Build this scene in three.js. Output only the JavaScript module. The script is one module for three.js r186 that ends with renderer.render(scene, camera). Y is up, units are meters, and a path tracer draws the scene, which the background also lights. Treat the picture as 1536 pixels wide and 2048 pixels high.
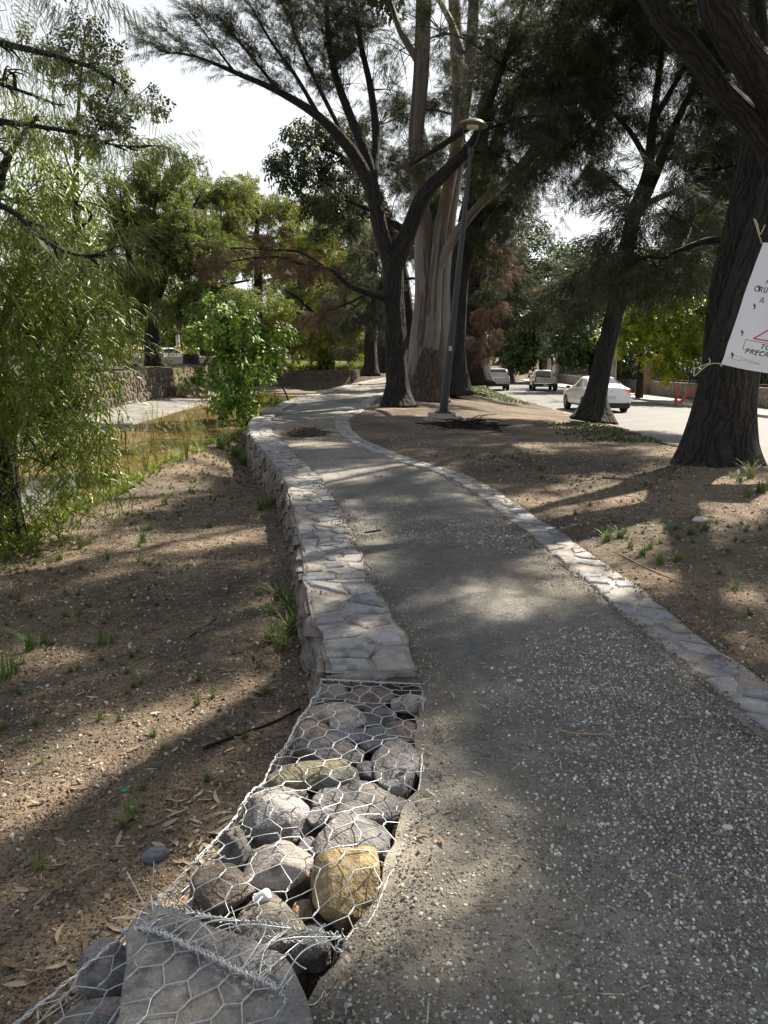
import * as THREE from 'three';
import { mergeGeometries } from 'three/addons/utils/BufferGeometryUtils.js';

// ---------------------------------------------------------------- camera, sky, sun, exposure
const scene = new THREE.Scene();
const F = 1547, PITCH = Math.atan(324 / 1547), EYE = 1.55;      // focal length in photograph pixels, tilt, eye height
const camera = new THREE.PerspectiveCamera(67.0, 768 / 1024, 0.05, 1500);
camera.position.set(0, EYE, 0);
camera.rotation.x = -PITCH;

const renderer = new THREE.WebGLRenderer({ antialias: true });
renderer.setSize(768, 1024);
renderer.toneMapping = THREE.LinearToneMapping;
renderer.toneMappingExposure = 3.2;
renderer.shadowMap.enabled = true;
renderer.shadowMap.type = THREE.PCFSoftShadowMap;

const sunDir = new THREE.Vector3(0.43, 0.743, -0.513).normalize();
{
  const W = 512, H = 256, data = new Float32Array(W * H * 4);
  for (let j = 0; j < H; j++) for (let i = 0; i < W; i++) {
    const el = ((j + 0.5) / H - 0.5) * Math.PI, az = ((i + 0.5) / W - 0.5) * 2 * Math.PI;
    const d = new THREE.Vector3(Math.cos(el) * Math.cos(az), Math.sin(el), Math.cos(el) * Math.sin(az));
    const up = Math.max(0, Math.sin(el)), ang = Math.acos(THREE.MathUtils.clamp(d.dot(sunDir), -1, 1));
    const haze = Math.pow(1 - up, 1.35);
    const glow = 0.45 * Math.exp(-ang * ang / 0.16) + 0.12 * Math.exp(-ang * ang / 0.9);
    let r = 0.06 + 0.345 * haze + glow, g = 0.08 + 0.333 * haze + glow * 0.985, b = 0.115 + 0.305 * haze + glow * 0.95;
    if (el < 0) { r = 0.16; g = 0.15; b = 0.13; }
    data.set([r, g, b, 1], (j * W + i) * 4);
  }
  const sky = new THREE.DataTexture(data, W, H, THREE.RGBAFormat, THREE.FloatType);
  sky.mapping = THREE.EquirectangularReflectionMapping;
  sky.magFilter = sky.minFilter = THREE.LinearFilter;
  sky.needsUpdate = true;
  scene.background = sky;
  scene.environment = sky;
}
const sun = new THREE.DirectionalLight(new THREE.Color().setRGB(1.0, 0.9, 0.74), 5);
sun.position.copy(sunDir).multiplyScalar(80).add(new THREE.Vector3(0, 0, -25));
sun.target.position.set(0, 0, -25);
sun.castShadow = true;
sun.shadow.mapSize.set(4096, 4096);
sun.shadow.radius = 1.2;
Object.assign(sun.shadow.camera, { left: -60, right: 60, top: 60, bottom: -60, near: 1, far: 220 });
scene.add(sun, sun.target);

// ---------------------------------------------------------------- helpers
const V = (x, y, z) => new THREE.Vector3(x, y, z);
function rngOf(seed) { let a = seed >>> 0; return () => { a = (a + 0x6D2B79F5) | 0; let t = Math.imul(a ^ (a >>> 15), 1 | a); t = (t + Math.imul(t ^ (t >>> 7), 61 | t)) ^ t; return ((t ^ (t >>> 14)) >>> 0) / 4294967296; }; }
const lerp = (a, b, t) => a + (b - a) * t, clamp = (x, a, b) => Math.min(b, Math.max(a, x));
const smooth = (a, b, x) => { const t = clamp((x - a) / (b - a), 0, 1); return t * t * (3 - 2 * t); };
function hash3(i, j, k) { let h = Math.imul(i, 374761393) ^ Math.imul(j, 668265263) ^ Math.imul(k, 2147483647 - 1274126177); h = Math.imul(h ^ (h >>> 13), 1274126177); h ^= h >>> 16; h = Math.imul(h, 0x85ebca6b); return ((h ^ (h >>> 15)) >>> 0) / 4294967296; }
function noise3(x, y, z) {
  const i = Math.floor(x), j = Math.floor(y), k = Math.floor(z), f = x - i, g = y - j, h = z - k;
  const u = f * f * (3 - 2 * f), v = g * g * (3 - 2 * g), w = h * h * (3 - 2 * h);
  const L = (a, b, t) => a + (b - a) * t;
  return L(L(L(hash3(i, j, k), hash3(i + 1, j, k), u), L(hash3(i, j + 1, k), hash3(i + 1, j + 1, k), u), v),
    L(L(hash3(i, j, k + 1), hash3(i + 1, j, k + 1), u), L(hash3(i, j + 1, k + 1), hash3(i + 1, j + 1, k + 1), u), v), w) * 2 - 1;
}
const noise2 = (x, y) => noise3(x, y, 7.5);
function fbm2(x, y, o = 4) { let s = 0, a = 0.5; for (let k = 0; k < o; k++) { s += a * noise3(x, y, k * 17.3); x *= 2.03; y *= 2.03; a *= 0.5; } return s; }
// piecewise smooth curve through [d, value] pairs
function curve(tab) {
  return d => {
    if (d <= tab[0][0]) { const [a, b] = tab; return a[1] + (b[1] - a[1]) / (b[0] - a[0]) * (d - a[0]); }
    for (let i = 0; i < tab.length - 1; i++) if (d <= tab[i + 1][0]) {
      const p0 = tab[Math.max(0, i - 1)], p1 = tab[i], p2 = tab[i + 1], p3 = tab[Math.min(tab.length - 1, i + 2)];
      const h = p2[0] - p1[0], t = (d - p1[0]) / h;
      const m1 = i === 0 ? (p2[1] - p1[1]) / h : (p2[1] - p0[1]) / (p2[0] - p0[0]), m2 = i + 2 >= tab.length ? (p2[1] - p1[1]) / h : (p3[1] - p1[1]) / (p3[0] - p1[0]);
      const t2 = t * t, t3 = t2 * t;
      return (2 * t3 - 3 * t2 + 1) * p1[1] + (t3 - 2 * t2 + t) * h * m1 + (-2 * t3 + 3 * t2) * p2[1] + (t3 - t2) * h * m2;
    }
    const n = tab.length, a = tab[n - 2], b = tab[n - 1];
    return b[1] + (b[1] - a[1]) / (b[0] - a[0]) * (d - b[0]);
  };
}
const cp = Math.cos(PITCH), sp = Math.sin(PITCH);
// a point of the place, from where the photograph shows it and its distance ahead in metres
function at(u, v, d) {
  const dx = (u - 768) / F, dy = (1024 - v) / F, t = d / (cp + dy * sp);
  return V(dx * t, EYE + t * (dy * cp - sp), -d);
}
const taken = {};
function numbered(name) { const n = taken[name] = (taken[name] ?? -1) + 1; return n ? `${name}_${String(n).padStart(3, '0')}` : name; }
function tag(o, label, category, group, kind) { if (label) o.userData.label = label; if (category) o.userData.category = category; if (group) o.userData.group = group; if (kind) o.userData.kind = kind; return o; }
function shade(o) { o.castShadow = o.receiveShadow = true; return o; }
function thing(name, label, category, pos, group) { const o = new THREE.Group(); o.name = numbered(name); if (pos) o.position.copy(pos); scene.add(o); return tag(o, label, category, group); }
function part(name, geo, mat, parent) { const m = shade(new THREE.Mesh(geo, mat)); m.name = name; parent.add(m); return m; }
function single(name, geo, mat, label, category, group, kind) { const m = shade(new THREE.Mesh(geo, mat)); m.name = numbered(name); scene.add(m); return tag(m, label, category, group, kind); }
function structure(name, geo, mat) { const m = shade(new THREE.Mesh(geo, mat)); m.name = numbered(name); scene.add(m); m.userData.kind = 'structure'; return m; }
function geoOf(pos, idx, uv, col) {
  const g = new THREE.BufferGeometry();
  g.setAttribute('position', new THREE.Float32BufferAttribute(pos, 3));
  if (uv) g.setAttribute('uv', new THREE.Float32BufferAttribute(uv, 2));
  if (col) g.setAttribute('color', new THREE.Float32BufferAttribute(col, 3));
  if (idx) g.setIndex(idx);
  g.computeVertexNormals();
  return g;
}
function merge(list) { // same attributes, non-indexed where needed
  const gs = list.map(g => g.index ? g.toNonIndexed() : g);
  const names = ['position', 'normal', 'uv'];
  for (const g of gs) { for (const k of Object.keys(g.attributes)) if (!names.includes(k)) g.deleteAttribute(k); if (!g.attributes.uv) g.setAttribute('uv', new THREE.Float32BufferAttribute(new Float32Array(g.attributes.position.count * 2), 2)); }
  return mergeGeometries(gs);
}
function box(w, h, d, x = 0, y = 0, z = 0) { const g = new THREE.BoxGeometry(w, h, d); g.translate(x, y, z); return g; }
function grid(nu, nv, f, uvf, colf) {
  const pos = [], uv = [], idx = [], col = colf ? [] : null;
  for (let j = 0; j <= nv; j++) for (let i = 0; i <= nu; i++) { const p = f(i / nu, j / nv, i, j); pos.push(p.x, p.y, p.z); const t = uvf ? uvf(p, i / nu, j / nv) : [i / nu, j / nv]; uv.push(t[0], t[1]); if (col) col.push(...colf(p, i / nu, j / nv)); }
  for (let j = 0; j < nv; j++) for (let i = 0; i < nu; i++) { const a = j * (nu + 1) + i, b = a + 1, c = a + nu + 1, d = c + 1; idx.push(a, b, d, a, d, c); }
  return geoOf(pos, idx, uv, col);
}
// tapered tube through points [Vector3...] with radii; rough > 0 makes ridged bark
function tube(pts, radii, sides = 8, rough = 0, steps = 6, seed = 1, closed = true) {
  const n = pts.length, cur = n > 2 ? new THREE.CatmullRomCurve3(pts, false, 'centripetal') : null, m = n > 2 ? (n - 1) * steps : 1;
  const P = [], R = [];
  for (let i = 0; i <= m; i++) { const t = i / m; P.push(cur ? cur.getPoint(t) : pts[0].clone().lerp(pts[1], t)); const k = t * (n - 1), a = Math.min(n - 2, Math.floor(k)); R.push(lerp(radii[a], radii[a + 1], k - a)); }
  const pos = [], uv = [], idx = []; let X = null, len = 0; const T = V(), Y = V();
  for (let i = 0; i <= m; i++) {
    T.subVectors(P[Math.min(m, i + 1)], P[Math.max(0, i - 1)]).normalize();
    if (!X) X = Math.abs(T.y) < 0.9 ? V(0, 1, 0).cross(T).normalize() : V(1, 0, 0).cross(T).normalize();
    X.addScaledVector(T, -X.dot(T)).normalize(); Y.crossVectors(T, X);
    if (i) len += P[i].distanceTo(P[i - 1]);
    for (let k = 0; k <= sides; k++) {
      const a = k / sides * Math.PI * 2, ca = Math.cos(a), sa = Math.sin(a);
      let r = R[i];
      if (rough) r *= 1 + rough * (noise3(ca * 2.2 + seed, sa * 2.2, len * 0.35) * 0.9 + noise3(ca * 6 + seed, sa * 6, len * 1.1) * 0.5 + noise3(ca * 2 + seed * 3, sa * 2, len * 3) * 0.25);
      pos.push(P[i].x + (X.x * ca + Y.x * sa) * r, P[i].y + (X.y * ca + Y.y * sa) * r, P[i].z + (X.z * ca + Y.z * sa) * r);
      uv.push(k / sides * 6.283 * Math.max(0.02, radii[0]), len);
    }
  }
  const w = sides + 1;
  for (let i = 0; i < m; i++) for (let k = 0; k < sides; k++) { const a = i * w + k; idx.push(a, a + 1, a + w + 1, a, a + w + 1, a + w); }
  if (closed) for (const [row, flip] of [[0, 1], [m, 0]]) { const c = pos.length / 3; pos.push(P[row].x, P[row].y, P[row].z); uv.push(0, 0); for (let k = 0; k < sides; k++) { const a = row * w + k; flip ? idx.push(c, a + 1, a) : idx.push(c, a, a + 1); } }
  return geoOf(pos, idx, uv);
}
const RGB = (r, g, b) => new THREE.Color().setRGB(r, g, b);

// ---------------------------------------------------------------- textures (tileable)
function periodic(size, cells, seed) { // smooth tileable noise 0..1
  const g = new Float32Array(cells * cells), r = rngOf(seed); for (let i = 0; i < g.length; i++) g[i] = r();
  const out = new Float32Array(size * size);
  for (let y = 0; y < size; y++) { const fy = y / size * cells, j = Math.floor(fy), v0 = fy - j, v = v0 * v0 * (3 - 2 * v0), j1 = (j + 1) % cells;
    for (let x = 0; x < size; x++) { const fx = x / size * cells, i = Math.floor(fx), u0 = fx - i, u = u0 * u0 * (3 - 2 * u0), i1 = (i + 1) % cells;
      out[y * size + x] = lerp(lerp(g[j * cells + i], g[j * cells + i1], u), lerp(g[j1 * cells + i], g[j1 * cells + i1], u), v); } }
  return out;
}
function fbmTile(size, c0, oct, seed, gain = 0.55) { const out = new Float32Array(size * size); let a = 1, t = 0; for (let k = 0; k < oct; k++) { const p = periodic(size, c0 << k, seed + k * 31); for (let i = 0; i < out.length; i++) out[i] += a * p[i]; t += a; a *= gain; } for (let i = 0; i < out.length; i++) out[i] /= t; return out; }
function grains(size, n, r0, r1, seed, put) { const r = rngOf(seed); for (let k = 0; k < n; k++) { const cx = r() * size, cy = r() * size, rad = lerp(r0, r1, Math.pow(r(), 2.5)), asp = 0.6 + 0.8 * r(), th = r() * 3.14, tone = r(), c = Math.cos(th), s = Math.sin(th), R = Math.ceil(rad * 1.5);
  for (let dy = -R; dy <= R; dy++) for (let dx = -R; dx <= R; dx++) { const a = (dx * c + dy * s) / asp, b = -dx * s + dy * c, q = Math.sqrt(a * a + b * b) / rad; if (q < 1) put((((Math.round(cy) + dy) % size + size) % size) * size + ((Math.round(cx) + dx) % size + size) % size, q, tone); } } }
function texOf(size, f, repeat = 1, srgb = true) {
  const d = new Uint8Array(size * size * 4);
  for (let i = 0; i < size * size; i++) { const c = f(i); for (let k = 0; k < 3; k++) { const x = clamp(c[k], 0, 1); d[i * 4 + k] = Math.round(255 * (srgb ? (x <= 0.0031308 ? 12.92 * x : 1.055 * Math.pow(x, 1 / 2.4) - 0.055) : x)); } d[i * 4 + 3] = 255; }
  const t = new THREE.DataTexture(d, size, size); t.wrapS = t.wrapT = THREE.RepeatWrapping; t.magFilter = THREE.LinearFilter; t.minFilter = THREE.LinearMipmapLinearFilter; t.generateMipmaps = true;
  if (srgb) t.colorSpace = THREE.SRGBColorSpace; t.repeat.set(repeat, repeat); t.needsUpdate = true; return t;
}
// soil: brown earth full of crumbs; one tile is 1.6 m
function groundTextures(seed, base, spread, grainList, tile) {
  const S = 1024, low = fbmTile(S, 4, 7, seed, 0.62), mid = fbmTile(S, 24, 5, seed + 99, 0.7);
  const h = new Float32Array(S * S), R = new Float32Array(S * S), G = new Float32Array(S * S), B = new Float32Array(S * S);
  for (let i = 0; i < S * S; i++) { const k = 1 + spread * ((low[i] - 0.5) * 1.6 + (mid[i] - 0.5) * 1.4); R[i] = base[0] * k; G[i] = base[1] * k; B[i] = base[2] * k; h[i] = 0.25 + low[i] * 0.25 + mid[i] * 0.25; }
  grainList.forEach(([n, r0, r1, cols, lift], q) => grains(S, n, r0, r1, seed * 7 + q, (i, dist, tone) => { const c = cols[Math.floor(tone * cols.length) % cols.length], v = 0.8 + 0.4 * ((tone * 37) % 1); const e = 1; R[i] = lerp(R[i], c[0] * v, e); G[i] = lerp(G[i], c[1] * v, e); B[i] = lerp(B[i], c[2] * v, e); h[i] = Math.max(h[i], 0.45 + lift * Math.sqrt(1 - dist * dist)); }));
  return [texOf(S, i => [R[i], G[i], B[i]], 1 / tile), texOf(S, i => [h[i], h[i], h[i]], 1 / tile, false)];
}
const [soilMap, soilBump] = groundTextures(11, [0.088, 0.072, 0.056], 0.9, [
  [16000, 1, 4, [[0.05, 0.036, 0.026], [0.19, 0.145, 0.105], [0.1, 0.075, 0.055], [0.075, 0.056, 0.042]], 0.4],
  [2600, 1, 5, [[0.3, 0.26, 0.2], [0.06, 0.045, 0.035], [0.22, 0.16, 0.11]], 0.45]], 1.6);
const [gravelMap, gravelBump] = groundTextures(23, [0.138, 0.134, 0.125], 0.6, [
  [16000, 1, 3.2, [[0.1, 0.09, 0.078], [0.3, 0.28, 0.25], [0.18, 0.165, 0.145]], 0.3],
  [2600, 1.5, 5, [[0.42, 0.41, 0.38], [0.14, 0.13, 0.12], [0.25, 0.24, 0.22]], 0.5]], 1.5);
const [asphaltMap, asphaltBump] = groundTextures(41, [0.072, 0.072, 0.073], 0.5, [
  [20000, 0.8, 2.2, [[0.045, 0.045, 0.045], [0.12, 0.12, 0.117], [0.075, 0.075, 0.075]], 0.3]], 2.5);
const rockN = fbmTile(512, 4, 7, 77, 0.66), rockN2 = fbmTile(512, 16, 5, 78, 0.75), rockN3 = fbmTile(512, 3, 4, 79, 0.5);
const rockMap = texOf(512, i => { const k = 0.3 + 1.4 * (0.5 * rockN[i] + 0.5 * rockN2[i]) + (rockN2[i] > 0.63 ? 0.2 : 0) - (rockN[i] < 0.38 ? 0.2 : 0); return [k * (0.86 + 0.14 * rockN3[i]), k * 0.9, k * (1 - 0.14 * rockN3[i])].map(x => x * 0.78); });
const rockBump = texOf(512, i => { const k = 0.6 * rockN[i] + 0.4 * rockN2[i]; return [k, k, k]; }, 1, false);
const barkA = fbmTile(512, 8, 5, 55, 0.7);
function barkTex(ridge, seed, dark, lite) { // long vertical ridges
  const S = 512, p = fbmTile(S, 6, 4, seed, 0.6), out = new Float32Array(S * S);
  for (let y = 0; y < S; y++) for (let x = 0; x < S; x++) { const w = p[y * S + x] * 3.2, q = barkA[((y * 1) % S) * S + x]; const s = Math.abs(Math.sin((x / S * ridge + w) * Math.PI)); const brk = smooth(0.35, 0.6, barkA[((y * 2) % S) * S + (x * 2) % S]); out[y * S + x] = clamp(s * (0.55 + 0.45 * brk) * 0.75 + q * 0.3, 0, 1); }
  return [texOf(S, i => { const t = smooth(0.15, 0.85, out[i]); return [0, 1, 2].map(k => lerp(dark[k], lite[k], t) * (0.7 + 0.6 * p[i])); }), texOf(S, i => [out[i], out[i], out[i]], 1, false)];
}
const [barkMap, barkBump] = barkTex(10, 301, [0.005, 0.0045, 0.004], [0.027, 0.024, 0.021]);
const [eucMap, eucBump] = (() => { const S = 512, p = fbmTile(S, 3, 5, 411, 0.6), q = fbmTile(S, 5, 4, 412, 0.6), o = new Float32Array(S * S), w = new Float32Array(S * S);
  for (let y = 0; y < S; y++) for (let x = 0; x < S; x++) { o[y * S + x] = p[y * S + (x * 2) % S]; w[y * S + x] = q[y * S + (x * 4) % S]; }
  return [texOf(S, i => { const t = smooth(0.42, 0.56, o[i]), s = smooth(0.5, 0.58, w[i]); const a = [0.15, 0.1, 0.078], b = [0.165, 0.152, 0.136], c = [0.05, 0.035, 0.027]; return [0, 1, 2].map(k => lerp(lerp(a[k], b[k], t), c[k], s * 0.9) * (0.5 + 0.9 * w[i])); }), texOf(S, i => { const k = 0.5 * o[i] + 0.5 * w[i]; return [k, k, k]; }, 1, false)]; })();
const leafTone = () => null;
const std = (o) => new THREE.MeshStandardMaterial({ roughness: 0.9, ...o });
const M = {
  soil: std({ map: soilMap, bumpMap: soilBump, bumpScale: 0.05, vertexColors: true, roughness: 1 }),
  gravel: std({ map: gravelMap, bumpMap: gravelBump, bumpScale: 0.022, vertexColors: true, roughness: 0.95 }),
  asphalt: std({ map: asphaltMap, bumpMap: asphaltBump, bumpScale: 0.008, roughness: 0.75 }),
  bark: std({ map: (barkMap.repeat.set(0.8, 0.4), barkMap), bumpMap: (barkBump.repeat.set(0.8, 0.4), barkBump), bumpScale: 0.06, roughness: 1 }),
  euc: std({ map: (eucMap.repeat.set(0.3, 0.11), eucMap), bumpMap: (eucBump.repeat.set(0.3, 0.11), eucBump), bumpScale: 0.04, roughness: 0.8 }),
  rock: std({ map: rockMap, bumpMap: rockBump, bumpScale: 0.035, vertexColors: true, roughness: 0.88 }),
  wire: std({ color: RGB(0.47, 0.485, 0.5), metalness: 0.5, roughness: 0.45 }),
};
// ---------------------------------------------------------------- the lie of the land (d = metres ahead of the camera)
const wallX = curve([[-4, -4.2], [0, -1.9], [1.0, -1.2], [1.6, -0.83], [1.97, -0.64], [2.42, -0.48], [3.0, -0.36], [3.47, -0.29], [4.89, -0.51], [5.93, -0.66], [8.02, -0.99], [9.69, -1.32], [12.2, -1.96], [15.3, -2.67], [17.5, -2.98], [21.4, -3.09], [27.5, -2.63], [35.3, -1.55], [43.6, -0.1], [60, 4], [90, 12]]);
const gabX = curve([[-4, -3.4], [0, -1.15], [1.0, -0.5], [1.63, -0.146], [1.95, -0.01], [2.4, 0.107], [2.62, 0.143], [3.0, 0.17], [3.47, 0.19]]);
const CAPW = 0.45, SEAM = 3.47;
const innerX = d => d < SEAM ? gabX(d) + 0.022 * noise2(d * 7, 3) + 0.014 * noise2(d * 19, 6) : wallX(d) + CAPW;
const edgeX = curve([[-4, 1.95], [0, 1.75], [2, 1.62], [3.25, 1.52], [4.4, 1.41], [5.78, 1.28], [8.0, 1.01], [9.69, 0.71], [11.06, 0.12], [13.2, -0.58], [16.3, -1.06], [18.2, -1.13], [20.7, -0.85], [26, -0.5], [30, 0.08], [36, 1.0], [44, 2.6], [60, 6.5], [90, 14.5]]);
const EDGEW = 0.34;
const kerbX = curve([[-6, 5.6], [8, 5.4], [12, 5.25], [14, 5.3], [20, 5.95], [29, 6.9], [45, 7.5], [60, 8.1], [90, 9.7], [140, 13], [260, 25]]);
const roadY = curve([[-6, 0.0], [8, -0.06], [12, -0.12], [14, -0.22], [20, -0.46], [29, -0.87], [45, -1.22], [60, -1.52], [90, -2.05], [140, -2.9], [260, -4.6]]);
const ROADW = 6.8, WALKW = 2.3;
const footY = curve([[-4, -0.24], [1, -0.24], [3.5, -0.21], [6, -0.27], [10, -0.44], [17, -0.72], [25, -0.92], [40, -0.9], [90, -0.9]]);
const crestX = d => d < 16 ? -3.62 : lerp(-3.62, wallX(d) - 0.75, smooth(16, 21, d));
const farEdge = curve([[-30, -9.3], [30, -9.6], [45, -9.3], [50, -8.6], [56, -6.8], [58.5, -2.4], [70, 1.2], [90, 8]]);
const WATER = -1.2;
function landY(x, z) {
  const d = -z, wx = wallX(d), n = fbm2(x * 0.8, z * 0.8, 3);
  if (x > innerX(d) - 0.06) {            // the path and the right hand side
    const ex = edgeX(d) + EDGEW, kx = kerbX(d);
    if (x < ex) return -0.035;
    const k = roadY(d) + 0.1;
    if (x < kx) { const t = clamp((x - ex) / Math.max(0.5, kx - ex), 0, 1), up = 0.02 * smooth(0, 0.08, t);
      return lerp(0, k, t * t * (3 - 2 * t) * 0.75 + t * 0.25) + up + 0.05 * n * smooth(0, 0.25, t) * (1 - smooth(0.8, 1, t)) + 0.012 * fbm2(x * 5, z * 5, 3) * smooth(0, 0.1, t); }
    if (x < kx + ROADW) return roadY(d) - 0.07 - 0.16 * smooth(0, 0.3, x - kx) * (1 - smooth(ROADW - 0.3, ROADW, x - kx)) + 0.1 * (1 - smooth(0, 0.2, x - kx));
    return roadY(d) + 0.06 + 0.4 * smooth(ROADW + WALKW + 2, ROADW + WALKW + 14, x - kx);
  }
  if (x > wx + 0.06) return d < SEAM ? -0.34 : -0.2;                 // beneath basket and wall
  const cx = crestX(d), fe = farEdge(d), fy = footY(d), cy = -0.34 + 0.06 * noise2(d * 0.3, 3.1) - 0.35 * smooth(15, 22, d);
  let y;
  if (x > cx) { const t = clamp((wx + 0.06 - x) / Math.max(0.3, wx - cx), 0, 1); y = lerp(fy, cy, smooth(0, 1, t)) + 0.06 * n * smooth(0, 0.3, t) + 0.03 * fbm2(x * 5, z * 5, 4); }
  else if (x > fe) { const mid = Math.min(1.3, (cx - fe) * 0.45); y = cx - x < mid ? lerp(cy, -1.75, smooth(0, mid, cx - x)) : lerp(-1.75, -1.12, smooth(1.0, 0.0, x - fe)); }
  else { // the far side: apron, then the raised bank
    const b = fe - x; y = -1.12 + 0.1 * smooth(0, 2.6, b) + 0.05 * n;
    if (d > 47.5) y = lerp(y, 0.15, smooth(57.9, 58.6, d) );
    const open = smooth(45.5, 47.5, d), bankEdge = 3.0 + 1.2 * open; y = Math.max(y, lerp(y, 0.5 + 0.25 * n, smooth(bankEdge, bankEdge + 0.35 + 4 * open, b)));
    if (d > 52) y = lerp(y, 0.25, smooth(60, 70, d));
    if (x < -30) y = lerp(y, 1.2, smooth(-30, -60, x));
  }
  return y;
}
{ // ground: one sheet to the horizon
  const line = spec => { const out = [spec[0][0]]; for (const [to, step] of spec.slice(1)) { const from = out[out.length - 1], n = Math.max(1, Math.round((to - from) / step)); for (let i = 1; i <= n; i++) out.push(from + (to - from) * i / n); } return out; };
  const xs = line([[-420], [-60, 24], [-20, 2], [-8, 0.4], [-4.3, 0.14], [4.2, 0.055], [8, 0.15], [22, 0.5], [60, 3], [420, 24]]);
  const ds = line([[-40], [-1, 2], [0.8, 0.3], [9, 0.06], [20, 0.13], [50, 0.33], [100, 1.2], [420, 16]]);
  const pos = [], uv = [], col = [], idx = [], w = xs.length;
  for (const d of ds) for (const x of xs) {
    const y = landY(x, -d); pos.push(x, y, -d); uv.push(x, -d);
    const n = fbm2(x * 0.9 + 40, d * 0.9, 4), m = fbm2(x * 0.25, d * 0.25 + 9, 3);
    let c = [1.12, 1.08, 1.0].map(k => k * (1.0 + 0.5 * n + 0.3 * m));
    const sidesand = smooth(0.1, 0.5, n + 0.3); c = c.map((k, i) => lerp(k * 0.9, k * [1.18, 1.12, 1.08][i], sidesand));
    if (x < crestX(d) - 0.2 && x > farEdge(d)) c = [1.1, 1.0, 0.8];
    if (x < farEdge(d)) { const apron = 1 - smooth(2.6, 3.4, farEdge(d) - x); c = c.map((k, i) => lerp(k * 0.8, [1.9, 2.3, 2.8][i] * (1 + 0.5 * n), apron * (d < 56 ? 1 : 0))); }
    if (x > kerbX(d) + ROADW + WALKW + 0.5) c = c.map((k, i) => k * [0.8, 0.95, 0.8][i]);
    col.push(...c);
  }
  for (let j = 0; j < ds.length - 1; j++) for (let i = 0; i < w - 1; i++) { const a = j * w + i; idx.push(a, a + 1, a + w + 1, a, a + w + 1, a + w); }
  structure('ground', geoOf(pos, idx, uv, col), M.soil);
}
{ // water
  const rip = fbmTile(512, 4, 3, 901, 0.45), ripT = texOf(512, i => [rip[i], rip[i], rip[i]], 1 / 2.4, false);
  const g = grid(8, 100, (u, v) => { const d = lerp(-30, 85, v); return V(lerp(farEdge(d) - 1.2, crestX(d) - 0.15, u), WATER, -d); }, p => [p.x, p.z * 0.6]);
  structure('river_water', g, new THREE.MeshPhysicalMaterial({ color: RGB(0.13, 0.098, 0.042), roughness: 0.03, ior: 1.33, specularIntensity: 1, bumpMap: ripT, bumpScale: 0.006 }));
}
{ // gravel walk between the wall and the edging
  const n = 44, rows = []; for (let d = -3; d < 70;) { rows.push(d); d += d < 9 ? 0.06 : d < 20 ? 0.15 : 0.5; }
  const g = grid(n, rows.length - 1, (u, v, i, j) => { const d = rows[j], a = innerX(d) - 0.03, b = edgeX(d) + 0.03, x = lerp(a, b, u); return V(x, 0.004 + 0.022 * fbm2(x * 1.1, d * 1.1, 3) + 0.01 * fbm2(x * 6, d * 6, 3) - 0.012 * (smooth(0.75, 1, Math.abs(u * 2 - 1))), -d); },
    p => [p.x, p.z], p => { const k = 1 + 0.55 * fbm2(p.x * 1.0 + 3, p.z * 0.5, 5), br = smooth(-0.1, 0.35, fbm2(p.x * 0.8 + 30, p.z * 0.6 + 8, 3)); return [k * lerp(0.98, 1.12, br), k * lerp(0.98, 1.05, br), k * lerp(1, 0.95, br)]; });
  structure('gravel_path', g, M.gravel);
}
{ // road, kerbs, pavement
  const rows = []; for (let d = -6; d < 250;) { rows.push(d); d += d < 60 ? 1 : 5; }
  const g = grid(8, rows.length - 1, (u, v, i, j) => { const d = rows[j]; return V(kerbX(d) + 0.02 + (ROADW - 0.04) * u, roadY(d) + 0.05 * Math.sin(u * Math.PI), -d); }, p => [p.x, p.z]);
  structure('road', g, M.asphalt);
  const conc = std({ map: rockMap, bumpMap: rockBump, bumpScale: 0.004, color: RGB(0.62, 0.55, 0.44) });
  const walk = grid(4, rows.length - 1, (u, v, i, j) => { const d = rows[j]; return V(kerbX(d) + ROADW + 0.17 + (WALKW - 0.17) * u, roadY(d) + 0.1 + 0.015 * noise2(d, u * 5), -d); }, p => [p.x, p.z]);
  structure('pavement', walk, conc);
  const kerbMat = std({ map: rockMap, bumpMap: rockBump, bumpScale: 0.006, color: RGB(0.52, 0.47, 0.4) });
  for (const [nm, off, lo, hi] of [['kerb', -0.15, 6, 120], ['kerb', ROADW, 12, 120]]) {
    const root = new THREE.Group(); root.name = numbered(nm); root.userData.kind = 'structure'; scene.add(root);
    const r = rngOf(off > 0 ? 5 : 9);
    for (let d = lo; d < hi;) { const L = 0.95 + 0.2 * r(), e = d + L - 0.02, top = (off > 0 ? 0.12 : 0.11) + (r() - 0.5) * 0.02, j = (r() - 0.5) * 0.03;
      const q = (dd, x, y) => V(kerbX(dd) + off + x + j, roadY(dd) + y, -dd), ch = 0.02;
      const prof = [[0, -0.1], [0, top - ch], [ch, top], [0.15 - ch, top], [0.15, top - ch], [0.15, -0.1]];
      const gg = grid(5, 1, (u, v, i, k) => q(k ? e : d, prof[i][0], prof[i][1]), p => [p.x, p.z]);
      const cap = []; for (const dd of [d, e]) { const P = prof.map(a => q(dd, a[0], a[1])); for (let i = 1; i < 5; i++) cap.push(...P[0].toArray(), ...P[i].toArray(), ...P[i + 1].toArray()); }
      const cg = geoOf(cap, null, new Array(cap.length / 3 * 2).fill(0.3));
      part('kerb_stone', merge([gg, cg]), kerbMat, root); d += L; if (d > 60) d += 0; }
  }
}
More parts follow.
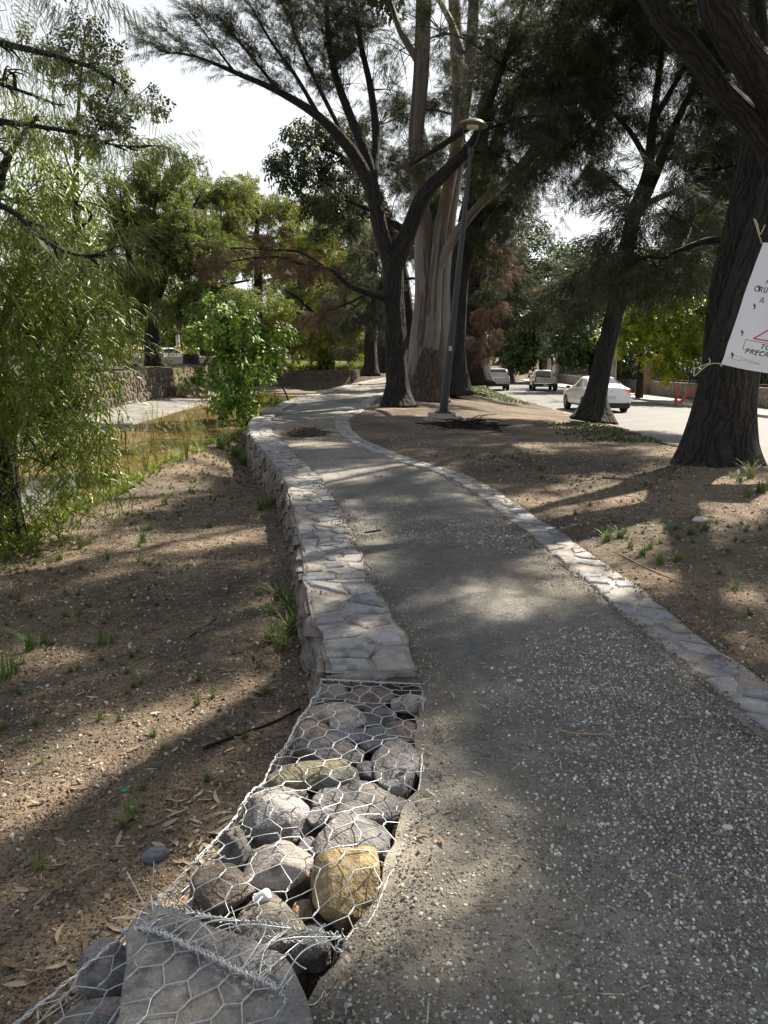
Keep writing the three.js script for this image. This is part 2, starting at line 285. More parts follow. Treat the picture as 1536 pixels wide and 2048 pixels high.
// ---------------------------------------------------------------- crazy paving: irregular stones in a strip len x wid
function paving(len, wid, cell, gap, seed, aspect = 1) {
  const r = rngOf(seed), nu = Math.max(1, Math.round(len / (cell * aspect))), nv = Math.max(1, Math.round(wid / cell)), S = [];
  for (let i = 0; i < nu; i++) for (let j = 0; j < nv; j++) S.push([(i + 0.5 + (r() - 0.5) * 0.85 + (j % 2) * 0.4) * len / nu, (j + 0.5 + (r() - 0.5) * 0.7) * wid / nv]);
  const out = [];
  for (let k = 0; k < S.length; k++) {
    const [cx, cy] = S[k]; let P = [[Math.max(0, cx - 2 * cell * aspect), 0], [Math.min(len, cx + 2 * cell * aspect), 0], [Math.min(len, cx + 2 * cell * aspect), wid], [Math.max(0, cx - 2 * cell * aspect), wid]];
    for (let m = Math.max(0, k - 5 * nv - 5); m < Math.min(S.length, k + 5 * nv + 6) && P.length; m++) { if (m === k) continue; const [ax, ay] = S[m], mx = (ax + cx) / 2, my = (ay + cy) / 2, nx = ax - cx, ny = ay - cy, Q = [];
      for (let i = 0; i < P.length; i++) { const a = P[i], b = P[(i + 1) % P.length], da = (a[0] - mx) * nx + (a[1] - my) * ny, db = (b[0] - mx) * nx + (b[1] - my) * ny; if (da <= 0) Q.push(a); if ((da < 0 && db > 0) || (da > 0 && db < 0)) { const t = da / (da - db); Q.push([lerp(a[0], b[0], t), lerp(a[1], b[1], t)]); } } P = Q; }
    if (P.length < 3) continue;
    let gx = 0, gy = 0; for (const p of P) { gx += p[0] / P.length; gy += p[1] / P.length; }
    const g = gap * (0.6 + 1.1 * r()), Q = [];
    for (let i = 0; i < P.length; i++) { const a = P[i], b = P[(i + 1) % P.length]; for (const [p, j] of [[a, 0.02], [[(a[0] + b[0]) / 2, (a[1] + b[1]) / 2], 0.07]]) { const dx = gx - p[0], dy = gy - p[1], L = Math.hypot(dx, dy) || 1, m = Math.min(0.6, g / L + (r() - 0.3) * j); Q.push([p[0] + dx * m, p[1] + dy * m]); } }
    out.push({ poly: Q, c: [gx, gy], q: r() });
  }
  return out;
}
// stone of a paving, laid on a surface; place(s, t, h) gives the point at height h over the bed
function pavingStone(st, place, h, tilt, rnd) {
  const n = st.poly.length, pos = [], uv = [], C = st.c, top = [], rim = [], low = []; const tx = (rnd() - 0.5) * tilt, ty = (rnd() - 0.5) * tilt, o = rnd() * 9;
  for (const [s, t] of st.poly) { const hh = h + (s - C[0]) * tx + (t - C[1]) * ty + 0.25 * h * (rnd() - 0.5); top.push([place(lerp(s, C[0], 0.16), lerp(t, C[1], 0.16), hh + 0.004), s, t]); rim.push([place(s, t, hh - 0.35 * h), s, t]); low.push([place(s, t, -0.02), s, t]); }
  const c = [place(C[0], C[1], h + 0.004 + 0.2 * h * rnd()), C[0], C[1]];
  const tri = (...ps) => { for (const p of ps) { pos.push(p[0].x, p[0].y, p[0].z); uv.push(p[1] * 1.3 + o, p[2] * 1.3 + o * 0.7); } };
  for (let i = 0; i < n; i++) { const k = (i + 1) % n; tri(c, top[i], top[k]); tri(top[i], rim[i], rim[k]); tri(top[i], rim[k], top[k]); tri(rim[i], low[i], low[k]); tri(rim[i], low[k], rim[k]); }
  const g = geoOf(pos, null, uv); // make faces point out
  const e1 = top[0][0].clone().sub(c[0]), e2 = top[1][0].clone().sub(c[0]), out = place(C[0], C[1], h + 0.1).sub(place(C[0], C[1], h));
  if (e1.cross(e2).dot(out) < 0) { const p = g.attributes.position, q = g.attributes.uv; for (let i = 0; i < p.count; i += 3) { for (const a of [p, q]) for (let k = 0; k < a.itemSize; k++) { const x = a.array[(i + 1) * a.itemSize + k]; a.array[(i + 1) * a.itemSize + k] = a.array[(i + 2) * a.itemSize + k]; a.array[(i + 2) * a.itemSize + k] = x; } } g.computeVertexNormals(); }
  return g;
}
const stoneTones = [[0.3, 0.31, 0.315], [0.23, 0.255, 0.265], [0.34, 0.335, 0.32], [0.33, 0.31, 0.295], [0.26, 0.27, 0.275], [0.37, 0.365, 0.355], [0.29, 0.275, 0.25], [0.28, 0.29, 0.295]].map(c => std({ map: rockMap, bumpMap: rockBump, bumpScale: 0.012, color: RGB(c[0] * 1.05, c[1] * 1.05, c[2] * 1.05), roughness: 0.82 }));
const wallTones = [[0.22, 0.19, 0.16], [0.19, 0.17, 0.15], [0.25, 0.22, 0.19], [0.17, 0.16, 0.15], [0.22, 0.18, 0.15]].map(c => std({ map: rockMap, bumpMap: rockBump, bumpScale: 0.015, color: RGB(...c), roughness: 0.95 }));
const mortar = std({ map: rockMap, bumpMap: rockBump, bumpScale: 0.006, color: RGB(0.33, 0.31, 0.275), roughness: 0.95 });
// length along a curve: s -> d
function along(f, d0, d1) { const T = [[0, d0]]; let s = 0; for (let d = d0; d < d1; d += 0.05) { s += Math.hypot(0.05, f(d + 0.05) - f(d)); T.push([s, d + 0.05]); } const L = s; return { L, d: q => { let lo = 0, hi = T.length - 1; while (hi - lo > 1) { const m = (lo + hi) >> 1; T[m][0] > q ? hi = m : lo = m; } return lerp(T[lo][1], T[hi][1], clamp((q - T[lo][0]) / (T[hi][0] - T[lo][0]), 0, 1)); } }; }
function layStones(root, stones, place, h, mats, seed, cut, tilt = 0.12, name = 'stone') { // the first ones as parts, the rest joined
  const r = rngOf(seed), rest = [];
  stones.forEach((st, k) => { const g = pavingStone(st, place, h * (0.5 + r()), tilt, r); if (k < cut) part(name, g, mats[Math.floor(st.q * mats.length) % mats.length], root); else rest.push(g); });
  if (rest.length) tag(part('far_stones', merge(rest), mats[2 % mats.length], root), null, null, null, 'stuff');
}
{ // retaining wall on the river side of the path
  const root = thing('stone_retaining_wall', 'long curving rubble stone retaining wall with flat capstones left of the gravel path', 'wall');
  const A = along(wallX, SEAM + 0.02, 44), side = d => { const e = 0.05, dx = (wallX(d + e) - wallX(d - e)) / (2 * e), L = Math.hypot(1, dx); return [1 / L, dx / L]; };
  const TOP = 0.03, batter = 0.05, rag = d => 0.02 * noise2(d * 2.1, 1) + 0.018 * noise2(d * 6, 5);
  const capP = (s, t, h) => { const d = A.d(s), [nx, nz] = side(d); return V(wallX(d) + nx * (t + (t < 0.06 ? rag(d) : t > CAPW - 0.06 ? 0.03 * noise2(d * 5, 8) + 0.015 * noise2(d * 13, 4) : 0)), TOP + h + 0.012 * noise2(d * 1.3, t * 4), -d + nz * t); };
  const faceP = (s, t, h) => { const d = A.d(s), [nx, nz] = side(d), H = TOP - footY(d) + 0.1, o = -h - batter * t - 0.0 + rag(d); return V(wallX(d) + nx * o, TOP - t * H, -d + nz * o); };
  const N = 260, ss = i => A.L * Math.pow(i / N, 1.25);
  const top = grid(6, N, (u, v, i, j) => capP(ss(j), CAPW * u, (0.006 * noise2(ss(j) * 7, u * 5)) - 0.006 * smooth(0.8, 1, u)), (p, u, v) => [CAPW * u, A.L * v]);
  const face = grid(4, N, (u, v, i, j) => faceP(ss(j), u, 0.012 * noise2(ss(j) * 6, u * 6)), (p, u, v) => [u, A.L * v]);
  const inner = grid(1, N, (u, v, i, j) => capP(ss(j), CAPW, -0.2 * u), (p, u, v) => [u, v]);
  const end = grid(12, 6, (u, v) => { const a = capP(0, CAPW * u, 0); a.z += 0.03 * noise2(u * 5, v * 4) - 0.03 * v; return a.setY(a.y - v * 0.35); }, (p) => [p.x, p.y]);
  layStones(root, paving(CAPW, 0.3, 0.13, 0.02, 65, 1.2), (s, t, h) => { const a = capP(0, s, 0); return V(a.x, a.y - 0.02 - t, a.z - 0.01 + h); }, 0.03, wallTones, 66, 40, 0.2, 'end_stone');
  part('mortar_body', merge([top, face, inner, end]), mortar, root);
  const big = paving(1.5, CAPW - 0.02, 0.21, 0.018, 68, 1.05).filter(s => s.q < 0.96), small = paving(A.L - 1.5, CAPW - 0.02, 0.15, 0.016, 61, 1.3).filter(s => s.q < 0.9);
  for (const s of small) { s.c[0] += 1.5; for (const p of s.poly) p[0] += 1.5; }
  layStones(root, [...big, ...small], (s, t, h) => capP(s, t + 0.005, h), 0.008, stoneTones, 62, 300, 0.05, 'capstone');
  layStones(root, paving(A.L, 1, 0.36, 0.03, 63, 0.62), (s, t, h) => faceP(s, t, h), 0.025, wallTones, 64, 150, 0.2, 'face_stone');
}
{ // flush stone edging on the right of the path
  const root = thing('stone_edging', 'flush band of flat paving stones set in mortar along the right edge of the path', 'edging');
  const A = along(edgeX, 1.2, 36), P = (s, t, h) => { const d = A.d(s), e = 0.05, dx = (edgeX(d + e) - edgeX(d - e)) / (2 * e), L = Math.hypot(1, dx); return V(edgeX(d) + t / L + 0.03 * noise2(d * 2, 2) + (t < 0.02 || t > EDGEW - 0.02 ? 0.025 * noise2(d * 9, t * 9) : 0), 0.006 + h + 0.012 * noise2(d * 1.1, t * 3), -d + dx / L * t); };
  part('mortar_bed', merge([grid(6, 240, (u, v) => P(A.L * v, EDGEW * u, -0.012 * smooth(0.7, 1, Math.abs(2 * u - 1)) + 0.004 * noise2(v * 200, u * 5)), (p, u, v) => [EDGEW * u, A.L * v]), grid(1, 240, (u, v) => P(A.L * v, 0, -0.012 - 0.08 * u)), grid(1, 240, (u, v) => P(A.L * v, EDGEW, -0.012 - 0.08 * u))]), mortar, root);
  layStones(root, paving(A.L, EDGEW - 0.03, 0.14, 0.02, 71, 1.35).filter(s => s.q < 0.86), (s, t, h) => P(s, t + 0.012, h), 0.007, stoneTones, 72, 260, 0.05, 'paving_stone');
}
// ---------------------------------------------------------------- the wire baskets and their stones
function groundAt(u, v, y) { const dx = (u - 768) / F, dy = (1024 - v) / F, k = dy * cp - sp, t = (y - EYE) / k; return { p: V(dx * t, y, -t * (cp + dy * sp)), t, a: Math.atan(-k / (cp + dy * sp)) }; }
const leafMat = (r, g, b, tr = 0.35, rough = 0.6) => new THREE.MeshPhysicalMaterial({ color: RGB(r, g, b), roughness: rough, transmission: tr, thickness: 0, side: THREE.DoubleSide, specularIntensity: 0.5 });
const ico = new THREE.IcosahedronGeometry(1, 11), icoLow = new THREE.IcosahedronGeometry(1, 4);
const boulders = [];
function boulder(u, v, rw, rh, turn, col, label, o = {}) {
  const y = o.y ?? -0.045, { p, t, a } = groundAt(u, v, y), hm = rh * t / F, rx = rw * t / F * (o.wide ?? 1.0), ry = o.ry ?? hm * 0.78;
  const rz = o.rz ?? Math.max(hm * 0.7, Math.sqrt(Math.max(0, hm * hm - Math.pow(ry * Math.cos(a), 2))) / Math.sin(a)), seed = o.seed ?? (u * 13 + v * 7), e = o.pow ?? 2.5;
  const c = Math.cos(turn), s = Math.sin(turn), src = (o.name ? icoLow : ico).attributes.position, pos = [], uv = [], cl = [], q = V();
  const cuts = []; const r = rngOf(seed); for (let k = 0; k < (o.cuts ?? 3) + 4; k++) { const n = V(r() - 0.5, (r() - 0.3) * 1.1, r() - 0.5).normalize(); cuts.push([n, 0.66 + 0.22 * r()]); }
  for (let i = 0; i < src.count; i++) {
    q.fromBufferAttribute(src, i); const nrm = Math.pow(Math.abs(q.x) ** e + Math.abs(q.y) ** e + Math.abs(q.z) ** e, 1 / e); q.divideScalar(nrm);
    if (o.flat) q.y = q.y > 0 ? Math.min(q.y, o.flat) / o.flat * (1 - 0.06 * Math.max(0, q.y - o.flat)) : q.y;
    if (o.plan) { const th = Math.atan2(q.z, q.x), k = o.plan(th); q.x *= k; q.z *= k; }
    for (const [n, lim] of cuts) { const over = q.dot(n) - lim; if (over > 0) q.addScaledVector(n, -over * 0.8); }
    const f = 1 + 0.07 * noise3(q.x * 1.6 + seed, q.y * 1.6, q.z * 1.6) + 0.03 * noise3(q.x * 5 + seed, q.y * 5, q.z * 5) + 0.013 * noise3(q.x * 13 + seed, q.y * 13, q.z * 13); q.multiplyScalar(f);
    const X = q.x * rx, Y = q.y * ry, Z = q.z * rz; pos.push(X * c + Z * s, Y, -X * s + Z * c);
    const tone = 1 + 0.22 * noise3(q.x * 2 + seed, q.y * 2, q.z * 2) + 0.14 * noise3(q.x * 7, q.y * 7 + seed, q.z * 7); cl.push(col[0] * tone, col[1] * tone, col[2] * tone * (1 - 0.05 * noise3(q.x * 3, q.y * 3, q.z * 3 + seed)));
      }
  for (let i = 0; i < pos.length / 3; i += 3) { const a = V(pos[i * 3], pos[i * 3 + 1], pos[i * 3 + 2]), b = V(pos[i * 3 + 3], pos[i * 3 + 4], pos[i * 3 + 5]), e = V(pos[i * 3 + 6], pos[i * 3 + 7], pos[i * 3 + 8]), n = b.clone().sub(a).cross(e.clone().sub(a)); const ax = Math.abs(n.y) > Math.max(Math.abs(n.x), Math.abs(n.z)) * 0.8 ? 1 : Math.abs(n.x) > Math.abs(n.z) ? 0 : 2; for (const k of [a, b, e]) uv.push((ax === 0 ? k.z : k.x) * 3.1 + seed * 0.37, (ax === 1 ? k.z : k.y) * 3.1 + seed * 0.11); }
  let g = geoOf(pos, null, uv, cl); { const g2 = g; const key = new Map(), N = g2.attributes.position, acc = []; const id = []; for (let i = 0; i < N.count; i++) { const kk = `${N.getX(i).toFixed(4)},${N.getY(i).toFixed(4)},${N.getZ(i).toFixed(4)}`; let m = key.get(kk); if (m === undefined) { m = acc.length; key.set(kk, m); acc.push(V()); } id.push(m); acc[m].add(V(g2.attributes.normal.getX(i), g2.attributes.normal.getY(i), g2.attributes.normal.getZ(i))); } acc.forEach(n => n.normalize()); for (let i = 0; i < N.count; i++) g2.attributes.normal.setXYZ(i, acc[id[i]].x, acc[id[i]].y, acc[id[i]].z); }
  const m = single(o.name ?? 'river_stone', g, M.rock, label, 'stone', 'stones in the wire baskets'); m.position.copy(p);
  boulders.push({ x: p.x, y, z: p.z, rx: rx * (o.env ?? 0.94), ry: ry * 0.97, rz: rz * (o.env ?? 0.94), c, s });
  return m;
}
const GY = [0.27, 0.27, 0.26], DK = [0.16, 0.16, 0.165], TAN = [0.36, 0.33, 0.28], BRN = [0.25, 0.205, 0.165], RED = [0.24, 0.185, 0.17], OLV = [0.22, 0.2, 0.125], BLU = [0.22, 0.23, 0.245], CRM = [0.47, 0.44, 0.4];
{
  const poly = [[306, 1850], [330, 1846], [420, 1872], [520, 1928], [606, 1988], [622, 2050], [600, 2130], [520, 2200], [330, 2200], [250, 2120], [248, 2050], [268, 1940]].map(([u, v]) => groundAt(u, v, 0.0).p), cen = poly.reduce((a, p) => a.add(p), V()).divideScalar(poly.length), K = poly.map(p => [(Math.atan2(p.z - cen.z, p.x - cen.x) + 6.2832) % 6.2832, Math.hypot(p.x - cen.x, p.z - cen.z)]).sort((p, q) => p[0] - q[0]);
  const planR = th => { const t = (th + 6.2832) % 6.2832; for (let i = 0; i < K.length; i++) { const p = K[i], q = K[(i + 1) % K.length], q0 = q[0] + (i === K.length - 1 ? 6.2832 : 0), tt = t < K[0][0] && i === K.length - 1 ? t + 6.2832 : t; if (tt >= p[0] && tt <= q0) return lerp(p[1], q[1], (tt - p[0]) / (q0 - p[0])); } return K[0][1]; };
  const cu = 768 + F * cen.x / (-cen.z * cp + EYE * sp + 0.07 * sp), cvv = 1024 + F * Math.tan(Math.atan((EYE + 0.07) / -cen.z) - PITCH), tt = groundAt(cu, cvv, -0.07).t;
  const px = F / tt; // one metre in pixels there
  { const m = boulder(cu, cvv, px, px, 0, [0.29, 0.28, 0.26], 'huge flat grey wedge shaped boulder filling the nearest wire basket', { plan: planR, pow: 4.5, flat: 0.55, ry: 0.1, rz: 1, y: -0.07, cuts: -4, env: 0.94, wide: 1.0 }); const w = boulders[boulders.length - 1]; w.plan = planR; }
  boulder(214, 1958, 54, 72, 0.5, [0.22, 0.22, 0.22], 'tall dark grey stone with a pale streak left of the huge wedge boulder', { y: -0.09 });
  boulder(188, 2052, 74, 46, 0.2, [0.29, 0.28, 0.26], 'rounded pale grey stone at the bottom edge left of the wedge boulder', { y: -0.06 });
  boulder(230, 2013, 30, 17, 0.2, [0.36, 0.29, 0.27], 'small reddish stone chip wedged beside the huge wedge boulder', { y: -0.03, cuts: 5 });
  boulder(262, 1985, 16, 30, 0, DK, 'narrow dark stone squeezed against the left side of the wedge boulder', { y: -0.1 });
  boulder(448, 1778, 66, 50, 0.15, BRN.map(k => k * 0.95), 'brownish rounded stone at the left near corner of the far basket');
  boulder(557, 1737, 70, 56, -0.1, [0.4, 0.37, 0.33], 'pale cream grey cobble with a dark pit beside the ochre boulder', { pow: 3, cuts: 5 });
  boulder(699, 1778, 76, 68, 0.12, [0.42, 0.32, 0.16], 'ochre yellow boulder at the right edge of the wire basket', { pow: 3.2, ry: 0.1, y: -0.05 });
  boulder(538, 1846, 66, 50, 0.75, [0.35, 0.31, 0.25], 'tan slanted stone in the open gap between the two baskets', { pow: 3.2, y: -0.06, cuts: 5 });
  boulder(617, 1888, 38, 44, 0.3, [0.24, 0.235, 0.22], 'angular grey stone low in the gap between the two baskets', { y: -0.11, cuts: 6, pow: 4 });
  boulder(606, 1822, 22, 22, 0, [0.45, 0.34, 0.2], 'small tan brown stone beside the slanted stone in the gap', { y: -0.1 });
  boulder(688, 1934, 17, 22, 0.3, [0.4, 0.38, 0.35], 'small grey stone on the soil at the broken basket corner', { y: -0.03 });
  boulder(552, 1643, 70, 50, 0.2, GY, 'smooth grey boulder with a dark crack left of centre in the basket', { ry: 0.08 });
  boulder(703, 1680, 78, 52, -0.05, [0.21, 0.21, 0.205], 'large dark grey boulder with a chipped front edge above the ochre one', { pow: 3, cuts: 5 });
  boulder(722, 1609, 96, 45, -0.12, [0.21, 0.205, 0.195], 'wide brown grey slab of stone crossing the middle of the basket', { y: -0.06 });
  boulder(638, 1637, 34, 20, -0.1, DK.map(k => k * 1.2), 'small oval grey stone between two big grey boulders');
  boulder(558, 1592, 58, 19, 0.15, [0.25, 0.245, 0.23], 'thin flat stone slab at the left edge of the basket', { y: -0.03 });
  boulder(617, 1547, 84, 30, 0.12, OLV, 'long olive brown stone lying across the left half of basket', { y: -0.04 });
  boulder(676, 1556, 44, 26, 0.5, [0.22, 0.22, 0.19], 'lumpy olive grey stone in front of the long olive stone', { y: -0.03, cuts: 5 });
  boulder(796, 1535, 52, 56, 0.15, [0.27, 0.265, 0.26], 'broad flat grey slab with a pebble on it at the right side', { ry: 0.06, y: -0.04 });
  boulder(660, 1505, 72, 33, -0.1, [0.19, 0.178, 0.18], 'purplish dark grey boulder behind the long olive stone', { y: -0.05 });
  boulder(705, 1472, 52, 24, 0, BLU, 'blue grey oval stone left of a matching blue grey stone');
  boulder(756, 1480, 42, 24, 0.1, BLU.map(k => k * 0.95), 'blue grey stone just right of the blue grey oval one');
  boulder(627, 1471, 36, 32, 0.3, BRN, 'round brown stone at the left edge behind the purplish boulder');
  boulder(668, 1426, 56, 24, -0.05, TAN, 'long beige stone near the back of the basket', { y: -0.03 });
  boulder(696, 1444, 37, 23, 0.1, [0.33, 0.315, 0.285], 'pale grey oval stone in front of the long beige stone', { y: -0.02 });
  boulder(752, 1439, 42, 27, 0.1, DK, 'dark charcoal stone right of the pale grey oval stone', { y: -0.04 });
  boulder(808, 1464, 42, 27, -0.1, RED, 'reddish brown stone at the right edge half sunk in gravel', { y: -0.05 });
  boulder(668, 1387, 36, 25, 0.3, GY.map(k => k * 0.85), 'pointed grey stone in the back left corner of the basket', { y: -0.05 });
  boulder(742, 1398, 48, 27, -0.05, RED.map(k => k * 1.05), 'maroon tinted boulder in the middle of the back row', { y: -0.05 });
  boulder(818, 1406, 36, 20, -0.2, CRM, 'cream white stone in the back right corner of the basket', { y: -0.03 });
  boulder(717, 1368, 34, 13, 0, DK, 'dark stone half hidden below the wall end', { y: -0.07 });
  boulder(470, 1702, 32, 44, 0.6, [0.15, 0.145, 0.135], 'dark upright slab at the left side of the far basket', { y: -0.09 });
  boulder(617, 1700, 22, 24, 0, DK.map(k => k * 1.1), 'small grey stone tucked right of the cream cobble', { y: -0.08 });
  boulder(783, 1588, 44, 22, 0.2, BRN.map(k => k * 0.9), 'brown grey stone under the right end of the wide slab', { y: -0.08 });
  boulder(734, 1543, 22, 24, 0.2, DK, 'small dark stone left of the broad flat slab', { y: -0.06 });
  const rb = rngOf(404); let n = 0;
  for (let k = 0; k < 70; k++) { const d = lerp(1.25, 3.4, rb()), x = lerp(wallX(d) + 0.06, gabX(d) - 0.07, rb()); const t = d * cp + EYE * sp, p = V(x, 0, -d); const dx = x / t, u = 768 + dx * F, c = [GY, DK, BRN, BLU][Math.floor(rb() * 4)].map(q => q * 0.85); // lower layer of fill
    const v = 1024 + F * Math.tan(Math.atan((EYE + 0.17) / d) - PITCH), w = (0.045 + 0.04 * rb()) * F / t; boulder(u, v, w, w * 0.6, rb() * 3, c, 'dark fill stone deep in the wire basket under the top layer', { y: -0.14 - 0.03 * rb(), seed: 900 + k, cuts: 2, name: 'fill_stone' }); if (++n > 60) break; }
}
function envelope(x, z) { let y = -0.12; for (const b of boulders) { const dx = x - b.x, dz = z - b.z, X = (dx * b.c - dz * b.s) / b.rx, Z = (dx * b.s + dz * b.c) / b.rz; if (b.plan) { const rr = Math.hypot(dx, dz) / b.plan(Math.atan2(dz, dx)); if (rr < 1) y = Math.max(y, b.y + b.ry * Math.pow(1 - rr ** 8, 1 / 6)); continue; } const q = Math.pow(Math.abs(X), 2.5) + Math.pow(Math.abs(Z), 2.5); if (q < 1) y = Math.max(y, b.y + b.ry * Math.pow(1 - q, 1 / 2.5)); } return y; }
function basketSurface(sag) { // (d, b) -> point on the net; b is metres across from the left edge, < 0 hangs down the left side
  return (d, b, off = 0) => {
    const L = wallX(d) - 0.015, R = gabX(d), W = R - L; let x = L + clamp(b, 0, W), y;
    const ring = []; for (const [ex, ez] of [[0, 0], [0.03, 0], [-0.03, 0], [0, 0.03], [0, -0.03], [0.055, 0.03], [-0.055, -0.03]]) ring.push(envelope(x + ex, -d + ez));
    ring.sort((p, q) => q - p); y = Math.max(ring[0] * 0.75 + ring[2] * 0.25, -0.02 + sag * noise2(d * 4, b * 5)) + 0.006;
    const el = smooth(0.1, 0.0, clamp(b, 0, W)), er = smooth(0.1, 0, W - clamp(b, 0, W)); y = lerp(y, Math.min(y, 0.015), el); y = lerp(y, Math.min(y, 0.016), er);
    if (b < 0) { x = L + b * 0.25 - 0.012 * noise2(d * 7, b * 9) + 0.02 * Math.sin(d * 23) * smooth(0, -0.2, b); y += b * 0.97; }
    if (b > W) { x = R + (b - W) * 0.4; y -= (b - W) * 0.75; }
    return V(x, y + off, -d);
  };
}
function netting(d0, d1, skew, seed, sag, parent) {
  const S = basketSurface(sag), col = 0.049, tw = 0.042, dg = 0.031, pitch = tw + dg, wires = [], b0 = -0.27, n = Math.ceil((0.8 + 0.3) / col), rows = Math.ceil((d1 - d0) / pitch);
  const jit = (i, r, k) => (hash3(i + 50, r + 50, k + seed) - 0.5);
  for (let k = 0; k < n; k++) {
    const pts = [];
    for (let r = 0; r <= rows; r++) {
      const right = (k + r) % 2 === 0, pair = right ? k : k - 1, side = right ? -1 : 1;
      const bc = b0 + (pair + 0.5) * col + jit(pair, r, 1) * 0.022, dc = d0 + r * pitch + jit(pair, r, 2) * 0.024;
      for (const [q, f] of [[0, 1], [0.25, 0], [0.5, -1], [0.75, 0], [1, 1]]) { const dd = dc + q * tw, b = bc + side * f * 0.0022; const W = gabX(dd) - wallX(dd); const d = dd - skew * clamp(b, 0, W) / 0.6; pts.push(S(d, b, (f === 0 ? side * (q < 0.5 ? 1 : -1) * 0.002 : 0))); if (b > W + 0.05) { pts.drop = true; } }
      if (pts.drop) { if (pts.length > 10) { wires.push(pts.slice(0, -5)); } pts.length = 0; pts.drop = false; }
    }
    if (pts.length > 5) wires.push(pts);
  }
  return merge(wires.map(p => tube(p, p.map(() => 0.00165), 5, 0, 2, 1, false)));
}
function twine(pts, r, parent, turns, amp) { // a stiff edge wire with a thinner one wound round it
  const c = new THREE.CatmullRomCurve3(pts, false, 'centripetal'), N = Math.round(turns * 8), P = [], Q = [], A = V(0, 1, 0);
  for (let i = 0; i <= N; i++) { const t = i / N, p = c.getPoint(t), T = c.getTangent(t), X = A.clone().cross(T).normalize(), Y = T.clone().cross(X), a = i / 8 * 6.283; P.push(p.clone().addScaledVector(Y, 0.003 * Math.sin(i * 1.7))); Q.push(p.clone().addScaledVector(X, Math.cos(a) * amp).addScaledVector(Y, Math.sin(a) * amp)); }
  return merge([tube(P, P.map(() => r), 6, 0, 1, 1, false), tube(Q, Q.map(() => r * 0.75), 5, 0, 1, 1, false)]);
}
{
  const r = rngOf(515);
  const far = thing('wire_basket', 'long galvanised hexagonal wire basket over river stones at the end of the wall', 'wire basket', null, 'wire baskets of stones');
  part('netting', netting(1.9, 3.5, 0.08, 3, 0.012, far), M.wire, far);
  const S = basketSurface(0.01), left = [], right = [], back = [], front = [];
  for (let d = 1.86; d <= 3.46; d += 0.08) { left.push(S(d, 0.01, 0.004).add(V(-0.006 * r(), 0.006 * r(), 0))); right.push(S(d, gabX(d) - wallX(d) + 0.01, 0.002)); }
  for (let k = 0; k <= 8; k++) { back.push(S(3.45, lerp(0, 0.56, k / 8), 0.012).setY(0.012 - 0.03 * k / 8)); front.push(S(lerp(1.93, 1.8, k / 8), lerp(0, 0.62, k / 8), 0.012 + 0.014 * r())); }
  part('edge_wire', merge([twine(left, 0.0022, far, 26, 0.005), twine(right, 0.0016, far, 16, 0.003)]), M.wire, far);
  part('edge_wire', twine(back, 0.0026, far, 16, 0.004), M.wire, far);
  part('edge_wire', merge([twine(front, 0.003, far, 16, 0.007), twine(front.map(p => p.clone().add(V(0.01, 0.012 * r() - 0.012, 0.03 + 0.03 * r()))), 0.0024, far, 12, 0.006)]), M.wire, far);
  const extra = []; for (let k = 0; k < 3; k++) { const P = []; for (let d = 1.8; d <= 3.4; d += 0.1) { P.push(S(d, -0.02 - 0.06 * k + 0.03 * noise2(d * 3, k * 9), 0.004 + 0.006 * r())); } extra.push(tube(P, P.map(() => 0.0017), 5, 0, 3, 1, false)); }
  part('side_wire', merge(extra), M.wire, far);
  const near = thing('wire_basket', 'nearest galvanised wire basket stretched over the huge wedge boulder', 'wire basket', null, 'wire baskets of stones');
  part('netting', netting(0.75, 1.83, 0.24, 8, 0.01, near), M.wire, near);
  const ridge = [], nl = [], nr = [];
  for (let k = 0; k <= 9; k++) ridge.push(S(lerp(1.84, 1.585, k / 9), lerp(-0.01, 0.6, k / 9), 0.01 + 0.006 * r()));
  for (let d = 0.75; d <= 1.86; d += 0.09) { nl.push(S(d, 0.01, 0.006 * r())); if (d < 1.62) nr.push(S(d, gabX(d) - wallX(d) + 0.0, 0.004)); }
  part('edge_wire', merge([twine(ridge, 0.003, near, 20, 0.006), twine(ridge.map(p => p.clone().add(V(0, -0.006, -0.014))), 0.0022, near, 14, 0.004)]), M.wire, near);
  part('edge_wire', twine(nl, 0.0023, near, 18, 0.005), M.wire, near);
  part('edge_wire', twine(nr, 0.0023, near, 12, 0.005), M.wire, near);
  const side = []; for (let k = 0; k < 5; k++) { const P = []; for (let d = 0.9; d <= 1.84; d += 0.1) P.push(S(d, -0.015 - 0.05 * k + 0.03 * noise2(d * 4, k * 7 + 2), 0.008 * r())); side.push(tube(P, P.map(() => 0.0017), 5, 0, 3, 1, false)); }
  part('side_wire', merge(side), M.wire, near);
  // loose ends bristling in the gap between the two baskets
  const ends = []; for (let k = 0; k < 46; k++) { const t = Math.pow(r(), 0.7), a = front[Math.floor(t * 7.9)].clone().lerp(ridge[Math.floor(t * 8.9)], r() < 0.5 ? 0.9 * r() : r()); a.y += 0.01 * r(); const l = 0.03 + 0.09 * r(), dir = V(r() - 0.45, r() * 0.75 - 0.2, r() - 0.5).normalize(), bend = V(r() - 0.5, r() * 0.4 - 0.3, r() - 0.5).multiplyScalar(0.6); const P = []; for (let i = 0; i <= 4; i++) P.push(a.clone().addScaledVector(dir, l * i / 4).addScaledVector(bend, l * (i / 4) ** 2)); ends.push(tube(P, P.map(() => 0.0013 + 0.0006 * (k % 2)), 5, 0, 2, 1)); }
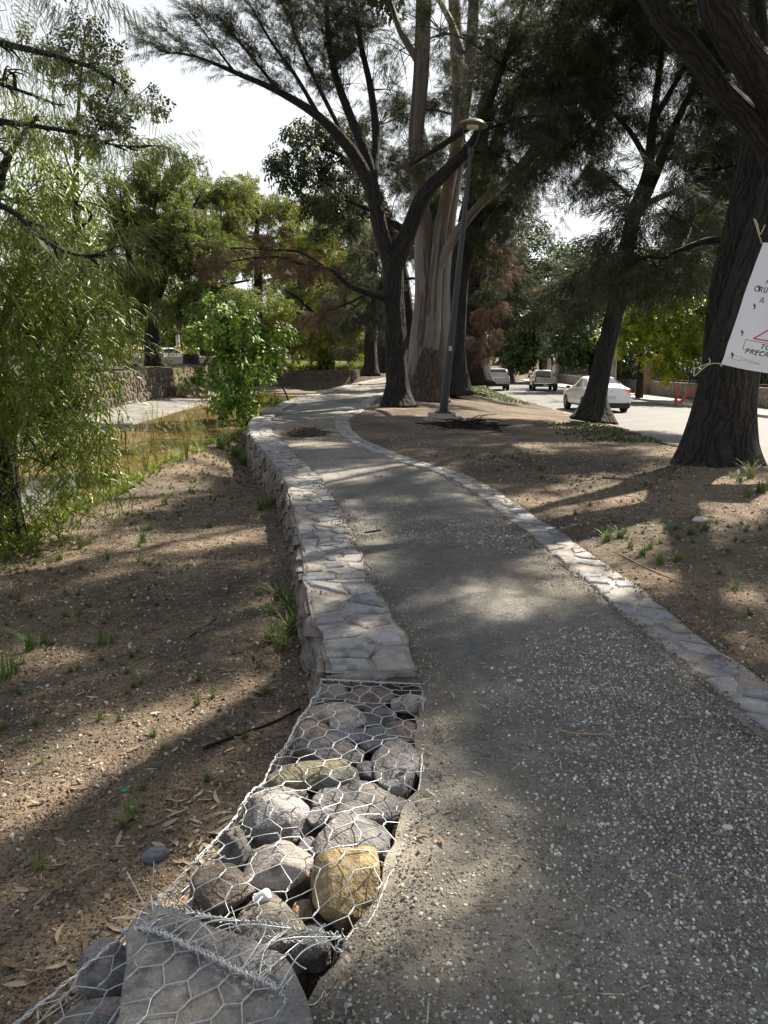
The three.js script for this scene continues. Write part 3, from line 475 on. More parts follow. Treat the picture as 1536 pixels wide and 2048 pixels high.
  for (let k = 0; k < 12; k++) { const i = Math.floor(r() * 9), a = front[Math.min(8, i)], b = ridge[Math.min(9, Math.max(0, i + Math.round(r() * 4 - 2)))], m = a.clone().lerp(b, 0.5).add(V((r() - 0.5) * 0.05, 0.01 + 0.03 * r(), (r() - 0.5) * 0.04)); ends.push(tube([a, m, b], [0.0017, 0.0017, 0.0017], 5, 0, 6, 1)); }
  for (let k = 0; k < 14; k++) { const a = (r() < 0.5 ? front[8] : ridge[9]).clone().add(V((r() - 0.5) * 0.05, r() * 0.03 - 0.02, (r() - 0.5) * 0.06)), P = [], R = 0.006 + 0.012 * r(), ax = r() * 3; for (let i = 0; i <= 12; i++) { const q = i * 0.8; P.push(a.clone().add(V(Math.cos(q) * R * Math.cos(ax) + i * 0.0012, Math.sin(q) * R - i * 0.003, Math.cos(q) * R * Math.sin(ax)))); } ends.push(tube(P, P.map(() => 0.0015), 5, 0, 2, 1)); }
  tag(part('loose_wire_ends', merge(ends), M.wire, near), null, null, null, 'stuff');
}
{ // white bottle cap and the small green shard
  const q = groundAt(522, 1797, -0.02), root = thing('plastic_cup', 'white plastic cup end stuck between the tan and cream stones', 'litter', q.p);
  const prof = [[0.0, 0.032], [0.012, 0.032], [0.0165, 0.029], [0.018, 0.02], [0.019, 0], [0.0205, -0.012]].map(([a, b]) => new THREE.Vector2(a, b)), white = std({ color: RGB(0.7, 0.7, 0.74), roughness: 0.4 });
  part('cup', new THREE.LatheGeometry(prof, 20), white, root); part('rim', new THREE.TorusGeometry(0.0205, 0.0016, 6, 20).rotateX(Math.PI / 2).translate(0, -0.012, 0), white, root); root.rotation.set(0.5, 0.3, -0.9);
  const s = groundAt(248, 1559, -0.2), pb = landY(s.p.x, s.p.z); const g = single('glass_shard', new THREE.ConeGeometry(0.017, 0.012, 5).scale(1.3, 1, 0.7), new THREE.MeshPhysicalMaterial({ color: RGB(0.02, 0.3, 0.14), roughness: 0.15 }), 'small shiny green bottle fragment lying on the brown soil', 'litter'); g.position.set(s.p.x, pb + 0.006, s.p.z);
}
// ---------------------------------------------------------------- litter and plants on the ground
const onSoil = (u, v) => { let y = v > 800 && u < 700 ? -0.24 : 0; let p; for (let k = 0; k < 5; k++) { p = groundAt(u, v, y).p; y = landY(p.x, p.z); } return V(p.x, landY(p.x, p.z), p.z); };
{
  const leaf = seed => { const r = rngOf(seed), L = 0.032 + 0.02 * r(), w = 0.008 + 0.006 * r(), n = 7, curl = (r() - 0.2) * 2.2, sick = (r() - 0.5) * 1.6, cup = 0.1 + 0.8 * r(), pos = [], idx = [], tw = (r() - 0.5) * 1.2; for (let i = 0; i <= n; i++) { const t = i / n, x = (t - 0.5) * 2 * L, ww = w * Math.pow(Math.sin(Math.PI * Math.min(0.985, t * 0.96 + 0.02)), 0.75), y = curl * (x * x) * 6, a = tw * (t - 0.5), z0 = sick * (L * L - x * x) * 6; pos.push(x, y + Math.sin(a) * ww + cup * ww, z0 + ww * Math.cos(a), x, y, z0, x, y - Math.sin(a) * ww + cup * ww, z0 - ww * Math.cos(a)); } for (let i = 0; i < n; i++) for (const k of [0, 1]) { const a = i * 3 + k; idx.push(a, a + 3, a + 4, a, a + 4, a + 1); } const g = geoOf(pos, idx); g.computeBoundingBox(); g.translate(0, -g.boundingBox.min.y, 0); return g; };
  const geos = [1, 2, 3, 4, 5, 6, 7].map(leaf), mats = [[0.36, 0.29, 0.21], [0.3, 0.22, 0.15], [0.42, 0.36, 0.29], [0.22, 0.15, 0.09], [0.34, 0.28, 0.21]].map(c => leafMat(c[0], c[1], c[2], 0.15, 0.7));
  const r = rngOf(88), spots = [];
  for (let k = 0; k < 44; k++) { const a = r() * 6.28, q = Math.sqrt(r()); spots.push([395 + Math.cos(a) * q * 95, 1655 + Math.sin(a) * q * 80, 0]); }
  for (let k = 0; k < 44; k++) spots.push([r() * 460, 1400 + r() * 600, 1]);
  for (let k = 0; k < 26; k++) spots.push([60 + r() * 480, 1150 + r() * 250, 1]);
  for (const [u, v] of [[270, 1497], [365, 1490], [350, 1500], [128, 1925], [120, 1930], [20, 2000], [460, 1500], [465, 1140], [240, 1650], [190, 1640], [115, 1780]]) spots.push([u, v, 1]);
  for (const [u, v, cl] of spots) { const p = onSoil(u, v); if (p.x > wallX(-p.z) - 0.06) continue; const m = single('fallen_leaf', geos[Math.floor(r() * 7)], mats[Math.floor(r() * 5)], cl ? 'dry tan leaf scattered singly on the brown soil left of the stones' : 'dry leaf in the drift of leaves beside the wire basket', 'leaf', cl ? 'scattered dry leaves' : 'drift of dry leaves'); m.position.copy(p).add(V(0, 0.004, 0)); m.rotation.set((r() - 0.5) * 0.5, r() * 6.28, (r() - 0.5) * 0.5); const s = 0.5 + 0.6 * r(); m.scale.set(s, s, s); }
  for (let k = 0; k < 60; k++) { const d = 1.4 + 6 * r() ** 1.5, right = r() < 0.5, x = right ? edgeX(d) + 0.4 + r() * 2.2 : lerp(innerX(d) + 0.1, edgeX(d), r()); const m = single('fallen_leaf', geos[Math.floor(r() * 7)], mats[[1, 3, 4][Math.floor(r() * 3)]], right ? 'small brown leaf lying on the bare soil right of the path' : 'small brown leaf lying on the gravel path', 'leaf', right ? 'leaves right of the path' : 'leaves on the path'); m.position.set(x, right ? landY(x, -d) + 0.006 : 0.016, -d); m.rotation.set((r() - 0.5) * 0.4, r() * 6.28, 0); m.scale.setScalar(0.35 + 0.4 * r()); }
  // twigs and sticks
  const stick = (pts, r0, label, mat = M.bark) => { const P = pts.map(([u, v]) => { const p = onSoil(u, v); const dd = -p.z; p.y = Math.max(p.y, p.x > innerX(dd) && p.x < edgeX(dd) ? 0.012 : -9) + r0 * 0.9; return p; }); single('fallen_stick', tube(P, P.map((_, i) => r0 * (1 - 0.5 * i / P.length)), 6, 0.1, 4), mat, label, 'stick', 'sticks on the ground'); };
  const tan = std({ color: RGB(0.3, 0.22, 0.15) });
  stick([[405, 1500], [470, 1475], [540, 1450], [600, 1420]], 0.009, 'long dark curved stick lying on soil left of the wire basket');
  stick([[380, 1275], [430, 1240], [455, 1190], [462, 1165]], 0.006, 'thin bent stick on the soil left of the wall');
  stick([[730, 1078], [762, 1073]], 0.01, 'short dark stick on the gravel walk beside the capstones');
  stick([[1105, 1480], [1150, 1490], [1225, 1492]], 0.005, 'thin curved twig lying across the middle of the gravel path', tan);
  stick([[945, 1842], [1015, 1838]], 0.0035, 'pale straight twig on the gravel near the bottom of the path', tan);
  stick([[800, 1690], [850, 1700]], 0.005, 'reddish brown twig beside the right edge of the basket', std({ color: RGB(0.2, 0.1, 0.06) }));
  stick([[1240, 1110], [1300, 1140], [1350, 1160]], 0.006, 'brown stick right of the edging near the grass patch', tan);
  stick([[1310, 885], [1350, 893], [1400, 900]], 0.015, 'dark stick lying by the kerb left of the bannered tree');
  const cz = groundAt(806, 1533, 0.025).p; const pb = single('pebble', new THREE.IcosahedronGeometry(0.014, 2).scale(1.3, 0.6, 0.9), std({ color: RGB(0.16, 0.16, 0.17) }), 'small dark pebble resting on the broad flat slab', 'stone'); pb.position.set(cz.x, envelope(cz.x, cz.z) + 0.006, cz.z);
  const grey = single('loose_stone', new THREE.IcosahedronGeometry(0.05, 2).scale(1, 0.55, 0.75), std({ color: RGB(0.17, 0.18, 0.2), map: rockMap, roughness: 0.8 }), 'blue grey loose stone on dark soil near the leaf drift', 'stone'); grey.position.copy(onSoil(312, 1716)).add(V(0, 0.012, 0)); grey.rotation.y = 0.4;
  for (const [u, v, s, lab] of [[1452, 1681, 0.013, 'pale pebble standing out on the dark right side of path'], [1400, 1043, 0.05, 'white stone lying in the grass right of the edging'], [745, 1340, 0.012, 'small white pebble on path by the wall end'], [1038, 1380, 0.012, 'white pebble on the path left of the edging band']]) { const m = single('pebble', new THREE.IcosahedronGeometry(s, 2).scale(1.4, 0.6, 1), std({ color: RGB(0.5, 0.48, 0.44), roughness: 0.8 }), lab, 'stone'); m.position.copy(onSoil(u, v)); m.position.y = Math.max(m.position.y, 0.01) + s * 0.3; }
}
{ // gravel and crumbs nobody could count
  const stones = (name, label, n, cols, size, spot, seed) => { const r = rngOf(seed), g = new THREE.DodecahedronGeometry(1, 0), m = new THREE.InstancedMesh(g, std({ roughness: 0.85 }), n), o = new THREE.Object3D(), c = new THREE.Color(); for (let i = 0; i < n; i++) { const p = spot(r), s = size(r); o.position.copy(p); o.position.y += s * 0.15; o.rotation.set(r() * 6, r() * 6, r() * 6); o.scale.set(s * (0.8 + 0.7 * r()), s * (0.5 + 0.4 * r()), s * (0.7 + 0.5 * r())); o.updateMatrix(); m.setMatrixAt(i, o.matrix); const q = cols[Math.floor(r() * cols.length)], k = 0.75 + 0.5 * r(); m.setColorAt(i, c.setRGB(q[0] * k, q[1] * k, q[2] * k)); } m.name = numbered(name); shade(m); scene.add(m); tag(m, label, 'gravel', null, 'stuff'); };
  const pathSpot = (d0, d1, e) => r => { for (let k = 0; k < 20; k++) { const d = lerp(d0, d1, Math.pow(r(), e)), x = lerp(innerX(d) + 0.02, edgeX(d) - 0.01, r()); const patch = 0.8 * fbm2(x * 1.3 + 5, d * 0.9, 4) + 0.75 * smooth(0.05, 1.1, x + 0.1 * (3 - d)) * (1 - 0.6 * smooth(2.5, 6, d)) - 0.22; if (r() < 0.06 + patch * 1.1) return V(x, 0.004 + 0.022 * fbm2(x * 1.1, d * 1.1, 3) + 0.01 * fbm2(x * 6, d * 6, 3), -d); } return V(0.6, 0.0, -d1); };
  stones('path_gravel', 'pale and dark gravel chips strewn over the path', 60000, [[0.42, 0.41, 0.38], [0.3, 0.29, 0.27], [0.2, 0.19, 0.17], [0.13, 0.12, 0.105], [0.58, 0.565, 0.53], [0.24, 0.215, 0.18], [0.17, 0.15, 0.125]], r => 0.0016 + 0.0056 * Math.pow(r(), 3.6), pathSpot(1.1, 6.5, 1.7), 601);
  stones('path_gravel', 'coarser gravel chips farther along the path', 5000, [[0.42, 0.4, 0.37], [0.2, 0.19, 0.17], [0.14, 0.13, 0.12]], r => 0.004 + 0.007 * Math.pow(r(), 3), pathSpot(4, 16, 1.3), 602);
  const leftSpot = (d0, d1) => r => { const d = lerp(d0, d1, Math.pow(r(), 1.6)), x = lerp(crestX(d), wallX(d) - 0.02, r()); return V(x, landY(x, -d), -d); };
  stones('soil_crumbs', 'crumbs of earth and grit on the river side soil', 42000, [[0.13, 0.09, 0.06], [0.2, 0.145, 0.1], [0.09, 0.065, 0.045], [0.07, 0.05, 0.035], [0.15, 0.11, 0.08], [0.26, 0.22, 0.17], [0.42, 0.39, 0.34]], r => 0.0025 + 0.0095 * Math.pow(r(), 4), leftSpot(1.2, 10), 603);
  stones('soil_crumbs', 'crumbs of earth and grit on the soil right of path', 16000, [[0.13, 0.09, 0.06], [0.2, 0.145, 0.1], [0.09, 0.065, 0.045], [0.34, 0.3, 0.25]], r => 0.004 + 0.011 * Math.pow(r(), 3.5), r => { const d = lerp(2.5, 14, Math.pow(r(), 1.3)), x = lerp(edgeX(d) + 0.34, 5.2, r()); return V(x, landY(x, -d), -d); }, 604);
  stones('spilled_grit', 'grit and soil crumbs spilled over the edging stones and wall cap', 9000, [[0.13, 0.1, 0.075], [0.2, 0.16, 0.12], [0.3, 0.28, 0.25], [0.1, 0.08, 0.06]], r => 0.002 + 0.006 * Math.pow(r(), 3), r => { const d = lerp(1.4, 11, Math.pow(r(), 1.4)); if (r() < 0.65) { const w = r(), t = w < 0.5 ? EDGEW * (1 - 0.45 * r() * r()) : EDGEW * 0.25 * r() * r(); return V(edgeX(d) + t, 0.012, -d); } const dd = SEAM + 0.1 + d * 0.8, t = r() < 0.6 ? CAPW * (1 - 0.3 * r() * r()) : CAPW * r(); return V(wallX(dd) + t, 0.036, -dd); }, 608);
  stones('edge_gravel', 'fine grit gathered along the edges of the path', 9000, [[0.2, 0.17, 0.13], [0.3, 0.27, 0.22], [0.12, 0.1, 0.08], [0.42, 0.39, 0.34]], r => 0.0015 + 0.004 * Math.pow(r(), 4), r => { const d = lerp(1.2, 8, Math.pow(r(), 1.5)), k = 0.22 * r() * r(); return r() < 0.6 ? (d < SEAM && r() < 0.4 ? V(innerX(d) - 0.035 * r() - 0.005, -0.02 - 0.02 * r(), -d) : V(innerX(d) + 0.01 + k, 0.006, -d)) : V(edgeX(d) - 0.01 - k, 0.004, -d); }, 609);
  // needles and shreds of bark
  const r = rngOf(607), n = 16000, sg = new THREE.BufferGeometry(); sg.setAttribute('position', new THREE.Float32BufferAttribute([-0.5, 0, -0.03, 0.5, 0, -0.02, 0.1, 0.05, 0.04, -0.5, 0, -0.03, 0.1, 0.05, 0.04, -0.45, 0, 0.03], 3)); sg.computeVertexNormals();
  const im = new THREE.InstancedMesh(sg, std({ side: THREE.DoubleSide }), n), o = new THREE.Object3D(), c = new THREE.Color();
  for (let i = 0; i < n; i++) { const d = lerp(1.2, 20, Math.pow(r(), 2)), w = r(); let x, y; if (w < 0.5) { x = lerp(crestX(d), wallX(d) - 0.02, r()); y = landY(x, -d); } else if (w < 0.62) { x = lerp(innerX(d), edgeX(d), r()); y = 0.012; } else { x = lerp(edgeX(d) + 0.3, 5.2, r()); y = landY(x, -d); } o.position.set(x, y + 0.004, -d); o.rotation.set((r() - 0.5) * 0.5, r() * 6.28, (r() - 0.5) * 0.4); const s = 0.02 + 0.07 * r() * r() + d * 0.002; o.scale.set(s, s, s * (0.4 + r())); o.updateMatrix(); im.setMatrixAt(i, o.matrix); const q = [[0.3, 0.21, 0.13], [0.2, 0.13, 0.08], [0.45, 0.37, 0.27], [0.12, 0.08, 0.06]][Math.floor(r() * 4)]; im.setColorAt(i, c.setRGB(...q)); }
  im.name = 'plant_litter'; shade(im); scene.add(im); tag(im, 'dry needles and shreds of bark littering the ground', 'litter', null, 'stuff');
}
// grass
const blade = (r, L, w, lean) => { const n = 4, pos = [], idx = [], a = r() * 6.28, ca = Math.cos(a), sa = Math.sin(a), x0 = (r() - 0.5) * 0.05, z0 = (r() - 0.5) * 0.05; for (let i = 0; i <= n; i++) { const t = i / n, h = L * t * (1 - 0.35 * lean * t), o = L * lean * t * t, ww = w * (1 - t * t * 0.95); pos.push(x0 + ca * o - sa * ww, h, z0 + sa * o + ca * ww, x0 + ca * o + sa * ww, h, z0 + sa * o - ca * ww); } for (let i = 0; i < n; i++) { const k = i * 2; idx.push(k, k + 1, k + 3, k, k + 3, k + 2); } return geoOf(pos, idx); };
const tuftGeo = (seed, n, L) => { const r = rngOf(seed), gs = []; for (let i = 0; i < n; i++) gs.push(blade(r, L * (0.5 + 0.7 * r()), 0.0022 + 0.0028 * r(), 0.25 + 0.75 * r())); return merge(gs); };
const tufts = [tuftGeo(1, 22, 0.16), tuftGeo(2, 30, 0.2), tuftGeo(3, 16, 0.12), tuftGeo(4, 40, 0.14)];
const grassMats = [leafMat(0.1, 0.17, 0.035, 0.4), leafMat(0.13, 0.2, 0.04, 0.4), leafMat(0.17, 0.2, 0.06, 0.4)];
{
  const r = rngOf(909), put = (u, v, s, label, group, k) => { const p = onSoil(u, v); const m = single('grass_tuft', tufts[k ?? Math.floor(r() * 4)], grassMats[Math.floor(r() * 3)], label, 'grass', group); m.position.copy(p).add(V(0, -0.008, 0)); m.rotation.y = r() * 6.28; m.scale.setScalar(s); };
  const A = 'green grass tuft growing at the foot of the stone wall', B = 'small grass tuft on the open soil between wall and river', C = 'grass tuft in the grassy patch right of the stone edging', D = 'grass tuft at the foot of the big bannered tree';
  for (const [u, v, s] of [[560, 1300, 1.1], [585, 1270, 1.2], [540, 1285, 0.9], [590, 1240, 1.2], [570, 1215, 1.1], [555, 1195, 0.9], [600, 1180, 0.9], [520, 1190, 0.7], [545, 1230, 0.8], [535, 1015, 1.3], [548, 1010, 1.2], [520, 1020, 0.9], [470, 915, 2.2], [455, 900, 2.2], [485, 930, 1.8], [440, 895, 2], [600, 1330, 0.6], [510, 940, 1.6]]) put(u, v, s * 1.25, A, 'tufts along the wall foot');
  for (const [u, v, s] of [[180, 1085, 1], [160, 1098, 0.8], [275, 1095, 0.9], [285, 1085, 1], [60, 1300, 1], [30, 1345, 0.9], [10, 1360, 1.1], [90, 1290, 0.8], [205, 1290, 0.8], [225, 1285, 0.8], [75, 1742, 0.7], [262, 1640, 0.55], [248, 1655, 0.5], [130, 1255, 0.7], [160, 1230, 0.6], [20, 1120, 1.2], [60, 1100, 1.1], [120, 1120, 0.8], [330, 1010, 1], [380, 985, 1], [300, 1060, 0.8], [420, 1055, 0.8], [425, 1395, 0.4], [395, 1410, 0.4], [285, 1580, 0.4], [415, 1560, 0.4], [280, 1125, 0.8], [215, 1120, 0.7]]) put(u, v, s * 1.15, B, 'tufts on the open soil');
  for (const [u, v, s] of [[1215, 1082, 1.2], [1240, 1075, 1.1], [1200, 1070, 0.9], [1285, 1112, 1], [1320, 1128, 1], [1355, 1122, 0.9], [1300, 1098, 0.9], [1380, 1070, 0.9], [1410, 1062, 1], [1260, 1095, 0.8], [1350, 1060, 0.8], [1150, 1030, 0.8], [1180, 1012, 0.7], [1440, 1150, 0.7], [1470, 1180, 0.7], [1500, 1230, 0.6], [1330, 1060, 0.6]]) put(u, v, s * 0.85, C, 'tufts right of the edging', 3);
  for (const [u, v, s] of [[1375, 925, 1.4], [1400, 930, 1.3], [1390, 922, 1.6], [1350, 930, 1], [1480, 965, 1.5], [1500, 958, 1.4], [1520, 985, 1.3], [1535, 975, 1.5], [1465, 955, 1.2], [1495, 995, 1.0]]) put(u, v, s, D, 'tufts round the bannered tree');
  const field = (name, label, n, spot, s0, s1, mat, seed, k = 3) => { const q = rngOf(seed), m = new THREE.InstancedMesh(tufts[k], mat, n), o = new THREE.Object3D(), c = new THREE.Color(); for (let i = 0; i < n; i++) { o.position.copy(spot(q)); o.rotation.y = q() * 6.28; o.scale.setScalar(lerp(s0, s1, q())); o.updateMatrix(); m.setMatrixAt(i, o.matrix); const t = 0.7 + 0.6 * q(); m.setColorAt(i, c.setRGB(t * (0.9 + 0.4 * q()), t, t * 0.8)); } m.name = numbered(name); shade(m); scene.add(m); tag(m, label, 'grass', null, 'stuff'); };
  field('bank_grass', 'bright green grass fringing the river edge', 1300, q => { const d = lerp(5, 44, Math.pow(q(), 1.2)), x = crestX(d) + 0.18 - 0.75 * Math.pow(q(), 0.9) - (d > 20 ? 0.1 : 0); return V(x, landY(x, -d) - 0.02, -d); }, 0.4, 1.1, leafMat(0.22, 0.3, 0.04, 0.5), 71, 1);
  field('lawn_patch', 'low green grass on the verge by the kerb', 500, q => { const d = lerp(14, 20, q()), x = lerp(kerbX(d) - 1.2 - 0.8 * q(), kerbX(d) - 0.2, q()); return V(x, landY(x, -d) - 0.01, -d); }, 0.35, 0.6, leafMat(0.08, 0.13, 0.03, 0.35), 72);
  field('lawn_patch', 'grass strip beneath the far dark trunks beside the road', 700, q => { const d = lerp(34, 52, q()), x = lerp(kerbX(d) - 3.2, kerbX(d) - 0.7, q()); return V(x, landY(x, -d) - 0.01, -d); }, 0.6, 1.2, leafMat(0.08, 0.14, 0.03, 0.35), 73);
  field('far_bank_grass', 'sunlit weeds on top of the far river walls', 1500, q => { const d = lerp(59, 66, q()), x = lerp(-13, -1.2, q()); return V(x, landY(x, -d) - 0.02, -d); }, 1.2, 3, leafMat(0.2, 0.27, 0.05, 0.5), 74, 1);
  field('soil_sprouts', 'sparse low sprouts over the open soil', 1300, q => { for (let k = 0; k < 30; k++) { const lf = q() < 0.6, d = lf ? lerp(2.6, 15, q()) : lerp(4, 12, q()), x = lf ? lerp(crestX(d), wallX(d) - 0.05, q()) : lerp(edgeX(d) + 0.7, 4.8, q()); if (fbm2(x * 1.1 + 70, d * 0.8, 3) + (lf ? 0.25 * smooth(-1.2, -2.6, x) : 0) > 0.1) return V(x, landY(x, -d) - 0.01, -d); } return V(-3.4, landY(-3.4, -8) - 0.01, -8); }, 0.1, 0.5, leafMat(0.1, 0.14, 0.035, 0.4), 75);
}
{ // swept heap of needles on the path, and the pile of twigs by the lamp
  const heap = (name, label, cat, c, rx, rz, h, n, len, thick, mat, seed) => { const r = rngOf(seed), gs = [], root = thing(name, label, cat, c); const mound = grid(20, 8, (u, v) => { const a = u * 6.283, k = v; return V(Math.cos(a) * k * rx * (1 + 0.15 * noise2(a * 2, seed)), h * 0.75 * (1 - k * k) * (1 + 0.3 * noise2(a, k * 4)) - 0.01, Math.sin(a) * k * rz); }, p => [p.x, p.z]); part('mound', mound, std({ map: barkMap, color: RGB(1.2, 0.9, 0.7) }), root);
    for (let i = 0; i < n; i++) { const a = r() * 6.28, k = Math.sqrt(r()), x = Math.cos(a) * k * rx, z = Math.sin(a) * k * rz, y = h * (1 - k * k) * r() + 0.01, b = r() * 6.28, L = len * (0.4 + r()), t = (r() - 0.4) * 0.5; gs.push(tube([V(x, y, z), V(x + Math.cos(b) * L * 0.5, y + t * L * 0.5 + 0.01, z + Math.sin(b) * L * 0.5), V(x + Math.cos(b + 0.4) * L, Math.max(0.005, y + t * L * 0.7), z + Math.sin(b + 0.4) * L)], [thick, thick * 0.8, thick * 0.4], 4, 0, 2)); } tag(part('twigs', merge(gs), mat, root), null, null, null, 'stuff'); };
  const p1 = groundAt(608, 868, 0.01).p; heap('needle_heap', 'low swept heap of brown needles lying on the path', 'debris', V(p1.x, 0.01, p1.z), 0.42, 0.5, 0.1, 260, 0.25, 0.006, std({ color: RGB(0.1, 0.065, 0.04) }), 31);
  const p2 = groundAt(930, 853, -0.02).p; heap('twig_pile', 'tangled pile of dark twigs on the soil beside lamp foot', 'debris', V(p2.x, landY(p2.x, p2.z), p2.z), 0.75, 0.5, 0.13, 170, 0.5, 0.011, M.bark, 32);
}
// ---------------------------------------------------------------- foliage: one spray per kind, set many times in a crown
function quadLeaf(pos, p, dir, L, w, side, fold = 0.25) { const a = p, b = p.clone().addScaledVector(dir, L * 0.45), c = p.clone().addScaledVector(dir, L), n = V().crossVectors(dir, side).multiplyScalar(w * fold); const l = b.clone().addScaledVector(side, w).add(n), r = b.clone().addScaledVector(side, -w).add(n); pos.push(...a.toArray(), ...l.toArray(), ...c.toArray(), ...a.toArray(), ...c.toArray(), ...r.toArray()); }
const rdir = (r, k = 1) => V(r() * 2 - 1, r() * 2 - 1, r() * 2 - 1).multiplyScalar(k);
function finish(pos) { const g = new THREE.BufferGeometry(); g.setAttribute('position', new THREE.Float32BufferAttribute(pos, 3)); g.computeVertexNormals(); return g; }
// sprays grow along +x and hang towards -y
const spray = {
  needle(seed) { const r = rngOf(seed), pos = []; for (let i = 0; i < 84; i++) { const t = Math.pow(r(), 0.9), k = i % 3, sw = (k - 1) * 0.5, ax = V(Math.cos(sw), 0.15 * (k - 1), Math.sin(sw)), p = ax.clone().multiplyScalar(t * (k === 1 ? 0.5 : 0.36)).add(V(0, -0.1 * t * t, 0)).add(rdir(r, 0.02)), dir = ax.clone().multiplyScalar(0.55 + 0.4 * r()).add(V((r() - 0.5) * 0.9, (r() - 0.6) * 1.2, (r() - 0.5) * 1.5)).normalize(), L = 0.09 + 0.1 * r(), w = 0.0038, s = dir.clone().cross(V(0, 1, 0).add(rdir(r, 0.5))).normalize(), m = p.clone().addScaledVector(dir, L * 0.55), e = p.clone().addScaledVector(dir, L).add(V(0, -L * 0.35, 0)); const q = (x, k2) => x.clone().addScaledVector(s, k2); pos.push(...q(p, w).toArray(), ...q(p, -w).toArray(), ...q(m, w).toArray(), ...q(p, -w).toArray(), ...q(m, -w).toArray(), ...q(m, w).toArray(), ...q(m, w).toArray(), ...q(m, -w).toArray(), ...e.toArray()); } return finish(pos); },
  tuft(seed) { const r = rngOf(seed), pos = []; for (let i = 0; i < 46; i++) { const t = r(), p = V(t * 0.7, -0.18 * t * t, 0).add(rdir(r, 0.1)), dir = V(0.5 + 0.5 * r(), r() - 0.7, r() * 1.6 - 0.8).normalize(); quadLeaf(pos, p, dir, 0.12 + 0.1 * r(), 0.018 + 0.012 * r(), dir.clone().cross(rdir(r)).normalize()); } return finish(pos); },
  broad(seed) { const r = rngOf(seed), pos = []; for (let i = 0; i < 26; i++) { const t = r(), p = V(t * 0.5, -0.1 * t, 0).add(rdir(r, 0.1)), dir = V(0.3 + r() * 0.6, r() - 0.85, r() * 1.8 - 0.9).normalize(); quadLeaf(pos, p, dir, 0.1 + 0.07 * r(), 0.03 + 0.016 * r(), dir.clone().cross(V(0, 1, 0).add(rdir(r, 0.7))).normalize()); } return finish(pos); },
  willow(seed) { const r = rngOf(seed), pos = [], P = t => V(t * 0.3, -0.46 * t * t - 0.05 * t, 0.03 * Math.sin(t * 5 + seed)); const n = 17; for (let i = 0; i < n; i++) { const t = (i + r()) / n, p = P(t), tan = V(0.3, -0.92 * t - 0.05, 0).normalize(), sd = (i % 2 ? 1 : -1), dir = tan.clone().multiplyScalar(0.7).add(V(0.1, -0.25, sd * (0.35 + 0.6 * r()))).add(rdir(r, 0.4)).normalize(), L = (0.065 + 0.075 * r()) * (t < 0.15 ? 0.7 : 1), w = 0.0048 + 0.003 * r(), s = dir.clone().cross(V(0, 1, 0).add(rdir(r, 1.1))).normalize(), m = p.clone().addScaledVector(dir, L * 0.45).add(V(0, 0.006, 0)), m2 = p.clone().addScaledVector(dir, L * 0.75).add(V(0, -0.004, 0)), e = p.clone().addScaledVector(dir, L).add(V(0, -0.02, 0)); const q = (x, k) => x.clone().addScaledVector(s, k).toArray(); pos.push(...p.toArray(), ...q(m, w), ...q(m, -w), ...q(m, w), ...q(m2, w * 0.7), ...q(m, -w), ...q(m2, w * 0.7), ...q(m2, -w * 0.7), ...q(m, -w), ...q(m2, w * 0.7), ...e.toArray(), ...q(m2, -w * 0.7)); } const st = V(0, 0.003, 0.001); for (let i = 0; i < 5; i++) { const a = P(i / 5), b = P((i + 1) / 5); pos.push(...a.toArray(), ...a.clone().add(st).toArray(), ...b.toArray(), ...a.clone().add(st).toArray(), ...b.clone().add(st).toArray(), ...b.toArray()); } return finish(pos); },
  feather(seed) { const r = rngOf(seed), pos = []; for (let k = 0; k < 11; k++) { const t = (k + 0.5) / 11, o = V(t * 0.5, -0.05 * t * t, 0), sd = k % 2 ? 1 : -1, ax = V(0.45 + 0.25 * r(), -0.7 - 0.3 * r(), sd * (0.25 + 0.45 * r())).normalize(), L = 0.1 + 0.1 * r(), s = ax.clone().cross(V(0.5, 0.4, sd).add(rdir(r, 0.6))).normalize(); for (let i = 0; i < 8; i++) { const q = i / 8, p = o.clone().addScaledVector(ax, L * q), wd = 0.0085 * (1 - 0.6 * q), e = p.clone().addScaledVector(ax, L * 0.2); for (const g of [1, -1]) pos.push(...p.toArray(), ...e.clone().addScaledVector(s, g * wd * 1.5).toArray(), ...p.clone().addScaledVector(ax, L * 0.11).toArray()); } } return finish(pos); },
  pinnate(seed) { const r = rngOf(seed), pos = []; for (let k = 0; k < 7; k++) { const th = (k / 7 - 0.5) * 2.6, ax = V(Math.cos(th) * 0.8 + 0.3, -0.25 - 0.5 * r(), Math.sin(th)).normalize(), L = 0.26 + 0.16 * r(), o = V(0.1 * r(), 0.02 * r(), 0), s = ax.clone().cross(V(0, 1, 0)).normalize(); for (let i = 1; i < 9; i++) for (const g of [1, -1]) { const p = o.clone().addScaledVector(ax, L * i / 9).add(V(0, -0.14 * (i / 9) ** 2, 0)), dir = s.clone().multiplyScalar(g).addScaledVector(ax, 0.5).add(V(0, -0.35, 0)).add(rdir(r, 0.15)).normalize(); quadLeaf(pos, p, dir, 0.055 + 0.03 * r(), 0.011, dir.clone().cross(V(0, 1, 0)).normalize(), 0.1); } } return finish(pos); },
};
function orient(o, p, dir, roll, s) { // x axis along dir, y up as far as possible
  const X = dir.clone().normalize(), Z = X.clone().cross(V(0, 1, 0)); if (Z.lengthSq() < 1e-4) Z.set(0, 0, 1); Z.normalize(); const Y = Z.clone().cross(X); const m = new THREE.Matrix4().makeBasis(X, Y, Z); o.quaternion.setFromRotationMatrix(m); o.rotateX(roll); o.position.copy(p); o.scale.setScalar(s); o.updateMatrix();
}
const P4 = list => list.map(([u, v, d, r]) => { const p = at(u, v, d); p.r = r; return p; });
const W4 = list => list.map(([x, y, z, r]) => { const p = V(x, y, z); p.r = r; return p; });
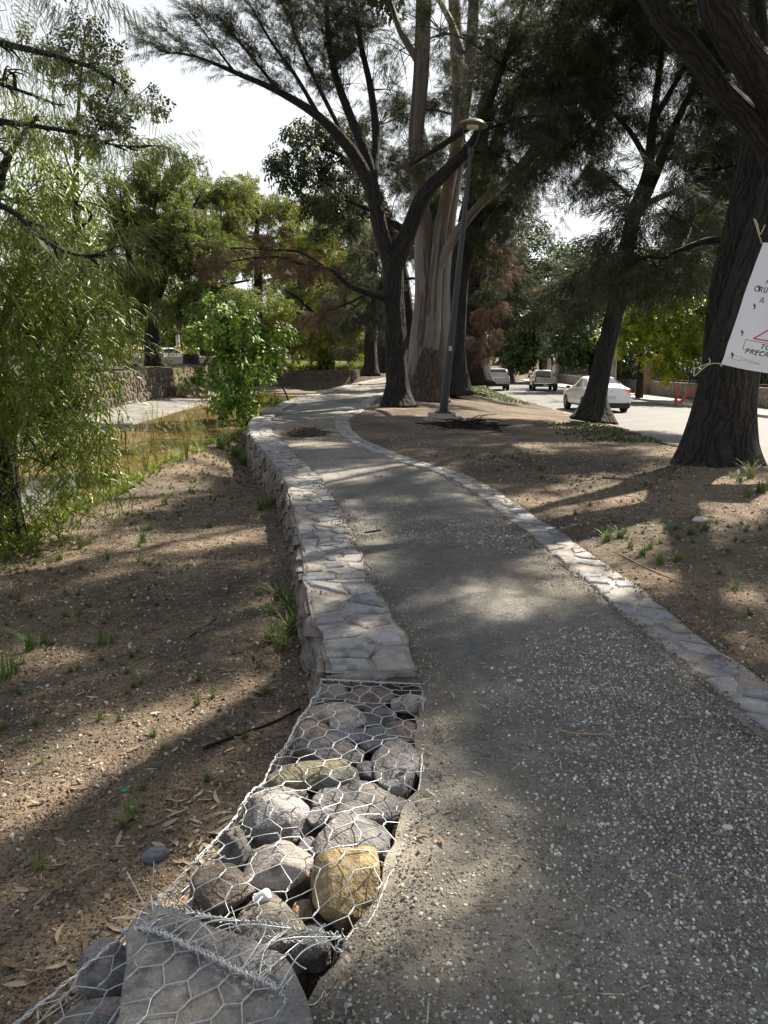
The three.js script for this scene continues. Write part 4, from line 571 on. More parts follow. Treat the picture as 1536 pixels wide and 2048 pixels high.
// openings in the canopy through which the sun reaches the ground: foot of the beam and its half width
const shafts = [];
{
  const g = (u, v, r) => { const y = u < 620 && v > 850 ? -0.28 : 0.0; shafts.push({ p: groundAt(u, v, y).p, r }); };
  const run = (list, r) => { for (let i = 0; i < list.length - 1; i++) for (let k = 0; k < 3; k++) g(lerp(list[i][0], list[i + 1][0], k / 3), lerp(list[i][1], list[i + 1][1], k / 3), r); };
  run([[0, 1122], [100, 1092], [200, 1085], [330, 1074], [430, 1064], [570, 1042]], 0.24);
  run([[598, 1342], [560, 1370], [520, 1396], [460, 1428], [400, 1452], [330, 1480], [250, 1500], [130, 1510], [40, 1545], [0, 1600]], 0.1);
  run([[180, 1035], [300, 990], [400, 945]], 0.3); run([[430, 905], [480, 870]], 0.5);
  g(745, 1103, 0.16); g(690, 1085, 0.15); g(650, 1060, 0.2); g(640, 1165, 0.14); g(700, 1170, 0.1); g(1030, 1190, 0.17); g(1080, 1190, 0.13); g(945, 1237, 0.12); g(980, 1240, 0.08);
  run([[700, 938], [800, 930]], 0.25); g(640, 962, 0.3); g(600, 930, 0.3); run([[520, 850], [640, 852]], 0.35); g(590, 885, 0.3); run([[560, 822], [700, 812]], 0.4); run([[640, 795], [730, 785]], 0.5); run([[660, 778], [750, 765]], 0.6);
  run([[905, 1735], [870, 1700], [850, 1620], [850, 1560]], 0.03); g(880, 1770, 0.07); g(820, 1860, 0.05); g(930, 1725, 0.07);
  run([[985, 1000], [1060, 1060], [1130, 1110], [1200, 1150], [1290, 1188]], 0.12); run([[860, 940], [940, 985]], 0.15);
  run([[1150, 958], [1230, 1000], [1330, 985], [1480, 972]], 0.22); g(1120, 1005, 0.25); g(1010, 892, 0.25); g(1110, 888, 0.2); run([[1210, 1072], [1330, 1120]], 0.22); g(1410, 1060, 0.2); run([[1000, 800], [1130, 820]], 0.4); g(980, 860, 0.3);
  run([[690, 1745], [705, 1790]], 0.1); g(565, 1735, 0.08); run([[330, 1900], [500, 1960]], 0.12); run([[300, 1990], [480, 2030]], 0.12); g(540, 1850, 0.06);
  for (const [x, y, z, r] of [[-3.3, 2.6, -7.6, 0.9], [-3.3, 1.2, -7.6, 0.8], [-3.6, 3.6, -7.8, 0.7], [-3.8, 0.2, -7.4, 0.6]]) shafts.push({ p: V(x, y, z), r });
  for (const [u, v, d, r] of [[450, 650, 18.4, 0.9], [480, 720, 18.4, 0.9], [470, 790, 18.4, 0.7], [340, 850, 12.6, 0.7], [310, 800, 12.6, 0.5]]) shafts.push({ p: at(u, v, d), r });
  for (let d = 7; d < 34; d += 1) shafts.push({ p: V(crestX(d) - 0.2, -0.4, -d), r: 0.35 });
}
function sunny(w, mode) { for (const s of shafts) { if (mode === 2 && s.r < 0.65) continue; const x = w.x - s.p.x, y = w.y - s.p.y, z = w.z - s.p.z, t = x * sunDir.x + y * sunDir.y + z * sunDir.z; if (t < 2.5) continue; const q = x * x + y * y + z * z - t * t, R = s.r + 0.2; if (q < R * R) return true; } return false; }
// limbs: first one is the trunk. clumps: {c, r:[rx,ry,rz], n, from?}. fringe: sprays along a limb
function tree(o) {
  const r = rngOf(o.seed), base = o.limbs[0][0].clone(), root = thing(o.name, o.label, o.category ?? 'tree', base, o.group), rel = p => { const q = p.clone().sub(base); q.r = p.r; return q; };
  const mat = o.bark ?? M.bark;
  o.limbs.forEach((L, k) => { const pts = L.map(rel), big = L[0].r > 0.15; const g = tube(pts, L.map(p => p.r), big ? (o.sides ?? 18) : 8, big ? (o.rough ?? 0.12) : 0.06, k === 0 ? 8 : 5, o.seed + k); if (k === 0 && o.flare) { const q = g.attributes.position; const R = L[0].r; for (let i = 0; i < q.count; i++) { const y = q.getY(i), a = Math.atan2(q.getZ(i), q.getX(i)); if (y < R * 2.4) { const f = 1 + o.flare * Math.pow(Math.max(0, 1 - y / (R * 2.4)), 2) * (0.55 + 0.6 * Math.abs(noise3(Math.cos(a) * 2, Math.sin(a) * 2, o.seed))); q.setX(i, q.getX(i) * f); q.setZ(i, q.getZ(i) * f); } } g.computeVertexNormals(); } part(k === 0 ? 'trunk' : 'limb', g, k === 0 && o.butt ? o.butt : mat, root); });
  const tw = [], M4 = [], cols = [], ob = new THREE.Object3D(), down = V(0, -1, 0), tint = o.tint ?? [1, 1, 1], droop = o.droop ?? 0.35, scl = o.scale ?? 1;
  const push = (p, dir, s, k = 1) => { if (o.shafts !== 0 && sunny(p.clone().add(base), o.shafts ?? 1)) return; orient(ob, p, dir, (r() - 0.5) * 1.6, s * scl); M4.push(ob.matrix.clone()); const v = (0.5 + 0.85 * r()) * k, yl = r() < 0.12 ? 1.35 : 1; cols.push([v * tint[0] * (0.85 + 0.3 * r()) * yl, v * tint[1] * (yl > 1 ? 1.08 : 1), v * tint[2] * (0.8 + 0.4 * r())]); };
  const nodes = []; o.limbs.forEach((L, k) => { const c = L.length > 2 ? new THREE.CatmullRomCurve3(L, false, 'centripetal') : new THREE.LineCurve3(L[0], L[1]); for (let i = k ? 1 : 5; i <= 10; i++) nodes.push(c.getPoint(i / 10)); });
  for (const c of o.clumps ?? []) {
    let best = null, bd = 1e9; for (const q of nodes) { const dd = q.distanceTo(c.c) + Math.max(0, q.y - c.c.y) * 0.6; if (dd < bd) { bd = dd; best = q; } }
    if (o.twigs !== 0 && bd < 14) { const mid = best.clone().lerp(c.c, 0.5).add(V((r() - 0.5) * 0.5, 0.12 * bd, (r() - 0.5) * 0.5)), w = (o.twigs ?? 1) * Math.min(0.09, 0.015 + bd * 0.011); tw.push(tube([rel(best), rel(mid), rel(c.c)], [w, w * 0.7, w * 0.35], 6, 0.05, 5));
      const nt = c.t ?? 11; for (let k = 0; k < nt; k++) { const e = c.c.clone().add(V((r() * 2 - 1) * c.r[0] * 0.85, (r() * 2 - 1) * c.r[1] * 0.8, (r() * 2 - 1) * c.r[2] * 0.85)), a = r() < 0.5 ? c.c : mid.clone().lerp(c.c, r()); const m = a.clone().lerp(e, 0.5).add(V(0, 0.1 * a.distanceTo(e), 0)); tw.push(tube([rel(a), rel(m), rel(e)], [w * 0.4, w * 0.3, w * 0.12], 5, 0, 3)); } }
    const src = (o.twigs !== 0 && bd < 14) ? best : c.c;
    const subs = [], per = o.sub ?? 11; for (let k = 0; k < Math.max(2, c.n / per); k++) { const q = rdir(r), l = q.length(); if (l > 1) { k--; continue; } q.multiplyScalar(Math.pow(l, -0.35)); subs.push(q); }
    const rr = o.spread ?? 0.3 * scl;
    for (let k = 0; k < c.n; k++) { const q = subs[k % subs.length], j = rdir(r); j.multiplyScalar(rr * Math.pow(r(), 0.3)); j.y *= 0.6; const p = c.c.clone().add(V(q.x * c.r[0], q.y * c.r[1], q.z * c.r[2])).add(j), dir = V(q.x * 0.5, q.y * 0.3, q.z * 0.5).addScaledVector(j, 1.3 / rr).addScaledVector(c.c.clone().sub(src).normalize(), 0.3).addScaledVector(down, droop * (0.6 + 0.8 * r())).add(rdir(r, 0.45)); if (o.open && noise3(p.x * o.open, p.y * o.open, p.z * o.open + o.seed) < (o.hole ?? -0.15)) continue; push(rel(p), dir, 0.75 + 0.5 * r()); }
  }
  for (const f of o.fringe ?? []) { const L = f.limb, c = new THREE.CatmullRomCurve3(L, false, 'centripetal'); for (let k = 0; k < f.n; k++) { const t = lerp(f.t0 ?? 0.2, 1, r()), p = c.getPoint(t), T = c.getTangent(t), side = rdir(r, f.spread ?? 0.8); const dir = T.clone().multiplyScalar(f.fwd ?? 0.8).add(side).addScaledVector(V(0, 1, 0), f.up ?? 0.2); const off = (f.reach ?? 0.6) * Math.pow(r(), 0.7) * (1.1 - 0.5 * t); const e = p.clone().addScaledVector(dir.clone().normalize(), off); if (k % 4 === 0) tw.push(tube([rel(p), rel(e)], [0.012, 0.004], 4)); push(rel(e), dir, 0.7 + 0.5 * r()); } }
  if (tw.length) tag(part('branches', merge(tw), mat, root), null, null, null, 'stuff');
  if (M4.length) { const m = new THREE.InstancedMesh(o.leaf, o.leafMat, M4.length), cc = new THREE.Color(); M4.forEach((x, i) => { m.setMatrixAt(i, x); m.setColorAt(i, cc.setRGB(...cols[i])); }); m.name = 'crown'; m.userData.kind = 'stuff'; shade(m); root.add(m); }
  return root;
}
// clump from the photograph: centre pixel, distance, half sizes in pixels, depth in metres, number of sprays
const C = (u, v, d, ru, rv, rd, n) => { const t = d / F; return { c: at(u, v, d), r: [ru * t, rv * t, rd], n }; };
const L = {
  cas: spray.needle(1), cas2: spray.needle(2), tuft: spray.tuft(3), broad: spray.broad(4), willow: spray.willow(5), feather: spray.feather(6), pinnate: spray.pinnate(7),
};
const LM = {
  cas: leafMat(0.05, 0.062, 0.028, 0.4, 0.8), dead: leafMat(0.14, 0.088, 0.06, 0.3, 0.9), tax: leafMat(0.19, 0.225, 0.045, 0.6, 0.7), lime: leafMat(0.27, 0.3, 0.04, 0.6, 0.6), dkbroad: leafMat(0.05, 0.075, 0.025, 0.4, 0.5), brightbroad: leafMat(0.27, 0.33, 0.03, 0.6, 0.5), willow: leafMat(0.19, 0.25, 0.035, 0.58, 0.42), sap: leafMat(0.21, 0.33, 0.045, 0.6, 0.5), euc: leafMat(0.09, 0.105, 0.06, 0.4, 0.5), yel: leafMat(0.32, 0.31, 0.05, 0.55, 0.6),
};
// ------------------------------------------------ T6: big tree on the right with the banner
const big = (() => {
  const trunk = P4([[1434, 944, 10.5, 0.47], [1440, 880, 10.5, 0.41], [1458, 770, 10.5, 0.36], [1484, 640, 10.4, 0.335], [1520, 520, 10.3, 0.31], [1556, 420, 10.2, 0.29], [1580, 330, 10.1, 0.27]]);
  const limbA = [...P4([[1572, 360, 10.1, 0.172], [1520, 262, 10, 0.148], [1450, 190, 9.9, 0.136], [1390, 112, 9.8, 0.129], [1325, 36, 9.7, 0.117], [1285, -40, 9.6, 0.101]]), ...W4([[2.6, 7.4, -9.4, 0.078], [1.6, 9.2, -9, 0.023]])];
  const limbB = [...P4([[1580, 345, 10.1, 0.203], [1560, 220, 9.8, 0.203], [1510, 140, 9.6, 0.195], [1462, 70, 9.4, 0.179], [1428, -10, 9.2, 0.164]]), ...W4([[3.7, 7.4, -8.8, 0.133], [3.5, 9.4, -8.2, 0.078], [3.0, 11, -7.6, 0.031]])];
  const limbC = W4([[4.93, 3.5, -10.1, 0.22], [5.5, 4.9, -10.2, 0.18], [6.3, 7.2, -10, 0.13], [7, 9.6, -9.6, 0.06]]);
  const stem2 = P4([[1448, 850, 10.9, 0.28], [1444, 700, 11, 0.25], [1462, 560, 11.1, 0.24], [1488, 440, 11.2, 0.22], [1512, 300, 11.4, 0.19], [1520, 140, 11.6, 0.14], [1510, -40, 11.8, 0.08]]);
  const low = W4([[5.0, 2.9, -11.1, 0.06], [4.6, 3.05, -11.3, 0.05], [4.1, 2.9, -11.5, 0.03]]);
  const cl = (x, y, z, a, b, c, n) => ({ c: V(x, y, z), r: [a, b, c], n });
  tree({ name: 'casuarina_tree', label: 'massive dark leaning tree at right edge with the white banner tied to it', group: 'casuarina trees', seed: 6, flare: 0.4, rough: 0.13, sides: 32, limbs: [trunk, limbA, limbB, limbC, stem2, low], leaf: L.cas, leafMat: LM.cas, droop: 0.5, scale: 1.15,
    clumps: [cl(3.6, 9.2, -8.6, 1.8, 1.3, 1.8, 420), cl(2.0, 10.0, -8.4, 1.7, 1.1, 1.6, 360), cl(4.6, 10.6, -7.2, 1.9, 1.3, 1.7, 420), cl(6.6, 9.6, -9.2, 1.9, 1.6, 1.8, 380), cl(5.2, 8.4, -11.4, 1.7, 1.3, 1.5, 360), cl(3.0, 11.4, -6.2, 1.8, 1.1, 1.5, 380), cl(6.6, 11.2, -6.6, 1.9, 1.3, 1.6, 360), cl(1.2, 11.2, -6.8, 1.4, 0.9, 1.3, 220), cl(5.6, 6.9, -10.2, 1.3, 0.9, 1.2, 220), cl(7.6, 7.2, -10.4, 1.4, 1.2, 1.4, 240), cl(4.4, 7.6, -9.6, 1.3, 0.8, 1.2, 160), cl(8.0, 9.5, -6.4, 1.8, 1.3, 1.6, 300), cl(4.3, 3.5, -12.2, 0.7, 0.6, 0.8, 120), cl(4.1, 2.8, -12.4, 0.7, 0.5, 0.7, 100)] });
  return trunk;
})();
// canopy of the trees standing right of the frame: only their shade is in the picture
{
  const cl = (x, y, z, a, b, c, n) => ({ c: V(x, y, z), r: [a, b, c], n });
  tree({ name: 'casuarina_tree', label: 'tall casuarina at the near road edge just outside the frame at right', group: 'casuarina trees', seed: 16, flare: 0.3, limbs: [W4([[4.9, -0.1, -4.6, 0.4], [4.95, 2, -4.6, 0.33], [4.8, 5, -4.7, 0.27], [4.6, 8, -4.8, 0.18], [4.3, 11, -5, 0.08]])], leaf: L.cas2, leafMat: LM.cas, droop: 0.5, scale: 1.15,
    clumps: [cl(5.4, 8.2, -4.4, 1.9, 1.3, 1.8, 420), cl(3.4, 9.2, -5.0, 1.7, 1.2, 1.6, 340), cl(6.8, 9.6, -4.4, 1.9, 1.4, 1.8, 380), cl(4.6, 11.4, -4.2, 1.9, 1.3, 1.8, 400), cl(6.4, 7.2, -5.6, 1.4, 1.0, 1.4, 260), cl(3.2, 7.0, -4.2, 1.1, 0.7, 1.1, 140), cl(7.4, 11.6, -3.6, 1.8, 1.2, 1.7, 300), cl(5.6, 9.4, -2.8, 1.7, 1.1, 1.5, 300), cl(5.1, 8.5, -7.4, 1.5, 0.9, 1.4, 320), cl(6.2, 9.2, -6.2, 1.5, 1.0, 1.4, 320), cl(4.5, 8.4, -6.0, 1.4, 0.8, 1.3, 280), cl(6.6, 8.5, -8.2, 1.4, 0.9, 1.3, 260), cl(5.4, 10.4, -5.4, 1.6, 1.0, 1.4, 280), cl(7.4, 8.4, -6.6, 1.4, 1.0, 1.4, 260), cl(2.6, 9.4, -2.6, 1.7, 1.0, 1.6, 240), cl(3.6, 9.8, 0.2, 1.9, 1.1, 1.8, 280), cl(5.6, 9.2, 0.6, 1.8, 1.2, 1.8, 260), cl(1.4, 10.2, -0.6, 1.7, 1.0, 1.6, 220)] });
}
// ------------------------------------------------ T5: slim leaning tree by the kerb
{
  const trunk = P4([[1178, 842, 21, 0.38], [1192, 790, 21, 0.29], [1212, 700, 21, 0.25], [1238, 580, 21, 0.225], [1252, 500, 21, 0.21], [1272, 420, 21, 0.2]]);
  const a = P4([[1270, 425, 21, 0.17], [1296, 340, 21, 0.13], [1305, 250, 21, 0.11], [1318, 150, 21, 0.085], [1330, 40, 21, 0.06], [1340, -80, 21, 0.03]]), b = P4([[1275, 425, 21, 0.16], [1312, 345, 21, 0.13], [1350, 250, 21, 0.1], [1390, 165, 21, 0.08], [1430, 60, 20.5, 0.06], [1460, -60, 20, 0.03]]), c = P4([[1280, 415, 21, 0.1], [1320, 395, 20.6, 0.08], [1370, 375, 20.2, 0.06], [1430, 340, 19.8, 0.045], [1500, 330, 19.5, 0.02]]), e = P4([[1300, 330, 21, 0.08], [1250, 250, 21.5, 0.06], [1190, 200, 22, 0.04], [1130, 190, 22, 0.02]]), f = P4([[1308, 240, 21, 0.08], [1360, 150, 21, 0.06], [1400, 80, 21, 0.04]]), g = P4([[1262, 395, 21, 0.05], [1215, 355, 21, 0.04], [1160, 340, 21, 0.02]]), lo = P4([[1245, 540, 21, 0.07], [1300, 510, 21.2, 0.05], [1360, 505, 21.4, 0.02]]);
  tree({ name: 'casuarina_tree', label: 'slim leaning dark tree at the kerb in front of the white sedan', group: 'casuarina trees', seed: 5, flare: 0.8, limbs: [trunk, a, b, c, e, f, g, lo], leaf: L.cas, leafMat: LM.cas, droop: 0.55, scale: 1.15,
    clumps: [C(1150, 310, 21, 85, 60, 1, 190), C(1120, 190, 21.5, 80, 80, 1.2, 240), C(1250, 110, 21, 90, 70, 1.2, 200), C(1380, 60, 21, 90, 70, 1.3, 220), C(1430, 150, 20.5, 70, 60, 1.2, 220), C(1300, 60, 21, 90, 60, 1.2, 170), C(1500, 60, 20, 80, 70, 1.2, 220), C(1370, 180, 20.5, 70, 50, 1, 70), C(1500, 240, 19.8, 60, 60, 1.1, 200), C(1400, 250, 20, 60, 50, 1, 110), C(1230, 210, 21.5, 70, 50, 1, 120), C(1450, 320, 19.8, 80, 60, 1.1, 300), C(1410, 410, 20, 65, 45, 1, 200), C(1500, 420, 20, 70, 80, 1, 200), C(1385, 500, 21, 60, 45, 1, 160), C(1200, 30, 21, 90, 60, 1.3, 190), C(1205, 545, 21.5, 70, 34, 0.9, 110), C(1290, 545, 21, 60, 30, 0.9, 60), C(1200, 360, 21, 34, 30, 0.8, 26), C(1360, 300, 20.6, 50, 40, 1, 36), C(1160, 600, 21.5, 50, 40, 0.8, 70),
      ...[[3.1, 10.0, -15.4], [3.7, 10.6, -17.6], [4.2, 10.4, -19.6], [5.6, 10.2, -15.4], [5.2, 11.4, -18.2], [7.2, 10.4, -16.6], [2.2, 10.8, -16.8], [6.6, 12.0, -20.0], [8.4, 11.0, -18.8], [4.6, 9.9, -12.6], [2.6, 10.6, -13.2], [7.4, 11.2, -20.4], [8.6, 10.6, -22.4], [6.6, 10.8, -24.4], [9.2, 11.2, -24.8], [8.8, 10.2, -16.2], [7.2, 10.2, -13.6]].map(([x, y, z]) => ({ c: V(x, y, z), r: [1.5, 1.0, 1.4], n: 300 }))] });
}
// ------------------------------------------------ T1: forked casuarina by the path
{
  const trunk = P4([[799, 815, 22, 0.36], [795, 760, 22, 0.31], [792, 680, 22, 0.29], [788, 600, 22, 0.28], [787, 545, 22, 0.29], [790, 505, 22, 0.26]]);
  const l1 = P4([[784, 530, 22, 0.24], [762, 460, 22, 0.21], [745, 385, 22, 0.19], [705, 305, 21.8, 0.16], [640, 235, 21.5, 0.12], [560, 185, 21.2, 0.085], [470, 145, 21, 0.055], [390, 113, 20.8, 0.03], [322, 103, 20.6, 0.012]]);
  const l2 = P4([[752, 405, 22, 0.17], [735, 320, 22.2, 0.14], [700, 230, 22.4, 0.11], [668, 140, 22.6, 0.09], [655, 40, 22.8, 0.07], [660, -90, 23, 0.04]]);
  const l3 = P4([[745, 370, 22, 0.13], [752, 280, 22.6, 0.11], [742, 180, 23, 0.09], [720, 80, 23.4, 0.07], [700, -60, 23.8, 0.03]]);
  const r1 = P4([[792, 525, 22, 0.25], [822, 450, 22, 0.22], [850, 385, 22, 0.2], [895, 340, 22, 0.18], [950, 280, 22, 0.14], [985, 190, 22.4, 0.11], [1020, 90, 22.8, 0.08], [1060, -30, 23, 0.04]]);
  const t1 = P4([[640, 235, 21.5, 0.06], [590, 150, 21.4, 0.05], [540, 80, 21.2, 0.035], [500, 10, 21, 0.02]]), t2 = P4([[705, 305, 21.8, 0.07], [640, 180, 21.6, 0.055], [590, 70, 21.4, 0.04], [560, -40, 21, 0.02]]), t3 = P4([[560, 185, 21.2, 0.05], [500, 110, 21, 0.035], [450, 50, 20.8, 0.015]]), t4 = P4([[470, 145, 21, 0.035], [420, 80, 20.8, 0.02], [390, 40, 20.6, 0.01]]);
  const rt = P4([[935, 255, 22, 0.1], [870, 300, 22.6, 0.07], [820, 330, 23, 0.03]]);
  tree({ name: 'casuarina_tree', shafts: 2, label: 'black forked tree beside the path whose wispy limb reaches left over the sky', group: 'casuarina trees', seed: 1, flare: 0.8, limbs: [trunk, l1, l2, l3, r1, t1, t2, t3, t4, rt], leaf: L.cas2, leafMat: LM.cas, droop: 0.15, scale: 0.95, open: 0.9, hole: -0.16,
    fringe: [{ limb: l1, n: 150, t0: 0.5, up: 0.45, reach: 1.2, spread: 0.6, fwd: 0.9 }, { limb: t1, n: 85, up: 0.3, reach: 0.8, spread: 0.6 }, { limb: t2, n: 120, up: 0.3, reach: 0.9, spread: 0.6 }, { limb: t3, n: 70, up: 0.3, reach: 0.8, spread: 0.6 }, { limb: t4, n: 36, up: 0.3, reach: 0.7, spread: 0.6 }, { limb: l2, n: 260, t0: 0.35, up: 0.2, reach: 1.2 }, { limb: l3, n: 200, t0: 0.35, up: 0.2, reach: 1.2 }, { limb: r1, n: 220, t0: 0.5, up: 0.1, reach: 1.4 }],
    clumps: [C(680, 30, 23, 80, 60, 1.2, 190), C(760, 60, 23.5, 80, 70, 1.2, 220), C(780, 180, 23.5, 70, 80, 1.2, 240), C(700, 170, 22.8, 60, 60, 1, 120), C(820, 300, 24, 60, 70, 1, 170), C(880, 60, 23, 90, 70, 1.3, 260), C(1000, 60, 23, 90, 80, 1.3, 280), C(1060, 160, 23, 80, 70, 1.2, 220), C(960, 160, 23, 70, 70, 1.2, 170), C(980, 300, 23, 70, 70, 1, 190), C(1110, 60, 23, 80, 70, 1.3, 210), C(1160, 250, 22.5, 60, 60, 1.1, 160), C(1040, 330, 23, 70, 60, 1, 170), C(620, -60, 22, 140, 60, 1.8, 240), C(850, -80, 22.5, 160, 70, 2, 320), C(1060, -80, 22.5, 140, 70, 2, 320)] });
}
// ------------------------------------------------ T2: smooth barked eucalyptus with several stems
{
  const trunk = P4([[852, 802, 26, 0.7], [853, 770, 26, 0.62], [856, 730, 26, 0.55], [862, 690, 26, 0.46], [866, 660, 26, 0.36]]);
  const s1 = P4([[838, 760, 26, 0.4], [842, 690, 26, 0.38], [850, 600, 26, 0.32], [848, 520, 26, 0.29], [846, 450, 25.8, 0.27], [836, 380, 25.6, 0.24], [832, 280, 25.4, 0.24], [842, 150, 25.2, 0.24], [848, 0, 25, 0.22], [850, -160, 25, 0.18]]);
  const s2 = P4([[876, 740, 26.2, 0.36], [880, 640, 26.2, 0.31], [884, 540, 26.3, 0.27], [896, 440, 26.4, 0.25], [912, 330, 26.5, 0.24], [918, 200, 26.5, 0.22], [912, 60, 26.5, 0.2], [905, -120, 26.5, 0.16]]);
  const s3 = P4([[862, 700, 25.8, 0.3], [868, 600, 25.8, 0.25], [876, 500, 25.7, 0.22], [892, 400, 25.6, 0.2], [910, 310, 25.5, 0.19], [932, 190, 25.4, 0.18], [945, 60, 25.2, 0.17], [950, -100, 25, 0.13]]);
  const s4 = P4([[872, 545, 25.8, 0.17], [905, 480, 25.4, 0.16], [955, 415, 25, 0.14], [1005, 370, 24.6, 0.11], [1070, 290, 24, 0.08], [1130, 200, 23.5, 0.04]]);
  const stub = P4([[842, 350, 25.5, 0.2], [822, 335, 25.2, 0.16], [806, 326, 25, 0.15]]);
  const br = P4([[840, 130, 25.2, 0.12], [800, 60, 25, 0.1], [780, 0, 25, 0.07]]), br2 = P4([[925, 110, 25.4, 0.12], [900, 40, 25.2, 0.1], [860, -30, 25, 0.06]]);
  tree({ name: 'eucalyptus_tree', shafts: 2, label: 'pale pink and grey smooth barked eucalyptus with several stems behind the lamp post', seed: 2, flare: 0.25, rough: 0.1, sides: 28, bark: M.euc, butt: std({ map: barkMap, bumpMap: barkBump, bumpScale: 0.04, color: RGB(3.4, 2.7, 2.3) }), limbs: [trunk, s1, s2, s3, s4, stub, br, br2], leaf: L.broad, leafMat: LM.euc, droop: 0.8, scale: 0.9,
    clumps: [C(930, -60, 25, 90, 60, 1.2, 180), C(1000, 130, 25, 50, 50, 1, 70), C(1110, 120, 23.5, 60, 60, 1, 110), C(820, -60, 25, 90, 60, 1.2, 160), C(1140, 170, 23, 50, 60, 1, 90)] });
}
// ------------------------------------------------ more dark trees in the row behind
{
  const row = (label, seed, base, tops, clumps, extra = {}) => tree({ name: 'casuarina_tree', label, shafts: 2, group: 'casuarina trees', seed, flare: 0.6, limbs: [base, ...tops], leaf: seed % 2 ? L.cas : L.cas2, leafMat: LM.cas, droop: 0.5, scale: 1.25, open: 0.7, hole: -0.08, clumps, ...extra });
  row('dark straight tree close behind the eucalyptus trunk', 30, P4([[908, 790, 30, 0.55], [906, 700, 30, 0.45], [915, 560, 30, 0.4], [940, 420, 30, 0.34], [965, 250, 30, 0.26], [985, 80, 30, 0.18]]), [P4([[925, 500, 30, 0.2], [985, 400, 30, 0.16], [1060, 320, 29.5, 0.12], [1150, 220, 29, 0.06]]), P4([[945, 400, 30, 0.18], [1000, 260, 30, 0.12], [1080, 130, 30, 0.06]])],
    [C(960, 180, 30, 90, 80, 1.6, 280), C(1050, 250, 30, 80, 70, 1.5, 250), C(880, 200, 30.5, 70, 80, 1.4, 240), C(1080, 120, 30, 80, 70, 1.5, 210), C(980, 60, 30, 90, 70, 1.6, 220), C(800, 100, 30.5, 80, 80, 1.5, 210), C(1160, 180, 30, 70, 70, 1.5, 140), C(760, 250, 30.5, 60, 70, 1.4, 200), C(1000, 350, 30, 70, 60, 1.3, 260), C(990, 420, 30, 60, 60, 1.2, 200), C(1050, 400, 30, 60, 50, 1.2, 170), C(960, 520, 30, 40, 60, 1, 110), C(860, 380, 30.5, 60, 80, 1.2, 180), C(1130, 300, 29.5, 60, 50, 1.2, 140)]);
  row('broad dark trunk at the end of the tree row left of the silver car', 31, P4([[945, 770, 36, 0.75], [942, 680, 36, 0.6], [950, 560, 36, 0.5], [960, 420, 36, 0.4], [1000, 260, 36, 0.25]]), [P4([[955, 500, 36, 0.26], [1020, 400, 36, 0.2], [1090, 320, 35.5, 0.1]]), P4([[948, 600, 36, 0.2], [990, 560, 36, 0.15], [1050, 540, 35.5, 0.06]])],
    [C(1010, 480, 36, 60, 60, 1.5, 220), C(1070, 440, 35.5, 55, 55, 1.4, 150), C(1060, 550, 35.5, 60, 45, 1.3, 200), C(1020, 600, 35.5, 45, 40, 1.2, 140), C(1090, 600, 35, 45, 45, 1.1, 100), C(960, 610, 35.5, 40, 60, 1, 130), C(1040, 640, 35, 40, 30, 1, 60), C(890, 450, 36, 60, 70, 1.4, 200), C(900, 580, 36, 40, 60, 1.2, 130)]);
  row('dark tree behind the eucalyptus on the path side', 32, P4([[876, 790, 33, 0.6], [880, 700, 33, 0.5], [885, 560, 33, 0.42], [870, 400, 33, 0.32], [830, 220, 33, 0.2]]), [P4([[880, 540, 33, 0.2], [820, 470, 33, 0.16], [740, 420, 33, 0.1], [690, 400, 33, 0.05]])],
    [C(740, 440, 33, 60, 50, 1.5, 200), C(690, 420, 33, 45, 45, 1.3, 130), C(800, 380, 33, 60, 60, 1.4, 200), C(740, 330, 33.5, 60, 60, 1.4, 180), C(840, 470, 33, 50, 60, 1.3, 180), C(720, 530, 33, 50, 50, 1.2, 160), C(760, 590, 33, 40, 50, 1.1, 130), C(820, 560, 33.5, 40, 60, 1.1, 140), C(700, 620, 34, 45, 45, 1.1, 120)]);
  row('thin dark trunk where the far path bends away', 33, P4([[742, 752, 44, 0.4], [741, 690, 44, 0.33], [744, 600, 44, 0.28], [750, 480, 44, 0.2]]), [P4([[743, 660, 44, 0.14], [712, 625, 43.5, 0.1], [690, 612, 43, 0.06]])],
    [C(720, 600, 44, 50, 45, 1.5, 200), C(770, 560, 44, 50, 50, 1.5, 170), C(735, 520, 44.5, 60, 50, 1.6, 200), C(760, 650, 44, 40, 40, 1.2, 130), C(700, 660, 43.5, 40, 40, 1.2, 120)]);
  row('second thin dark trunk close behind the far path bend', 34, P4([[766, 746, 48, 0.4], [766, 690, 48, 0.34], [768, 600, 48, 0.28], [775, 480, 48, 0.18]]), [], [C(790, 600, 48, 50, 60, 1.6, 190), C(760, 500, 48, 60, 50, 1.6, 180), C(800, 680, 48, 30, 40, 1.2, 90)]);
  // broad leaved foliage hanging left of the fork
  tree({ name: 'broadleaf_tree', shafts: 0, label: 'leafy dark tree whose hanging leaves edge the sky left of the fork', seed: 35, limbs: [P4([[820, 785, 38, 0.4], [815, 640, 38, 0.34], [790, 480, 38, 0.26], [740, 360, 37, 0.18], [680, 320, 36, 0.1]]), P4([[740, 360, 37, 0.12], [660, 300, 35.5, 0.07], [600, 290, 35, 0.03]])], leaf: L.broad, leafMat: LM.dkbroad, droop: 0.9, scale: 1.05, clumps: [C(610, 320, 35, 50, 45, 1.3, 110), C(650, 380, 35.5, 45, 40, 1.2, 100), C(590, 270, 35, 30, 22, 0.8, 40), C(680, 300, 36, 50, 50, 1.4, 130), C(640, 260, 36, 40, 40, 1.2, 80), C(720, 380, 36.5, 50, 50, 1.4, 120), C(560, 330, 34.5, 22, 20, 0.7, 26), C(670, 430, 36, 40, 30, 1.2, 70)] });
}
